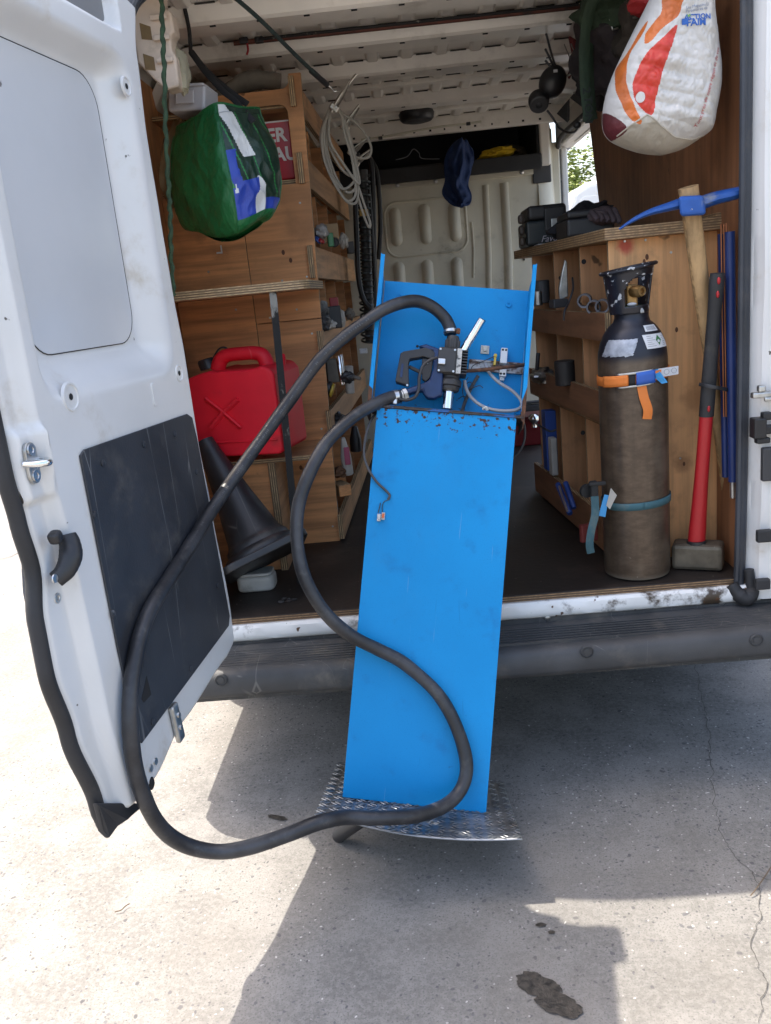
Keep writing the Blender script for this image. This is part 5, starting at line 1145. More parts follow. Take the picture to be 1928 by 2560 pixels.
# a few more things in the left pigeonholes
carton('carton', 'brown cardboard carton deep in the upper pigeonhole', 'carton', (-0.2771,1.02,1.7078), (.07, .06, .07), mat('cardboard', (.36, .24, .13), .8), 6)
blob('rag', 'pale grey rag spilling over the middle rail', 'rag', (-0.2991,0.86,1.3698), (.024, .03, .016), M['offwhite'], 51, .5)
carton('carton', 'grey parts carton behind the two metal tubes', 'carton', (-0.3102,0.95,1.1918), (.06, .05, .09), M['dusty'], 10)
rod('sealant_tube', 'white sealant tube standing behind the black clamp', 'tube', (-0.2599,1,1.09), (-0.2557,1,1.2006), .018, M['offwhite'])
blob('cable_heap', 'dark tangle of cable in the lower pigeonhole', 'cable', (-0.3108,0.85,1.0134), (.03, .04, .022), M['black_plastic'], 61, .6)
blob('glove', 'brown leather glove in the bottom pigeonhole above the wood block', 'glove', (-0.3228,0.85,0.8029), (.03, .04, .022), mat('brown_leather', (.16, .08, .04), .8, bump=.4), 71, .5)
rod('bottle', 'dark bottle at the far end of the bottom pigeonhole', 'bottle', (-0.2827,1.3,0.7993), (-0.2791,1.3,0.9134), .026, M['black_plastic'], r2=.012)

# ------------------------------------------------------------------ CAB END
M['jacket'] = cloth('blue_jacket', (.012, .035, .12), .8, .8, 30)
jk = thing('blue_jacket', 'dark blue work jacket hanging from the cab shelf over the bulkhead', 'jacket', (0.3123,2.55,1.9027))
JY = 2.53
def jacket_pt(u, v):
    # left / right outline sampled by height, folds modelled as ridges
    Ls = [(960, 405), (975, 432), (957, 420), (962, 370), (968, 330), (972, 305), (985, 297)]
    return None
OL_ = [(0.3461,2.5,1.8852),(0.2772,2.5,1.9111),(0.241,2.5,1.9648),(0.2615,2.5,2.034),(0.2629,2.5,2.1162),(0.2877,2.5,2.1791),(0.3334,2.5,2.2256)]
OR2 = [(0.3461,2.5,1.8852),(0.3769,2.5,1.8918),(0.4019,2.5,1.9253),(0.3894,2.5,1.9978),(0.4092,2.5,2.0666),(0.4289,2.5,2.1349),(0.4,2.5,2.2191)]
Lc, Rc = spline(OL_, 10), spline(OR2, 10)
def jk_pt(u, v):
    i = min(int(v * (len(Lc) - 1)), len(Lc) - 1); a, b = Lc[i], Rc[i]
    p = a.lerp(b, u); k = math.sin(math.pi * u)
    y = 2.55 - .055 * k * (.5 + .5 * v) - .030 * math.sin(u * 9 + v * 5 + 3.5 * noise.noise(Vector((u * 3, v * 5, 0)))) * k - .02 * noise.noise(Vector((u * 5, v * 9, 3)))
    return (p.x, y, p.z)
mb = MB(); mb.grid(jk_pt, 40, 60); mb.build('jacket_body', M['jacket'], jk, smooth=True, solid=.01, angle=180)
M['hivis'] = cloth('yellow_hi_vis', (.62, .40, .015), .6, .7, 40)
hv = MB(); q = Vector((0.5651,2.7,2.1598)); hv.ell((q.x, 2.70, q.z - .005), (.105, .10, .034), 34, 16, wob=.3, seed=4, M=Matrix.Rotation(R(-6), 3, 'Y')); tag(hv.build('yellow_bag', M['hivis'], smooth=True), 'bright yellow folded hi-vis garment on the cab shelf', 'garment')
mb = MB(); mb.ell((.65, 2.86, 2.15), (.11, .10, .065), 26, 14, wob=.5, seed=14); tag(mb.build('canvas_bundle', cloth('drab_bundle', (.10, .08, .05), .9)), 'drab cloth bundle behind the yellow garment', 'bundle')
mb = MB(); mb.ell((-.02, 2.78, 2.105), (.26, .10, .035), 30, 12, wob=.5, seed=24); tag(mb.build('dark_tarp', cloth('dark_tarp', (.028, .03, .04), .8), smooth=True), 'dark folded tarp along the cab shelf', 'tarp')
mb = MB(); mb.tube(spline([(0.0031,2.62,2.17),(0.0682,2.62,2.1804),(0.1046,2.62,2.215),(0.1334,2.62,2.1931),(0.1488,2.62,2.1629),(0.2451,2.62,2.151)], 6), .0022, 6); tag(mb.build('thin_cable', M['grey_cable'], smooth=True), 'thin pale wire looping above the cab shelf lip', 'wire')
# roof speaker, lamp strip, rusty bar
sp = thing('roof_lamp', 'round black ceiling lamp under the front of the roof', 'lamp', (0.1296,2.35,2.3068))
q = Vector((0.1283,2.3,2.2981)); mb = MB(); mb.lathe([(.088, 0), (.092, -.01), (.086, -.036), (.076, -.046), (.06, -.048), (.002, -.048)], (q.x, 2.30, ZT - .015), (0, 0, 1), 30); mb.build('housing', M['black_plastic'], sp, smooth=True)
mb = MB(); mb.lathe([(.058, 0), (.05, -.004), (.002, -.006)], (q.x, 2.30, ZT - .063), (0, 0, 1), 24); mb.build('lens', M['dark_grey'], sp, smooth=True)
rp = thing('roof_pipe', 'thin beige pipe clipped under the roof above the bulkhead', 'pipe', (-0.133,2.4,2.2558))
mb = MB(); mb.tube(spline([(-0.1706,2.42,2.2581),(-0.0473,2.42,2.2619),(0.2234,2.42,2.2805),(0.3939,2.42,2.2817),(0.467,2.42,2.2857)], 6), .006, 8); mb.build('pipe', M['bulk'], rp, smooth=True)
for q in ((-0.0673,2.41,2.2554), (0.3979,2.41,2.2795)):
    mb = MB(); mb.cbox(q, (.022, .014, .016)); mb.build('clip', M['black_plastic'], rp, bevel=.003)
rb = thing('roof_bar', 'rusty red brown load bar spanning under the roof ribs', 'bar', (-0.4563,0.75,2.3295))
M['bar_red'] = mat('rusty_red_bar', (.11, .035, .022), .6, .3, var=.3, vs=15, dirt=((.03, .025, .02), 12, .5, .7))
mb = MB(); mb.tube([(-0.5099,0.74,2.3309),(-0.2029,0.75,2.3309),(0.1892,0.76,2.332),(0.6562,0.77,2.3323),(0.7334,0.77,2.3328)], .0085, 10); mb.build('bar_tube', M['bar_red'], rb, smooth=True)
mb = MB(); mb.tube([(-0.4209,0.73,2.3322),(-0.1073,0.735,2.3328),(0.2664,0.745,2.3341),(0.6545,0.76,2.3366)], .0052, 8); mb.build('dark_rod', M['worn_black'], rb, smooth=True)
for q in ((-0.4745,0.74,2.3345), (-0.4225,0.74,2.3321)):
    mb = MB(); mb.cbox(q, (.03, .022, .02)); mb.build('end_clamp', M['black_plastic'], rb, bevel=.004)
mb = MB(); mb.tube(spline([(-0.4632,0.73,2.3223),(-0.4628,0.73,2.3023),(-0.4694,0.73,2.2887)], 4), .004, 6); mb.build('red_tie', M['redbit'], rb, smooth=True)
# red case and ball hitch on the floor by the bulkhead
rc = thing('red_toolbox', 'dark red metal toolbox on the floor by the bulkhead', 'toolbox', (0.627,2.3,0.5707))
M['tool_red'] = mat('toolbox_red', (.16, .012, .015), .4, var=.15)
q = Vector((0.6273,2.3,0.576)); mb = MB(); mb.box((q.x - .25, 2.32, ZF + .002), (q.x + .10, 2.55, ZF + .15)); mb.build('case', M['tool_red'], rc, bevel=.006)
mb = MB(); mb.box((q.x - .25, 2.315, ZF + .15), (q.x + .10, 2.555, ZF + .165)); mb.build('lid_rim', M['tool_red'], rc, bevel=.004)
q = Vector((0.6394,2.28,0.7162)); mb = MB(); mb.ell(q, (.030, .030, .030), 20, 14); mb.lathe([(.018, -.045), (.013, -.02), (.02, 0)], q, (0, 0, 1), 14); tag(mb.build('tow_ball', M['chrome'], smooth=True), 'shiny tow ball standing on the red toolbox', 'tow ball')
q = Vector((0.6445,2.35,0.7708)); mb = MB(); mb.cbox(q, (.22, .06, .035)); mb.cbox(q + Vector((0, 0, .03)), (.20, .05, .012)); tag(mb.build('dark_case', M['dark_grey'], bevel=.006), 'dark grey flat case behind the tow ball', 'case')

# ------------------------------------------------------------------ RIGHT SIDE OF THE LOAD BAY
w = MB(); ea, eb = (0.925,1.9377,2.2094), (0.925,1.7402,1.7378)
sl_y = (eb[1] - ea[1]) / (eb[2] - ea[2])
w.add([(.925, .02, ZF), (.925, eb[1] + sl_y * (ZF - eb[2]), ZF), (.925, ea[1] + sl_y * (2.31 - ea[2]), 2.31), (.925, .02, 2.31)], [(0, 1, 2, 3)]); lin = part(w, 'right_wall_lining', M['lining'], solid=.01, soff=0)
# seal round the side door opening, seen against daylight
P = spline([(.925, 1.80, 2.20), (.925, 2.2, 2.205), (.925, 2.60, 2.21), (.925, 2.76, 2.19), (.925, 2.84, 2.11), (.937, 2.86, 1.9), (.942, 2.87, 1.2), (.942, 2.87, .58)], 8)
mb = MB(); mb.tube(P, .014, 10); part(mb, 'side_door_seal', M['rubber'], smooth=True)
w = MB(); w.box((.955, 2.885, ZF - .02), (.995, 2.95, 2.18)); part(w, 'side_door_post', M['van_white'], bevel=.012, seg=3)
w = MB(); w.box((.948, 2.868, 1.88), (.9545, 2.93, 2.0)); part(w, 'post_catch', M['black_plastic'], bevel=.004)
# triangular openings in the roof side panel
for a, b, c in (((.86, 2.05, 2.285), (.86, 2.35, 2.285), (.90, 2.28, 2.225)), ((.86, 1.70, 2.285), (.86, 1.98, 2.285), (.90, 1.90, 2.225))):
    mb = MB(); mb.prism([a, b, c], (-.012, 0, -.012)); part(mb, 'access_hole', M['dark_hole'])

bench = thing('workbench', 'plywood workbench cabinet with open pigeonholes along the right wall', 'workbench', (.75, .6, ZF))
def bp_(mb, name, m, parent=None, **kw): return mb.build(name, m, parent or bench, **kw)
bx = lambda y: .603 - (y - .2) * .100
mb = MB(); mb.box((bx(.2), .205, ZF), (.923, .223, 1.553)); be = bp_(mb, 'end_panel', M['bench_end'], bevel=.001)
def add_spot(m, c, r, col, amt=.85):
    t = m.node_tree; p = t.nodes['Principled BSDF']; src = p.inputs['Base Color'].links[0].from_socket
    tc = t.nodes.new('ShaderNodeTexCoord'); vd = t.nodes.new('ShaderNodeVectorMath'); vd.operation = 'DISTANCE'
    t.links.new(tc.outputs['Object'], vd.inputs[0]); vd.inputs[1].default_value = c
    d = _math(t, 'ADD', vd.outputs['Value'], _math(t, 'MULTIPLY', _math(t, 'SUBTRACT', _noise(t, tc.outputs['Object'], 40, 4), .5), r * .9))
    f = _math(t, 'MULTIPLY', _math(t, 'SUBTRACT', 1.0, _ramp(t, d, r * .3, r * 1.15)), amt)
    t.links.new(_mix(t, f, src, col), p.inputs['Base Color'])
add_spot(M['bench_end'], (0.6546,0.205,1.5358), .030, (.50, .045, .03))
add_spot(M['bench_end'], (0.7112,0.205,1.4578), .018, (.14, .06, .03), .6)
add_spot(M['bench_end'], (0.8147,0.205,0.8663), .035, (.16, .07, .03), .5)
add_spot(M['bench_end'], (0.8515,0.205,1.0664), .05, (.20, .085, .03), .45)
M['knot'] = mat('knot_brown', (.10, .040, .018), .7, var=.3)
for q in [(0.651,0.2043,1.4543),(0.8001,0.2043,1.2781),(0.7158,0.2043,1.497),(0.7179,0.2043,1.4638),(0.8188,0.2043,0.8631),(0.7552,0.2043,0.7292),(0.7074,0.2043,1.4847)]:
    mb = MB(); r = random.uniform(.004, .007); mb.add([(q[0] + r * math.cos(a) * .8, .2044, q[2] + r * 1.4 * math.sin(a)) for a in [2 * math.pi * i / 12 for i in range(12)]], [tuple(range(11, -1, -1))]); bp_(mb, 'knot', M['knot'], be)
for q in [(0.6519,0.204,1.5477),(0.7126,0.204,1.5458),(0.7861,0.204,1.5034),(0.8074,0.204,0.8819)]:
    mb = MB(); mb.lathe([(.004, 0), (.003, .0015), (.001, .0015)], (q[0], .205, q[2]), (0, -1, 0), 10); bp_(mb, 'screw', M['steel'], be)
for y in (.50, .82, 1.14):
    mb = MB(); mb.box((bx(y) + .004, y, ZF), (.923, y + .016, 1.552)); bp_(mb, 'divider', M['bench_div'], bevel=.001)
for k, q in enumerate([(0.5893,0.495,1.505),(0.588,0.495,1.3035),(0.5673,0.815,1.4598),(0.5775,0.495,0.7469),(0.5652,0.495,0.937)]):
    mb = MB(); r = .008; y = .4985 if k in (0, 1, 3, 4) else .8185
    mb.add([(q[0] + r * math.cos(a), y, q[2] + r * math.sin(a)) for a in [2 * math.pi * i / 14 for i in range(14)]], [tuple(range(13, -1, -1))]); bp_(mb, 'screw_hole', M['dark_hole'])
for z in (1.262, .985, .60):
    mb = MB(); mb.prism([(bx(.225) + .006, .225, z), (bx(1.30) + .006, 1.30, z), (.922, 1.30, z), (.922, .225, z)], (0, 0, .014)); bp_(mb, 'shelf_board', M['worktop'])
for z1, z0 in ((1.347, 1.262), (1.105, 1.005), (.70, .575)):
    mb = MB(); y0, y1 = .196, 1.20
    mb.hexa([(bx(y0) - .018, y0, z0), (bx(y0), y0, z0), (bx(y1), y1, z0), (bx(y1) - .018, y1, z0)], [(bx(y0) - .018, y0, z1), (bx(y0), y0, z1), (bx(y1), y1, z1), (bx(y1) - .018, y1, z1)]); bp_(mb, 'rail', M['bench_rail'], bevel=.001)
mb = MB(); mb.prism([(bx(.17) - .02, .168, 1.5535), (.923, .168, 1.5535), (.923, 1.42, 1.5535), (bx(1.42) + .012, 1.42, 1.5535), (bx(1.42) - .008, 1.40, 1.5535)], (0, 0, .034)); bp_(mb, 'worktop', M['worktop'], bevel=.002)
mb = MB(); mb.box((.905, .17, 1.588), (.923, .9, 1.60)); bp_(mb, 'worktop_batten', M['worktop'])
# things in the bench pigeonholes
G2 = 'things in the bench pigeonholes'
M['pvc'] = mat('grey_pvc', (.17, .17, .18), .5, var=.15)
for a, b, lab in (((0.5658,0.4,1.3822), (0.5844,0.47,1.3826), 'leftmost grey pipe coupling in the top pigeonhole'), ((0.5821,0.34,1.3615), (0.6019,0.42,1.361), 'middle grey pipe coupling in the top pigeonhole'), ((0.6031,0.31,1.3629), (0.6258,0.4,1.362), 'rightmost grey pipe coupling in the top pigeonhole')):
    a, b = Vector(a), Vector(b); mb = MB(); L = (b - a).length
    mb.lathe([(.017, .002), (.0225, 0), (.0225, L), (.017, L - .002), (.017, .002)], a, b - a, 22, cap=False); tag(mb.build('pipe_coupling', M['pvc'], smooth=True), lab, 'coupling', G2)
mb = MB(); mb.prism([Vector(p) for p in [(0.5646,0.7,1.5216),(0.5723,0.7,1.513),(0.5706,0.7,1.3942),(0.5406,0.7,1.381),(0.5391,0.7,1.4212),(0.5513,0.7,1.4756)]], (0, .02, 0)); tag(mb.build('trowel_blade', M['zinc'], bevel=.003), 'grey metal blade standing in the top pigeonhole', 'blade', G2)
carton('battery_pack', 'grey and black battery pack under the metal blade', 'battery', (0.532,0.68,1.3741), (.055, .05, .03), M['dark_grey'], 12, G2)
rod('spray_can', 'dark can at the far end of the top pigeonhole row', 'can', (0.5237,1,1.3702), (0.5244,1,1.4577), .030, M['dark_grey'], G2)
rod('jar', 'small grey jar beside the dark can', 'jar', (0.5042,0.98,1.3636), (0.5052,0.98,1.4194), .018, M['zinc'], G2)
rod('cup', 'dark round cup in the second pigeonhole row', 'cup', (0.5337,0.62,1.0909), (0.5325,0.62,1.1791), .036, M['pump_black'], G2)
blob('pliers_heap', 'heap of dark pliers in the second pigeonhole row', 'pliers', (0.507,0.98,1.0914), (.045, .05, .03), M['zinc'], 31, .6, G2)
rod('screwdriver', 'black screwdriver standing above the heap of pliers', 'screwdriver', (0.482,0.95,1.1183), (0.4908,0.95,1.1856), .008, M['black_plastic'], G2)
carton('blue_box', 'tall dark blue box in the bottom pigeonhole', 'box', (0.5195,0.95,0.8387), (.045, .06, .24), M['bluebit'], 6, G2)
carton('white_box', 'tall white box beside the dark blue box', 'box', (0.5215,0.9,0.782), (.024, .05, .15), M['offwhite'], 6, G2)
for k, (a, b) in enumerate((((0.4788,0.55,0.7517), (0.4961,0.42,0.6727)), ((0.5069,0.55,0.7542), (0.5166,0.46,0.6805)))):
    rod('blue_clamp', ('blue bar clamp lying lower in the bottom pigeonhole', 'second blue bar clamp, resting against the divider')[k], 'clamp', a, b, .010, M['bluebit'], G2)
rod('grey_rod', 'thin grey rod lying over the blue bar clamps', 'rod', (0.4721,0.48,0.7597), (0.4767,0.36,0.6983), .004, M['steel'], G2)
carton('red_packet', 'dull red packet low beside the gas cylinder', 'packet', (0.522,0.24,0.6553), (.06, .02, .06), mat('dull_red', (.20, .035, .03), .6), 20, G2)
mb = MB(); mb.tube(spline([(0.5468,0.48,1.4572),(0.5393,0.44,1.421),(0.519,0.42,1.3791),(0.5025,0.4,1.3562),(0.4983,0.4,1.3273)], 6), .0035, 6); tag(mb.build('cable_tie', M['black_plastic'], smooth=True), 'curved black cable tie hooked over the upper bench rail', 'cable tie', G2)
mb = MB(); mb.tube(spline([(0.4678,0.95,0.9088),(0.476,0.8,0.9132),(0.4985,0.78,0.9018),(0.5197,0.78,0.907)], 6), .004, 6); tag(mb.build('cable_tie', M['black_plastic'], smooth=True), 'black cable tie wrapped across the lower bench dividers', 'cable tie', G2)

# ------------------------------------------------------------------ on the bench: cases, cloth, gloves, papers
tc_ = thing('tool_case', 'black power tool case with a silver latch at the far end of the bench', 'tool case', (0.5556,1.1,1.5974))
q = Vector((0.5672,1.08,1.6387)); WT = 1.588
mb = MB(); mb.box((q.x - .085, 1.05, WT), (q.x + .085, 1.30, WT + .095)); cs = mb.build('case_base', mat('case_dark', (.012, .018, .02), .4), tc_, bevel=.012, seg=3)
mb = MB(); mb.box((q.x - .075, 1.055, WT + .0955), (q.x + .075, 1.29, WT + .15)); mb.build('case_lid', M['black_plastic'], tc_, bevel=.014, seg=3)
l0 = Vector((0.5932,1.045,1.6665)); mb = MB(); mb.box((l0.x - .04, 1.035, l0.z - .03), (l0.x + .04, 1.0495, l0.z + .06)); lt = mb.build('latch_plate', M['black_plastic'], tc_, bevel=.006)
mb = MB(); mb.box((l0.x - .016, 1.030, l0.z - .016), (l0.x + .014, 1.0345, l0.z + .016)); mb.build('latch', M['steel'], lt, bevel=.003)
e = Vector((0.5928,1.047,1.6101)); M['pale_print'] = mat('pale_print', (.42, .38, .42), .6)
lettering('Favorite', .034, lambda x, y: (e.x + x, 1.0478, e.z + y), M['pale_print'], tc_, shear=.35)
for k in range(3):
    mb = MB(); mb.box((q.x - .108, 1.07 + .0, WT + .005 + k * .042), (q.x - .087, 1.11, WT + .040 + k * .042)); mb.build('side_catch', mat('brown_catch', (.06, .045, .035), .5), tc_, bevel=.008)
c2 = thing('tool_case', 'low black case in front of the dark cloth on the bench', 'tool case', (0.6471,0.7,1.6147))
q = Vector((0.6231,0.62,1.6162)); mb = MB(); mb.box((q.x - .07, .58, WT), (q.x + .09, .80, WT + .06)); mb.build('case_base', M['black_plastic'], c2, bevel=.01, seg=3)
mb = MB(); mb.box((q.x - .066, .585, WT + .0605), (q.x + .086, .795, WT + .085)); mb.build('case_lid', M['black_plastic'], c2, bevel=.008, seg=3)
q = Vector((0.6499,0.85,1.6773)); mb = MB(); mb.ell((q.x, .86, q.z - .022), (.11, .08, .045), 36, 20, wob=.4, seed=41, M=Matrix.Rotation(R(-22), 3, 'Y')); tag(mb.build('dark_cloth', cloth('navy_cloth', (.010, .011, .016), .85, .8), smooth=True), 'dark navy cloth bundle heaped on the bench by the side door', 'cloth')
M['glove'] = cloth('brown_grey_gloves', (.085, .06, .065), .8, .9, 30, .4)
gl = thing('work_glove', 'crumpled brown grey work glove on the bench', 'glove', (0.6738,0.6,1.6308))
q = Vector((0.6742,0.6,1.6456)); rg = random.Random(5)
mb = MB(); mb.ell(q, (.052, .045, .032), 24, 14, wob=.3, seed=2); mb.build('palm', M['glove'], gl, smooth=True)
for k in range(5):
    a = Vector((q.x - .035 + .018 * k, .59 - .02, q.z + .012)); b = a + Vector((.008, -.035, -.025 - .004 * k)); mb = MB(); mb.tube(spline([a + Vector((0, .02, .005)), a, b], 4), [.010] * 4 + [.0105] * 4 + [.007], 10); mb.build('finger', M['glove'], gl, smooth=True)
M['paper'] = mat('paper', (.55, .56, .58), .7, var=.04)
a = Vector((0.5574,1,1.5888)); mb = MB(); mb.box((a.x - .05, .93, WT), (a.x + .10, 1.03, WT + .002)); tag(mb.build('paper_sheet', M['paper']), 'pale sheet of paper under the far tool case', 'paper')
a = Vector((0.6818,0.35,1.5951)); mb = MB(); mb.box((a.x - .06, .30, WT), (a.x + .10, .42, WT + .002)); tag(mb.build('paper_sheet', M['paper']), 'pale sheet of paper under the tip of the pickaxe', 'paper')

# ------------------------------------------------------------------ gas cylinder
cyl = thing('gas_cylinder', 'tall scuffed brown gas cylinder with black valve guard strapped to the bench', 'gas cylinder', (.638, .092, ZF))
cx_, cy_, rc_ = .638, .092, .0985
def cyl_mat():
    m, t, p = _nt('cylinder_worn'); co = _coord(t)
    sep = t.nodes.new('ShaderNodeSeparateXYZ'); t.links.new(co, sep.inputs[0])
    hz = _noise(t, _coord(t, (14, 14, 30)), 1.4, 9, .7); vz = _noise(t, _coord(t, (30, 30, 2)), 1.2, 6, .6); bl = _noise(t, co, 6, 6, .6)
    c = _mix(t, _ramp(t, hz, .3, .7), (.070, .048, .033), (.125, .090, .062))
    c = _mix(t, _math(t, 'MULTIPLY', _ramp(t, vz, .45, .75), .5), c, (.045, .034, .025))
    c = _mix(t, _math(t, 'MULTIPLY', _ramp(t, bl, .5, .72), .6), c, (.17, .135, .10))
    edge = _math(t, 'ADD', sep.outputs[2], _math(t, 'MULTIPLY', bl, .03))
    c = _mix(t, _ramp(t, edge, 1.222, 1.25), c, (.018, .020, .030))
    sc_ = _noise(t, co, 46, 6, .6); c = _mix(t, _ramp(t, sc_, .70, .74), c, (.32, .28, .22))
    low = _math(t, 'SUBTRACT', 1.0, _ramp(t, edge, .575, .60)); c = _mix(t, _math(t, 'MULTIPLY', low, .7), c, (.30, .26, .2))
    t.links.new(c, p.inputs['Base Color']); p.inputs['Roughness'].default_value = .36; p.inputs['Metallic'].default_value = .35
    _bump(t, p, bl, .12, .002)
    return m
M['cyl'] = cyl_mat()
SH = [(.080, .560), (.0955, .566), (.0985, .580), (.0985, 1.215), (.0965, 1.240), (.0905, 1.265), (.080, 1.290), (.066, 1.310), (.052, 1.322), (.048, 1.335), (.048, 1.352)]
mb = MB(); mb.lathe(SH, (cx_, cy_, 0), (0, 0, 1), 56); mb.build('cylinder_body', M['cyl'], cyl, smooth=True)
def rad_at(z):
    for (r0, z0), (r1, z1) in zip(SH, SH[1:]):
        if z0 <= z <= z1: return r0 + (r1 - r0) * (z - z0) / (z1 - z0)
    return .0985
def on_cyl(ang, z, off=.0012):
    r = rad_at(z) + off; return Vector((cx_ + r * math.sin(ang), cy_ - r * math.cos(ang), z))
M['guard_paint'] = mat('guard_chipped', (.010, .011, .017), .35, var=.3, specks=((.42, .44, .46), 60, .60), bump=.2, bs=60)
mb = MB(); na, nh = 72, 30; gv = []
for j in range(nh + 1):
    t = j / nh; z = 1.345 + .125 * t; r = .054 + .018 * t ** 1.1 + (.004 if t > .95 else 0)
    for i in range(na): a = 2 * math.pi * i / na; gv.append((cx_ - .006 + r * math.sin(a), cy_ - r * math.cos(a), z + .010 * math.sin(a) * t))
gf = []
for j in range(nh):
    for i in range(na):
        a = 360 * (i + .5) / na; a = a - 360 if a > 180 else a; t = (j + .5) / nh
        lo = -24 + 26 * max(0, (t - .5) / .28) ** 2
        if lo < a < 84 and .16 < t < .80: continue
        if 140 < abs(a) and .2 < t < .75: continue
        gf.append((j * na + i, j * na + (i + 1) % na, (j + 1) * na + (i + 1) % na, (j + 1) * na + i))
mb.add(gv, gf); gd2 = mb.build('valve_guard', M['guard_paint'], cyl, smooth=True, solid=.006, angle=60)
mb = MB(); mb.tube([(cx_ - .006 + .0765 * math.sin(a), cy_ - .0765 * math.cos(a), 1.4695 + .010 * math.sin(a)) for a in [2 * math.pi * i / 60 for i in range(60)]], .0052, 8, closed=True); mb.build('guard_rim', M['guard_paint'], gd2, smooth=True)
M['brass'] = mat('old_brass', (.36, .22, .09), .4, .85, var=.25, vs=30)
mb = MB(); mb.cbox((cx_, cy_, 1.388), (.032, .032, .075)); vb = mb.build('valve_body', M['brass'], cyl, bevel=.005)
mb = MB(); mb.lathe([(.0165, 0), (.0165, .03), (.0135, .034), (.0135, .038), (.008, .038), (.007, .03), (.001, .03)], (cx_ + .004, cy_ - .012, 1.405), (.45, -1, .0), 20); mb.build('outlet', M['brass'], vb, smooth=True)
mb = MB(); mb.lathe([(.035, 0), (.037, .004), (.037, .010), (.033, .014), (.004, .016)], (cx_, cy_, 1.352), (0, 0, 1), 24); mb.build('green_collar', mat('green_collar', (.05, .11, .06), .6, var=.3), cyl, smooth=True)
mb = MB(); mb.ell((cx_ - .006, cy_ - .032, 1.371), (.014, .005, .005), 14, 8); mb.build('white_tag', M['paper'], cyl, smooth=True)
def patch(name, m, a0, a1, z0, z1, off=.0014, skew=0., ragged=0., nn=14, parent=cyl):
    mb = MB()
    def f(u, v):
        rg_ = ragged * noise.noise(Vector((u * 9, v * 9, a0))) if (u < .05 or u > .95 or v < .05 or v > .95) else 0
        return on_cyl(R(a0 + (a1 - a0) * u + skew * (v - .5)) + rg_, z0 + (z1 - z0) * v + rg_ * .05 - .0006 * (a0 + (a1 - a0) * u) * 0, off)
    mb.grid(f, nn, nn); return mb.build(name, m, parent, smooth=True)
M['label_white'] = mat('label_white', (.62, .63, .65), .5, var=.04)
M['label_print'] = mat('label_print', (.22, .23, .25), .6)
lb = patch('hazard_label', M['label_white'], 8, 62, 1.247, 1.286, .0016, skew=-6)
for k in range(6):
    patch('printed_line', M['label_print'], 13, 30 - (k % 3) * 4, 1.253 + k * .0055, 1.2542 + k * .0055, .0022, nn=4, parent=lb)
    patch('printed_line', M['label_print'], 47 + (k % 2) * 2, 56, 1.253 + k * .005, 1.2540 + k * .005, .0022, nn=4, parent=lb)
M['label_green'] = mat('label_green', (.03, .16, .05), .5)
mb = MB(); mb.add([on_cyl(R(38), 1.283, .0024), on_cyl(R(45), 1.269, .0024), on_cyl(R(38), 1.254, .0024), on_cyl(R(31), 1.269, .0024)], [(0, 1, 2, 3)]); mb.build('hazard_diamond', M['label_green'], lb)
bc_ = patch('barcode_label', M['label_white'], 14, 50, 1.294, 1.311, .0016)
for k in range(9): patch('bar', M['label_print'], 19 + k * 3, 20.4 + k * 3, 1.297, 1.308, .0022, nn=2, parent=bc_)
M['silver_tape'] = mat('silver_tape', (.36, .38, .42), .45, .3, var=.25, vs=40, bump=.7, bs=70)
patch('silver_tape', M['silver_tape'], -66, -8, 1.232, 1.278, .0022, skew=10, ragged=.10, nn=24)
# straps
M['orange'] = mat('orange_webbing', (.72, .20, .035), .7, var=.12, bump=.4, bs=220, dirt=((.28, .09, .03), 12, .58, .8))
M['teal'] = mat('teal_webbing', (.035, .10, .12), .75, var=.2, bump=.4, bs=220, dirt=((.12, .14, .13), 14, .5, .75))
M['buckle_blue'] = mat('buckle_blue', (.02, .10, .42), .4)
def strap_ring(name, m, z, hgt, tilt, parent, off=.002):
    mb = MB(); n = 60
    def f(u, v):
        a = 2 * math.pi * u; r = rc_ + off; return (cx_ + r * math.sin(a), cy_ - r * math.cos(a), z + tilt * math.sin(a) + hgt * (v - .5))
    mb.grid(f, n, 2); return mb.build(name, m, parent, smooth=True, solid=.002, soff=1.)
os_ = thing('ratchet_strap', 'orange ratchet strap with blue buckle round the upper gas cylinder', 'strap', (cx_, cy_, 1.17))
strap_ring('webbing', M['orange'], 1.168, .027, .008, os_)
def patch_abs(name, m, a0, a1, z0, z1, r_off, parent, tilt=.008, nn=10, solid=.004):
    mb = MB()
    def f(u, v):
        a = R(a0 + (a1 - a0) * u); r = rc_ + r_off; return (cx_ + r * math.sin(a), cy_ - r * math.cos(a), z0 + (z1 - z0) * v + tilt * math.sin(a))
    mb.grid(f, nn, 3); return mb.build(name, m, parent, smooth=True, solid=solid, soff=1.)
patch_abs('buckle_cover', M['buckle_blue'], -9, 20, 1.151, 1.187, .007, os_)
patch_abs('buckle_plate', M['zinc'], -40, 18, 1.183, 1.189, .004, os_); patch_abs('buckle_plate', M['zinc'], -40, 18, 1.147, 1.152, .004, os_)
patch_abs('buckle_slot', M['dark_hole'], -20, -10, 1.153, 1.184, .0045, os_, solid=.001)
patch_abs('webbing_fold', M['orange'], -64, -21, 1.153, 1.184, .006, os_)
mb = MB(); mb.tube(spline([(0.636,-0.01,1.1491),(0.6417,-0.015,1.1126),(0.6512,-0.016,1.0791),(0.6492,-0.012,1.0522)], 6), .013, 8, flat=.15, up=(0, -1, 0)); mb.build('loose_end', M['orange'], os_, smooth=True)
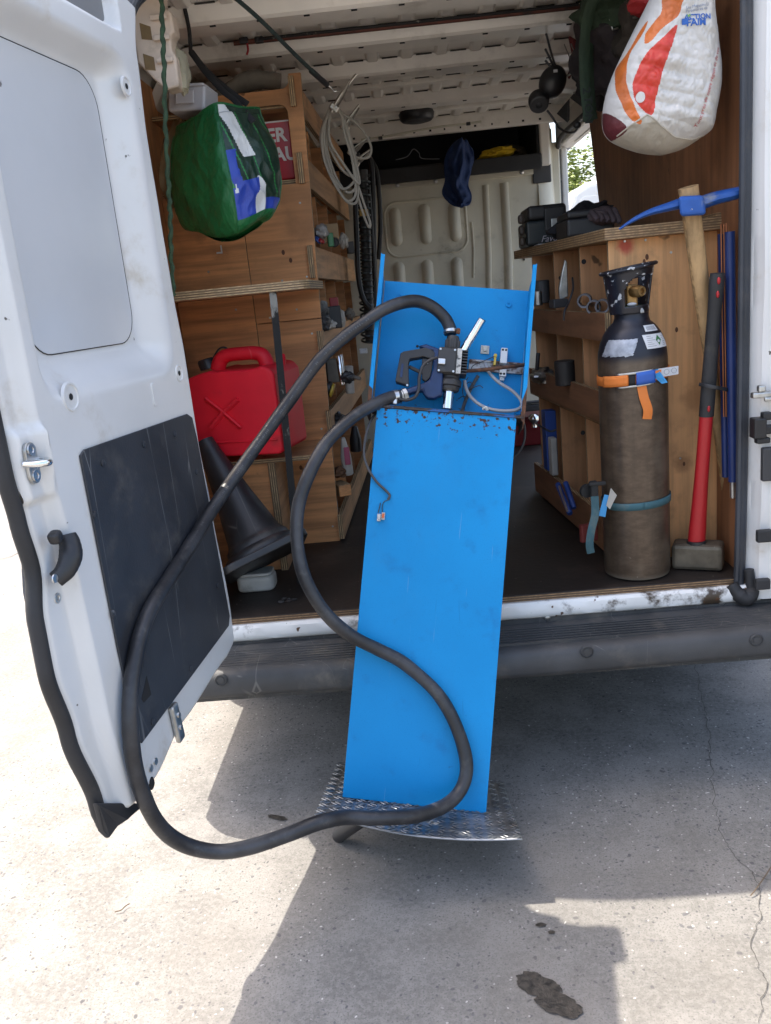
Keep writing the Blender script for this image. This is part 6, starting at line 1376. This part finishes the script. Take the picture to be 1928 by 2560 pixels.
mb = MB(); mb.hexa([(0.6575,0,1.1877),(0.7487,0.02,1.1905),(0.7484,0.02,1.167),(0.6622,0,1.1626)], [(0.658,0.002,1.1875),(0.7493,0.022,1.1903),(0.749,0.022,1.1668),(0.6628,0.002,1.1624)]); tg = mb.build('care_tag', M['paper'], os_)
mb = MB(); mb.hexa([(0.6504,-0.012,1.1895),(0.687,0.004,1.1885),(0.7125,0,1.1488),(0.6956,0,1.1465)], [(0.651,-0.01,1.1892),(0.6876,0.006,1.1883),(0.713,0.002,1.1486),(0.6962,0.002,1.1462)]); mb.build('blue_tag', mat('tag_blue', (.03, .26, .55), .5), os_)
for q in [(0.7098,0.003,1.1787),(0.732,0.008,1.1801)]:
    mb = MB(); mb.tube([(q[0] + .007 * math.cos(a), q[1] - .002, q[2] + .007 * math.sin(a)) for a in [2 * math.pi * i / 20 for i in range(20)]], .0006, 5, closed=True); mb.build('pictogram', M['label_print'], tg)
ts = thing('ratchet_strap', 'dirty teal ratchet strap round the lower gas cylinder', 'strap', (cx_, cy_, .79))
strap_ring('webbing', M['teal'], .796, .022, .006, ts)
q = Vector((0.4948,0,0.856)); mb = MB(); mb.cbox((q.x, q.y, q.z), (.022, .03, .05)); mb.cbox((q.x + .008, q.y - .012, q.z + .02), (.05, .012, .012)); rt = mb.build('ratchet', M['worn_black'], ts, bevel=.004)
mb = MB(); mb.lathe([(.02, 0), (.02, .012), (.004, .013)], (q.x - .02, q.y + .02, q.z - .005), (.3, -1, 0), 18); mb.build('ratchet_wheel', M['worn_black'], rt, smooth=True)
mb = MB(); mb.tube(spline([(0.4937,-0.015,0.8402),(0.4923,-0.02,0.7885),(0.4799,-0.02,0.7404),(0.474,-0.015,0.6968),(0.4776,-0.012,0.6668)], 6), .0115, 8, flat=.16, up=(0, -1, 0)); mb.build('loose_end', M['teal'], ts, smooth=True)
mb = MB(); mb.hexa([(0.5225,-0.012,0.8424),(0.5358,-0.012,0.8385),(0.5227,-0.014,0.7744),(0.5027,-0.014,0.7804)], [(0.523,-0.01,0.8419),(0.5362,-0.01,0.8379),(0.5231,-0.012,0.7739),(0.5031,-0.012,0.7799)]); mb.build('blue_tag', bpy.data.materials['tag_blue'], ts)
mb = MB(); mb.hexa([(0.5417,-0.012,0.8601),(0.5584,-0.012,0.8364),(0.5363,-0.016,0.7976),(0.526,-0.016,0.8097)], [(0.5422,-0.01,0.8596),(0.5589,-0.01,0.8359),(0.5368,-0.014,0.797),(0.5264,-0.014,0.8091)]); mb.build('white_tag', mat('dirty_tag', (.40, .37, .32), .7), ts)

# ------------------------------------------------------------------ pickaxe, sledgehammer, pipes standing against the bench end
M['wood_handle'] = ply('ash_handle', 'y', (.48, .30, .14), 'z', .35, edge=(.48, .30, .14), glue=(.40, .24, .11), stain=.25)
M['pick_blue'] = mat('pick_blue', (.016, .085, .33), .42, .2, var=.15, vs=12, dirt=((.20, .22, .25), 8, .55, .72), specks=((.32, .32, .32), 60, .70))
pk = thing('pickaxe', 'pickaxe with chipped blue head and wooden handle standing at the bench end', 'pickaxe', (0.9204,0.12,0.7944))
HB, HT = Vector((0.9362,0.16,0.7822)), Vector((0.7729,0,1.664))
mb = MB(); n = 16; P = [HB.lerp(HT, i / n) for i in range(n + 1)]
mb.tube(P, [.017 + .001 * math.sin(i * .7) + (.0 if i < 6 else .0011 * (i - 6)) for i in range(n + 1)], 14, flat=.75, up=(0, -1, 0)); mb.build('handle', M['wood_handle'], pk, smooth=True)
eye = Vector((0.781,-0.012,1.6199))
mb = MB(); mb.hexa([(0.7376,-0.045,1.5885),(0.8053,-0.045,1.5866),(0.8304,0.03,1.5903),(0.7606,0.03,1.5922)], [(0.7321,-0.045,1.6401),(0.7994,-0.045,1.637),(0.8243,0.03,1.6422),(0.7549,0.03,1.6454)]); hd_ = mb.build('head_socket', M['pick_blue'], pk, bevel=.010, seg=3)
pth = spline([(0.7566,-0.008,1.625),(0.7124,-0.008,1.6175),(0.6631,-0.008,1.6081),(0.6196,-0.008,1.5922),(0.5858,-0.008,1.574)], 6); m_ = len(pth)
mb = MB(); mb.tube(pth, [.026 - .022 * (i / (m_ - 1)) ** .8 for i in range(m_)], 10, flat=.62, up=(0, 0, 1)); mb.build('pick_point', M['pick_blue'], hd_, smooth=True)
pth = spline([(0.8006,-0.008,1.6184),(0.8409,-0.008,1.6285),(0.8835,-0.008,1.6337),(0.9223,-0.008,1.6393)], 6); m_ = len(pth)
mb = MB(); mb.tube(pth, [.025 - .004 * i / (m_ - 1) for i in range(m_)], 10, flat=.72, up=(0, 0, 1)); mb.build('pick_blade', M['pick_blue'], hd_, smooth=True)

sh = thing('sledgehammer', 'sledgehammer with red and black handle standing on its steel head', 'sledgehammer', (0.8376,0.0403,0.56))
M['sledge_steel'] = mat('sledge_steel', (.135, .115, .085), .6, .5, var=.3, vs=14, bump=.3, dirt=((.06, .045, .03), 10, .45, .7), specks=((.3, .27, .22), 30, .68))
HX, HY = .822, .085
Ms = Matrix.Rotation(R(-24), 4, 'Z')
mb = MB(); mb.cbox((HX, HY, ZF + .0425), (.148, .080, .080), Ms); mb.build('hammer_head', M['sledge_steel'], sh, bevel=.012, seg=2)
M['red_grip'] = mat('red_fibreglass', (.42, .014, .018), .42, var=.1, dirt=((.25, .03, .03), 9, .55, .75))
hb = Vector((HX - .006, HY - .004, ZF + .08)); ht = Vector((0.8466,-0.01,1.4343))
mid = hb.lerp(ht, .50)
mb = MB(); P = [hb.lerp(mid, i / 8) for i in range(9)]; mb.tube(P, [.026, .0255, .0235, .022, .0208, .020, .0195, .0195, .0195], 14, flat=.8, up=(0, -1, 0)); mb.build('red_handle', M['red_grip'], sh, smooth=True)
mb = MB(); P = [mid.lerp(ht, i / 12) for i in range(13)]; mb.tube(P, [.021] * 4 + [.0205, .020, .0195, .0195, .019, .019, .0195, .021, .019], 14, flat=.8, up=(0, -1, 0)); gp = mb.build('black_grip', M['rubber'], sh, smooth=True)
mb = MB(); mb.cyl(hb - Vector((0, 0, .004)), hb + Vector((0, 0, .010)), .029, 18); mb.build('head_ring', M['black_plastic'], sh, smooth=True)
for t_ in (.06, .86, .95):
    c = mid.lerp(ht, t_); mb = MB(); mb.ell(c + Vector((0, -.016, 0)), (.0045, .004, .010), 12, 8); mb.build('red_inlay', M['red_grip'], gp, smooth=True)

M['blue_pipe'] = mat('blue_pipe', (.008, .026, .12), .45, var=.15)
a, b = Vector((0.8886,0.015,1.5403)), Vector((0.9032,0.02,0.8399)); mb = MB(); mb.tube([a, a.lerp(b, .5), b], .0135, 16); tag(mb.build('blue_pipe', M['blue_pipe'], smooth=True), 'thicker blue plastic pipe standing beside the sledgehammer handle', 'pipe', 'blue pipes by the right pillar')
a, b = Vector((0.8821,0.06,1.5376)), Vector((0.8961,0.06,0.8458)); mb = MB(); mb.tube([a, a.lerp(b, .5), b], .0105, 14); tag(mb.build('blue_pipe', M['blue_pipe'], smooth=True), 'thinner blue plastic pipe behind the sledgehammer handle', 'pipe', 'blue pipes by the right pillar')
M['copper'] = mat('copper', (.30, .12, .06), .4, .9, var=.2)
for k, (x0, x1) in enumerate(((0, 0), (6, 6), (11, 12))):
    pa = [(0.872,0.035,1.5625), (0.8795,0.035,1.5618), (0.8857,0.035,1.5636)][k]; pb = [(0.883,0.04,1.0299), (0.8896,0.04,1.0293), (0.8962,0.04,1.0287)][k]
    mb = MB(); mb.tube([pa, pb], .0026, 8); tag(mb.build('copper_rod', M['copper'], smooth=True), ('left', 'middle', 'right')[k] + ' one of three thin copper rods by the blue pipes', 'rod', 'copper rods')
gt = thing('green_handled_tool', 'long steel tool with bright green grip beside the right pillar', 'tool', (0.9152,0.06,0.8228))
mb = MB(); mb.tube([(0.9096,0.05,0.9413),(0.9128,0.05,0.8464)], .0125, 14); mb.build('grip', M['greenbit'], gt, smooth=True)
mb = MB(); mb.tube([(0.8979,0.06,1.0731),(0.9096,0.05,0.9372)], .005, 8); mb.build('shaft', M['steel'], gt, smooth=True)
mb = MB(); mb.tube([(0.9128,0.05,0.8492),(0.9145,0.05,0.7827)], .009, 10); mb.build('ferrule', M['zinc'], gt, smooth=True)
mb = MB(); mb.tube(spline([(0.8051,0.015,1.1334),(0.8206,-0.012,1.1297),(0.8478,-0.015,1.1223),(0.89,0.02,1.1093)], 6), .006, 6, flat=.35, up=(0, -1, 0)); tag(mb.build('cable_tie', M['black_plastic'], smooth=True), 'black cable tie round the pickaxe and sledgehammer handles', 'cable tie')
mb = MB(); mb.tube(spline([(0.8709,0.16,1.4129),(0.8816,0.16,1.4184),(0.8915,0.15,1.4121)], 4), .004, 6); tag(mb.build('wall_hook', M['zinc'], smooth=True), 'small grey hook on the bench end behind the handles', 'hook')

# ------------------------------------------------------------------ white shopping bag
WBL = spline([(0.6986,-0.02,2.1461),(0.6784,-0.02,2.1116),(0.6388,-0.02,2.0467),(0.5934,-0.02,1.965),(0.5716,-0.02,1.9068),(0.564,-0.02,1.852),(0.575,-0.02,1.8173),(0.6056,-0.02,1.7939),(0.6628,-0.02,1.769),(0.7204,-0.02,1.7565)], 12)
WBR = spline([(0.8502,-0.02,2.1306),(0.8537,-0.02,2.0937),(0.8631,-0.02,2.0347),(0.8739,-0.02,1.9693),(0.873,-0.02,1.9042),(0.8615,-0.02,1.8447),(0.8521,-0.02,1.8089),(0.8247,-0.02,1.7903),(0.7769,-0.02,1.7668),(0.7204,-0.02,1.7565)], 12)
def wb_edges(z):
    def at(c):
        for a, b in zip(c, c[1:]):
            if (a.z - z) * (b.z - z) <= 0 and abs(a.z - b.z) > 1e-9: return a.x + (b.x - a.x) * (a.z - z) / (a.z - b.z)
        return c[0].x if z > c[0].z else c[-1].x
    return at(WBL), at(WBR)
ZB0, ZB1 = min(WBL[-1].z, WBR[-1].z) + .0005, max(WBL[0].z, WBR[0].z)
def wb_y(x, z):
    xl, xr_ = wb_edges(z); u = max(0., min(1., (x - xl) / max(1e-5, xr_ - xl)))
    up = max(0., min(1., (z - ZB0) / .07)); k = (max(0, 1 - abs(2 * u - 1) ** 2.6)) ** .5 * (up ** .5)
    f = .5 * (1 - abs(u - .83) / .17 if u > .66 else 0)
    crease = -.012 * max(0, f) * up
    q = Vector((x, z * .7, 0)); rdg = lambda p: 1 - 2 * abs(noise.noise(p))
    wr = .010 * noise.noise(q * 14) + .007 * rdg(q * 17 + Vector((3, 1, 2))) * rdg(q * 7) + .0045 * rdg(q * 36 + Vector((0, 5, 1))) + .0022 * rdg(q * 80) + .006 * rdg(Vector((x * 9 + z * 26, z * 5, 3)))
    return .06 - .125 * k + crease + wr * k
M['bag_white'] = cloth('bag_white', (.54, .52, .485), .5, .55, 34, .05)
M['bag_red'] = cloth('bag_red', (.52, .035, .018), .42, .5, 34, .12)
M['bag_orange'] = cloth('bag_orange', (.52, .12, .016), .45, .5, 34, .18)
M['bag_maroon'] = cloth('bag_maroon', (.10, .018, .022), .5, .5, 34, .3)
M['bag_dirty'] = cloth('bag_dirty', (.40, .36, .29), .6, .5, 34, .15)
def cr(pts): return [(p[0], p[2]) for p in spline(pts, 6, True)]
RED = cr([(0.7328,-0.05,2.0474),(0.7203,-0.05,2.0079),(0.6989,-0.05,1.9576),(0.6776,-0.05,1.8836),(0.6687,-0.05,1.8461),(0.6522,-0.05,1.8514),(0.6298,-0.05,1.8807),(0.6234,-0.05,1.9119),(0.6273,-0.05,1.9383),(0.6548,-0.05,1.9884),(0.6961,-0.05,2.0215)])
ORA = cr([(0.6716,-0.03,2.0739),(0.6586,-0.04,2.0465),(0.6266,-0.05,2.0024),(0.6134,-0.05,1.9586),(0.6125,-0.05,1.9207),(0.6277,-0.05,1.8656),(0.6415,-0.05,1.8312),(0.631,-0.05,1.8284),(0.6069,-0.05,1.8559),(0.5917,-0.04,1.9057),(0.5897,-0.04,1.9327),(0.5999,-0.04,1.9775),(0.6279,-0.03,2.0148),(0.6533,-0.03,2.0534)])
OR3 = cr([(0.7122,-0.04,2.1386),(0.7751,-0.05,2.1291),(0.7493,-0.05,2.1007),(0.737,-0.05,2.069),(0.6964,-0.05,2.0437),(0.6717,-0.05,2.0203),(0.6575,-0.05,2.018),(0.6625,-0.04,2.0424),(0.6833,-0.04,2.0663),(0.6999,-0.04,2.0867)])
MAR = cr([(0.5603,-0.02,1.8858),(0.566,-0.03,1.8756),(0.6096,-0.05,1.8211),(0.5783,-0.04,1.8035),(0.563,-0.02,1.8184)])
LOW = cr([(0.5553,-0.02,1.8023),(0.5783,-0.04,1.8024),(0.6156,-0.05,1.8271),(0.6562,-0.05,1.8474),(0.691,-0.05,1.8174),(0.7344,-0.05,1.7887),(0.7851,-0.05,1.7815),(0.8333,-0.04,1.7951),(0.8901,-0.02,1.8118),(0.8907,-0.02,1.7238),(0.5539,-0.02,1.7569)])
LOWP = [(p[0], p[2]) for p in [(0.5553,-0.02,1.8023),(0.5783,-0.04,1.8024),(0.6156,-0.05,1.8271),(0.6562,-0.05,1.8474),(0.691,-0.05,1.8174),(0.7344,-0.05,1.7887),(0.7851,-0.05,1.7815),(0.8333,-0.04,1.7951),(0.8901,-0.02,1.8118),(0.8907,-0.02,1.7238),(0.5539,-0.02,1.7569)]]
LOW = LOWP
def wb_pt(u, v):
    vv = v; z = ZB0 + (ZB1 - ZB0) * vv ** 1.25; xl, xr_ = wb_edges(z); x = xl + (xr_ - xl) * (.5 - .5 * math.cos(math.pi * u)) ; return Vector((x, wb_y(x, z), z))
def wb_mi(u, v):
    p = wb_pt(u, v); x, z = p.x, p.z
    if inpoly(x, z, MAR): return 3
    if inpoly(x, z, RED): return 1
    if inpoly(x, z, ORA) or inpoly(x, z, OR3): return 2
    if inpoly(x, z, LOW): return 4
    return 0
wb = thing('shopping_bag', 'bulging white woven shopping bag with red and orange brush strokes and lettering', 'bag', (.75, .05, ZB0))
mb = MB(); mb.grid(wb_pt, 240, 270, wb_mi); bag_front = mb.build('bag_front', [M['bag_white'], M['bag_red'], M['bag_orange'], M['bag_maroon'], M['bag_dirty']], wb, smooth=True, angle=180)
mb = MB(); mb.grid(lambda u, v: (lambda p: Vector((p.x, .06 + (.06 - p.y) * .55 + .001, p.z)))(wb_pt(1 - u, v)), 40, 40); mb.build('bag_back', M['bag_white'], wb, smooth=True, angle=180)
sm = []
for i in range(61):
    x = -1; a_ = i / 60; pts_ = LOWP[1:9]; k_ = a_ * (len(pts_) - 1); j_ = min(int(k_), len(pts_) - 2); f_ = k_ - j_
    X_ = pts_[j_][0] + (pts_[j_ + 1][0] - pts_[j_][0]) * f_; Z_ = pts_[j_][1] + (pts_[j_ + 1][1] - pts_[j_][1]) * f_
    xl_, xr2 = wb_edges(Z_)
    if xl_ + .004 < X_ < xr2 - .004: sm.append((X_, wb_y(X_, Z_) - .0005, Z_))
mb = MB(); mb.tube(sm, .0022, 6); mb.build('bottom_seam', M['bag_dirty'], bag_front, smooth=True)
M['print_blue'] = mat('print_blue', (.02, .10, .36), .6, var=.05); M['print_red'] = mat('print_red', (.42, .05, .05), .6, var=.05); M['print_grey'] = mat('print_grey', (.14, .18, .26), .6)
M['print_green'] = mat('print_green', (.16, .30, .06), .6)
def bag_text(txt, size, c, ang, m, **kw):
    c = Vector(c); ca, sa = math.cos(R(ang)), math.sin(R(ang))
    def f(x, y):
        X = c.x + x * ca - y * sa; Z = c.z + x * sa + y * ca; return (X, wb_y(X, Z) - .0022, Z)
    return lettering(txt, size, f, m, bag_front, **kw)
bag_text('ACTION', .0175, (0.784,-0.06,2.0601), -2, M['print_blue'], bold=.0005)
bag_text('FAIM', .0225, (0.7794,-0.06,2.047), -2, M['print_blue'], bold=.0007)
bag_text('Les Magasins U', .0095, (0.7841,-0.06,2.085), 4, M['print_grey'])
bag_text('Partenaires de', .0095, (0.7818,-0.06,2.0769), 4, M['print_grey'])
bag_text('Tout près de notre région et de vos', .0135, (0.8147,-0.06,1.8993), 71, M['print_red'])
q = Vector((0.7613,-0.06,2.0645)); mb = MB(); mb.add([(q.x + x, wb_y(q.x + x, q.z + z) - .0022, q.z + z) for x, z in ((-.006, .0), (-.003, .005), (.0, .002), (.004, .006), (.006, .0), (0, -.003))], [tuple(range(6))[::-1]]); mb.build('leaf_emblem', M['print_green'], bag_front)
q = Vector((0.7509,-0.06,2.052)); mb = MB(); mb.add([(q.x + x, wb_y(q.x + x, q.z + z) - .0022, q.z + z) for x, z in ((-.007, -.007), (.007, -.007), (.007, .007), (-.007, .007))], [(0, 1, 2, 3)]); mb.build('square_emblem', M['print_blue'], bag_front)
q = Vector((0.6391,-0.06,1.8898)); mb = MB(); n = 24
mb.add([(q.x + .0105 * math.cos(a), wb_y(q.x + .0105 * math.cos(a), q.z + .0135 * math.sin(a)) - .0018, q.z + .0135 * math.sin(a)) for a in [2 * math.pi * i / n for i in range(n)]], [tuple(range(n))]); mb.build('round_emblem', M['bag_white'], bag_front)
bag_text('U', .014, (0.6391,-0.06,1.8898), -6, M['print_red'], bold=.001)

# ------------------------------------------------------------------ under the roof on the right: wire rack with clothes, strap, device
rk = thing('wire_rack', 'wire rack under the roof stuffed with dark clothes on the right', 'rack', (0.7348,0.6,2.1603))
M['wire'] = mat('rack_wire', (.34, .33, .30), .4, .8)
for k in range(9):
    pa = Vector((0.6768,0.95,2.178)); pb = Vector((0.7607,0.3,2.0212)); c = pa.lerp(pb, k / 8.5)
    mb = MB(); mb.tube([c + Vector((-.02, .10, .11)), c + Vector((0, .02, -.0)), c + Vector((.02, -.03, .07)), c + Vector((.02, -.04, .10))], .0022, 6); mb.build('wire', M['wire'], rk, smooth=True)
for pts in ([(0.6352,1,2.1625),(0.7125,0.7,2.1596),(0.7561,0.3,2.1314)], [(0.6753,1,2.1116),(0.7364,0.75,2.0759),(0.7674,0.35,2.0131)], [(0.6943,0.42,2.22),(0.7002,0.42,2.1843),(0.743,0.25,2.1547),(0.774,0.18,2.1432)], [(0.677,0.42,2.1942),(0.6845,0.42,2.1658),(0.6949,0.4,2.1644)]):
    mb = MB(); mb.tube(pts, .003, 6); mb.build('wire', M['wire'], rk, smooth=True)
GC = 'clothes stuffed in the roof rack'
for nm, lab, px, rad, col, sd in (('dark_jacket', 'dark brown jacket filling the roof rack', (0.7314,0.6,2.1444), (.125, .16, .12), (.022, .016, .018), 3), ('green_jacket', 'dark green jacket folded at the top of the roof rack', (0.7254,0.52,2.2389), (.12, .12, .075), (.022, .040, .020), 5), ('black_trousers', 'black trousers sagging low in the roof rack', (0.733,0.8,2.1162), (.085, .12, .085), (.012, .011, .013), 9), ('brown_fleece', 'brown fleece at the right end of the roof rack', (0.7764,0.4,2.1374), (.085, .10, .11), (.030, .022, .016), 13)):
    mb = MB(); mb.ell(px, rad, 40, 26, wob=.45, seed=sd); tag(mb.build(nm, cloth(nm + '_cloth', col, .85, 1., 24, .3), smooth=True), lab, 'jacket' if 'jacket' in nm else ('trousers' if 'trousers' in nm else 'fleece'), GC)
mb = MB(); mb.ell((0.7306,0.18,2.1704), (.06, .06, .04), 24, 14, wob=.3, seed=2); tag(mb.build('red_cloth', cloth('red_cloth', (.30, .012, .012), .7), smooth=True), 'red cloth peeping over the white shopping bag', 'cloth')
mb = MB(); mb.ell((0.6988,0.85,2.292), (.035, .05, .05), 20, 14, wob=.3, seed=7); tag(mb.build('teal_cloth', cloth('teal_cloth', (.012, .11, .13), .7), smooth=True), 'teal cloth behind the green lifting strap', 'cloth')
mb = MB(); mb.prism([Vector(p) for p in [(0.6664,1,2.3056),(0.707,1,2.2786),(0.6964,1,2.2183),(0.6638,1,2.1597),(0.6577,1,2.1758),(0.68,1,2.2277)]], (0, .03, 0)); tag(mb.build('red_pouch', cloth('dark_red', (.14, .014, .016), .7), bevel=.008), 'dark red pouch left of the green lifting strap', 'pouch')
ls = thing('lifting_strap', 'dark green lifting strap with printed letters hanging from the roof rack', 'strap', (0.6072,0.45,1.9231))
M['strap_green'] = cloth('strap_green', (.022, .042, .022), .8, .6, 60, .25)
SP = spline([(0.6502,0.4,2.268),(0.6235,0.42,2.2396),(0.609,0.44,2.1839),(0.6027,0.45,2.1102),(0.6047,0.46,2.0341),(0.6082,0.46,1.9742),(0.6122,0.46,1.9244)], 10)
mb = MB(); mb.tube(SP, [.017 + .003 * noise.noise(Vector((i * .2, 0, 0))) for i in range(len(SP))], 10, flat=.35, up=(.15, -1, 0)); mb.build('webbing', M['strap_green'], ls, smooth=True)
mb = MB(); mb.tube(spline([(0.6528,0.46,2.286),(0.6344,0.5,2.1974),(0.6264,0.5,2.0936),(0.6296,0.5,1.9798),(0.6339,0.5,1.9347)], 8), .016, 10, flat=.35, up=(.2, -1, 0)); mb.build('webbing', M['strap_green'], ls, smooth=True)
M['strap_print'] = mat('strap_print', (.008, .012, .010), .8)
for txt, q in (('2', (0.6016,0.435,2.0081)), ('TON', (0.6052,0.435,1.9525))):
    q = Vector(q); lettering(txt, .036, lambda x, y, q=q: (q.x + y * .9, q.y - .006, q.z - x), M['strap_print'], ls, bold=.001)
ed = thing('headlamp_device', 'black plastic device with two rounded lobes hanging under the roof by cords', 'device', (0.5665,0.95,2.1277))
c1, c2_ = Vector((0.5907,0.95,2.1453)), Vector((0.5378,0.95,2.0888))
mb = MB(); mb.ell(c1, (.048, .045, .058), 26, 18, M=Matrix.Rotation(R(28), 3, 'Y')); mb.build('upper_lobe', M['black_plastic'], ed, smooth=True)
mb = MB(); mb.ell(c2_, (.038, .036, .038), 24, 16); mb.build('lower_lobe', M['black_plastic'], ed, smooth=True)
mb = MB(); mb.cyl(c1.lerp(c2_, .35), c1.lerp(c2_, .85), .020, 14); mb.build('neck', M['black_plastic'], ed, smooth=True)
mb = MB(); mb.lathe([(.034, 0), (.030, .004), (.012, .004)], c2_ + Vector((-.004, -.03, -.02)), (-.1, -.7, -.7), 20, cap=False); mb.build('lens_ring', M['dark_grey'], ed, smooth=True)
mb = MB(); q = c1 + Vector((.004, -.046, .026)); mb.cbox(q, (.014, .003, .009)); mb.build('white_sticker', M['paper'], ed)
for pts in ([(0.5751,0.95,2.3062),(0.5888,0.95,2.2476),(0.604,0.94,2.183)], [(0.5694,0.95,2.2571),(0.5874,0.95,2.2174),(0.6006,0.94,2.1803)], [(0.5643,0.93,2.215),(0.5829,0.93,2.1905),(0.5983,0.93,2.1661)]):
    mb = MB(); mb.tube(pts, .004, 6); mb.build('cord', M['black_plastic'], ed, smooth=True)
mb = MB(); mb.tube(spline([(0.5663,0.95,2.0532),(0.5868,0.95,2.0246),(0.6036,0.93,1.9881),(0.6257,0.9,1.9652),(0.6428,0.86,1.9569),(0.6467,0.82,1.9605),(0.6482,0.8,1.972)], 6), .004, 6); tag(mb.build('looped_cable', M['black_plastic'], smooth=True), 'thin black cable looping past the side door opening', 'cable')
q = Vector((0.6433,0.8,1.9695)); mb = MB(); mb.ell(q, (.014, .014, .012), 14, 10); tag(mb.build('cable_plug', M['black_plastic'], smooth=True), 'small black plug at the end of the looping cable', 'plug')

# ------------------------------------------------------------------ OUTSIDE, seen through the side door: white van and tree
ov = thing('parked_van', 'white van parked beyond the open side door', 'van', ((1.8822,7.8,2.0874)[0] + 1, 7.8, 0))
def bx_(lo, hi, name, m, parent=ov, bevel=.0): mb = MB(); mb.box(lo, hi); return mb.build(name, m, parent, bevel=bevel, seg=3)
VX, VY = (1.8822,7.8,2.0874)[0], 7.8
mb = MB(); mb.prism([(VX, VY, .35), (VX, VY, 2.16), (VX + .08, VY, 2.36), (VX + .25, VY, 2.45), (VX + 1.75, VY, 2.45), (VX + 1.92, VY, 2.36), (VX + 2.0, VY, 2.16), (VX + 2.0, VY, .35)], (0, 4.6, 0)); mb.build('body', M['van_white'], ov, bevel=.06, seg=3)
for x0, x1 in ((VX + .14, VX + .97), (VX + 1.03, VX + 1.86)):
    mb = MB(); mb.prism([(x, VY - .006, z) for x, z in rrect(x0, .55, x1, 2.30, .08)], (0, .02, 0)); dd = mb.build('rear_door', M['van_white'], ov, bevel=.01)
    mb = MB(); mb.prism([(x, VY - .012, z) for x, z in rrect(x0 + .10, 1.45, x1 - .10, 2.15, .08)], (0, .008, 0)); mb.build('window', M['glass'], dd)
for y in (VY + .9, VY + 3.7):
    for x in (VX - .01, VX + 1.81):
        mb = MB(); mb.lathe([(.20, 0), (.31, 0), (.335, .03), (.335, .17), (.31, .20), (.20, .20)], (x, y, .335), (1, 0, 0), 28); mb.build('wheel', M['rubber'], ov, smooth=True)
for x in (VX + .02, VX + 1.90):
    bx_((x, VY - .02, 1.0), (x + .08, VY + .02, 1.35), 'tail_light', M['redbit'], bevel=.01)
bx_((VX, VY - .08, .34), (VX + 2.0, VY + .02, .56), 'bumper', M['bumper'], bevel=.02)

def leaf_mat():
    m, t, p = _nt('leaves'); co = _coord(t)
    oi = t.nodes.new('ShaderNodeObjectInfo'); nz = _noise(t, co, 1.4, 3)
    c = _mix(t, _ramp(t, nz, .3, .7), (.12, .17, .035), (.26, .30, .07)); t.links.new(c, p.inputs['Base Color'])
    p.inputs['Roughness'].default_value = .6; p.inputs['Subsurface Weight'].default_value = 0.
    return m
M['leaf'] = leaf_mat(); M['bark'] = mat('bark', (.10, .075, .05), .9, var=.3, bump=.8, bs=30)
def tree(x, y, h, r, label, seed, n=5200):
    rg = random.Random(seed); t = thing('tree', label, 'tree', (x, y, 0), 'trees beyond the yard')
    mb = MB(); mb.tube(spline([(x, y, 0), (x + .1, y, h * .25), (x - .05, y + .1, h * .55), (x + .1, y, h * .85)], 5), [.17 - .009 * i for i in range(16)], 10)
    for k in range(8):
        a = rg.uniform(0, 6.28); z0 = h * rg.uniform(.3, .7); L = r * rg.uniform(.5, .9); e = Vector((x + L * math.cos(a), y + L * math.sin(a), z0 + L * .7))
        mb.tube(spline([(x, y, z0), Vector((x, y, z0)).lerp(e, .5) + Vector((0, 0, .12)), e], 4), [.06 - .005 * i for i in range(9)], 7)
    mb.build('trunk', M['bark'], t, smooth=True)
    cl = [(Vector((x + rg.gauss(0, .45) * r, y + rg.gauss(0, .45) * r, h * .62 + rg.gauss(0, .30) * h * .62)), rg.uniform(.22, .5) * r) for _ in range(34)]
    cr_ = MB()
    for k in range(n):
        c, rr_ = cl[rg.randrange(len(cl))]; d = Vector((rg.gauss(0, 1), rg.gauss(0, 1), rg.gauss(0, 1))).normalized() * rr_ * rg.uniform(.35, 1.05) ** .5
        p = c + d
        if p.z < h * .22: continue
        s = rg.uniform(.05, .10); q = Matrix.Rotation(rg.uniform(0, 6.28), 3, 'Z') @ Matrix.Rotation(rg.uniform(-1.2, 1.2), 3, 'X')
        cr_.add([p + q @ Vector(v) for v in ((-s, 0, 0), (0, -s * .5, s * .1), (s, 0, 0), (0, s * .5, s * .1))], [(0, 1, 2, 3)])
    tag(cr_.build('crown', M['leaf'], t), kind='stuff')
tree((5.7874,26,4.3599)[0], 26.0, 4.9, 2.2, 'pale green leafy tree right behind the parked white van', 3, 16000)
tree(17.0, 30.0, 6.5, 2.6, 'tree standing further right along the far edge of the yard', 8)
tree(-8.0, 38.0, 7.0, 3.0, 'tree standing far left beyond the yard', 12)

# ------------------------------------------------------------------ litter on the concrete
M['twig'] = mat('dry_twig', (.10, .07, .045), .9)
for pts, lab in (([(-0.8791,-0.6022,0.006),(-0.8627,-0.5994,0.008),(-0.8573,-0.5863,0.008),(-0.847,-0.5794,0.01)], 'small dry twig lying alone on the sunlit concrete'), ([(0.6906,-0.6904,0.006),(0.7094,-0.6755,0.012),(0.7517,-0.6269,0.01),(0.7802,-0.5924,0.008)], 'thin dry stalk at the right end of the crack')):
    mb = MB(); mb.tube(spline(pts, 5), .0014, 6); tag(mb.build('twig', M['twig'], smooth=True), lab, 'twig')
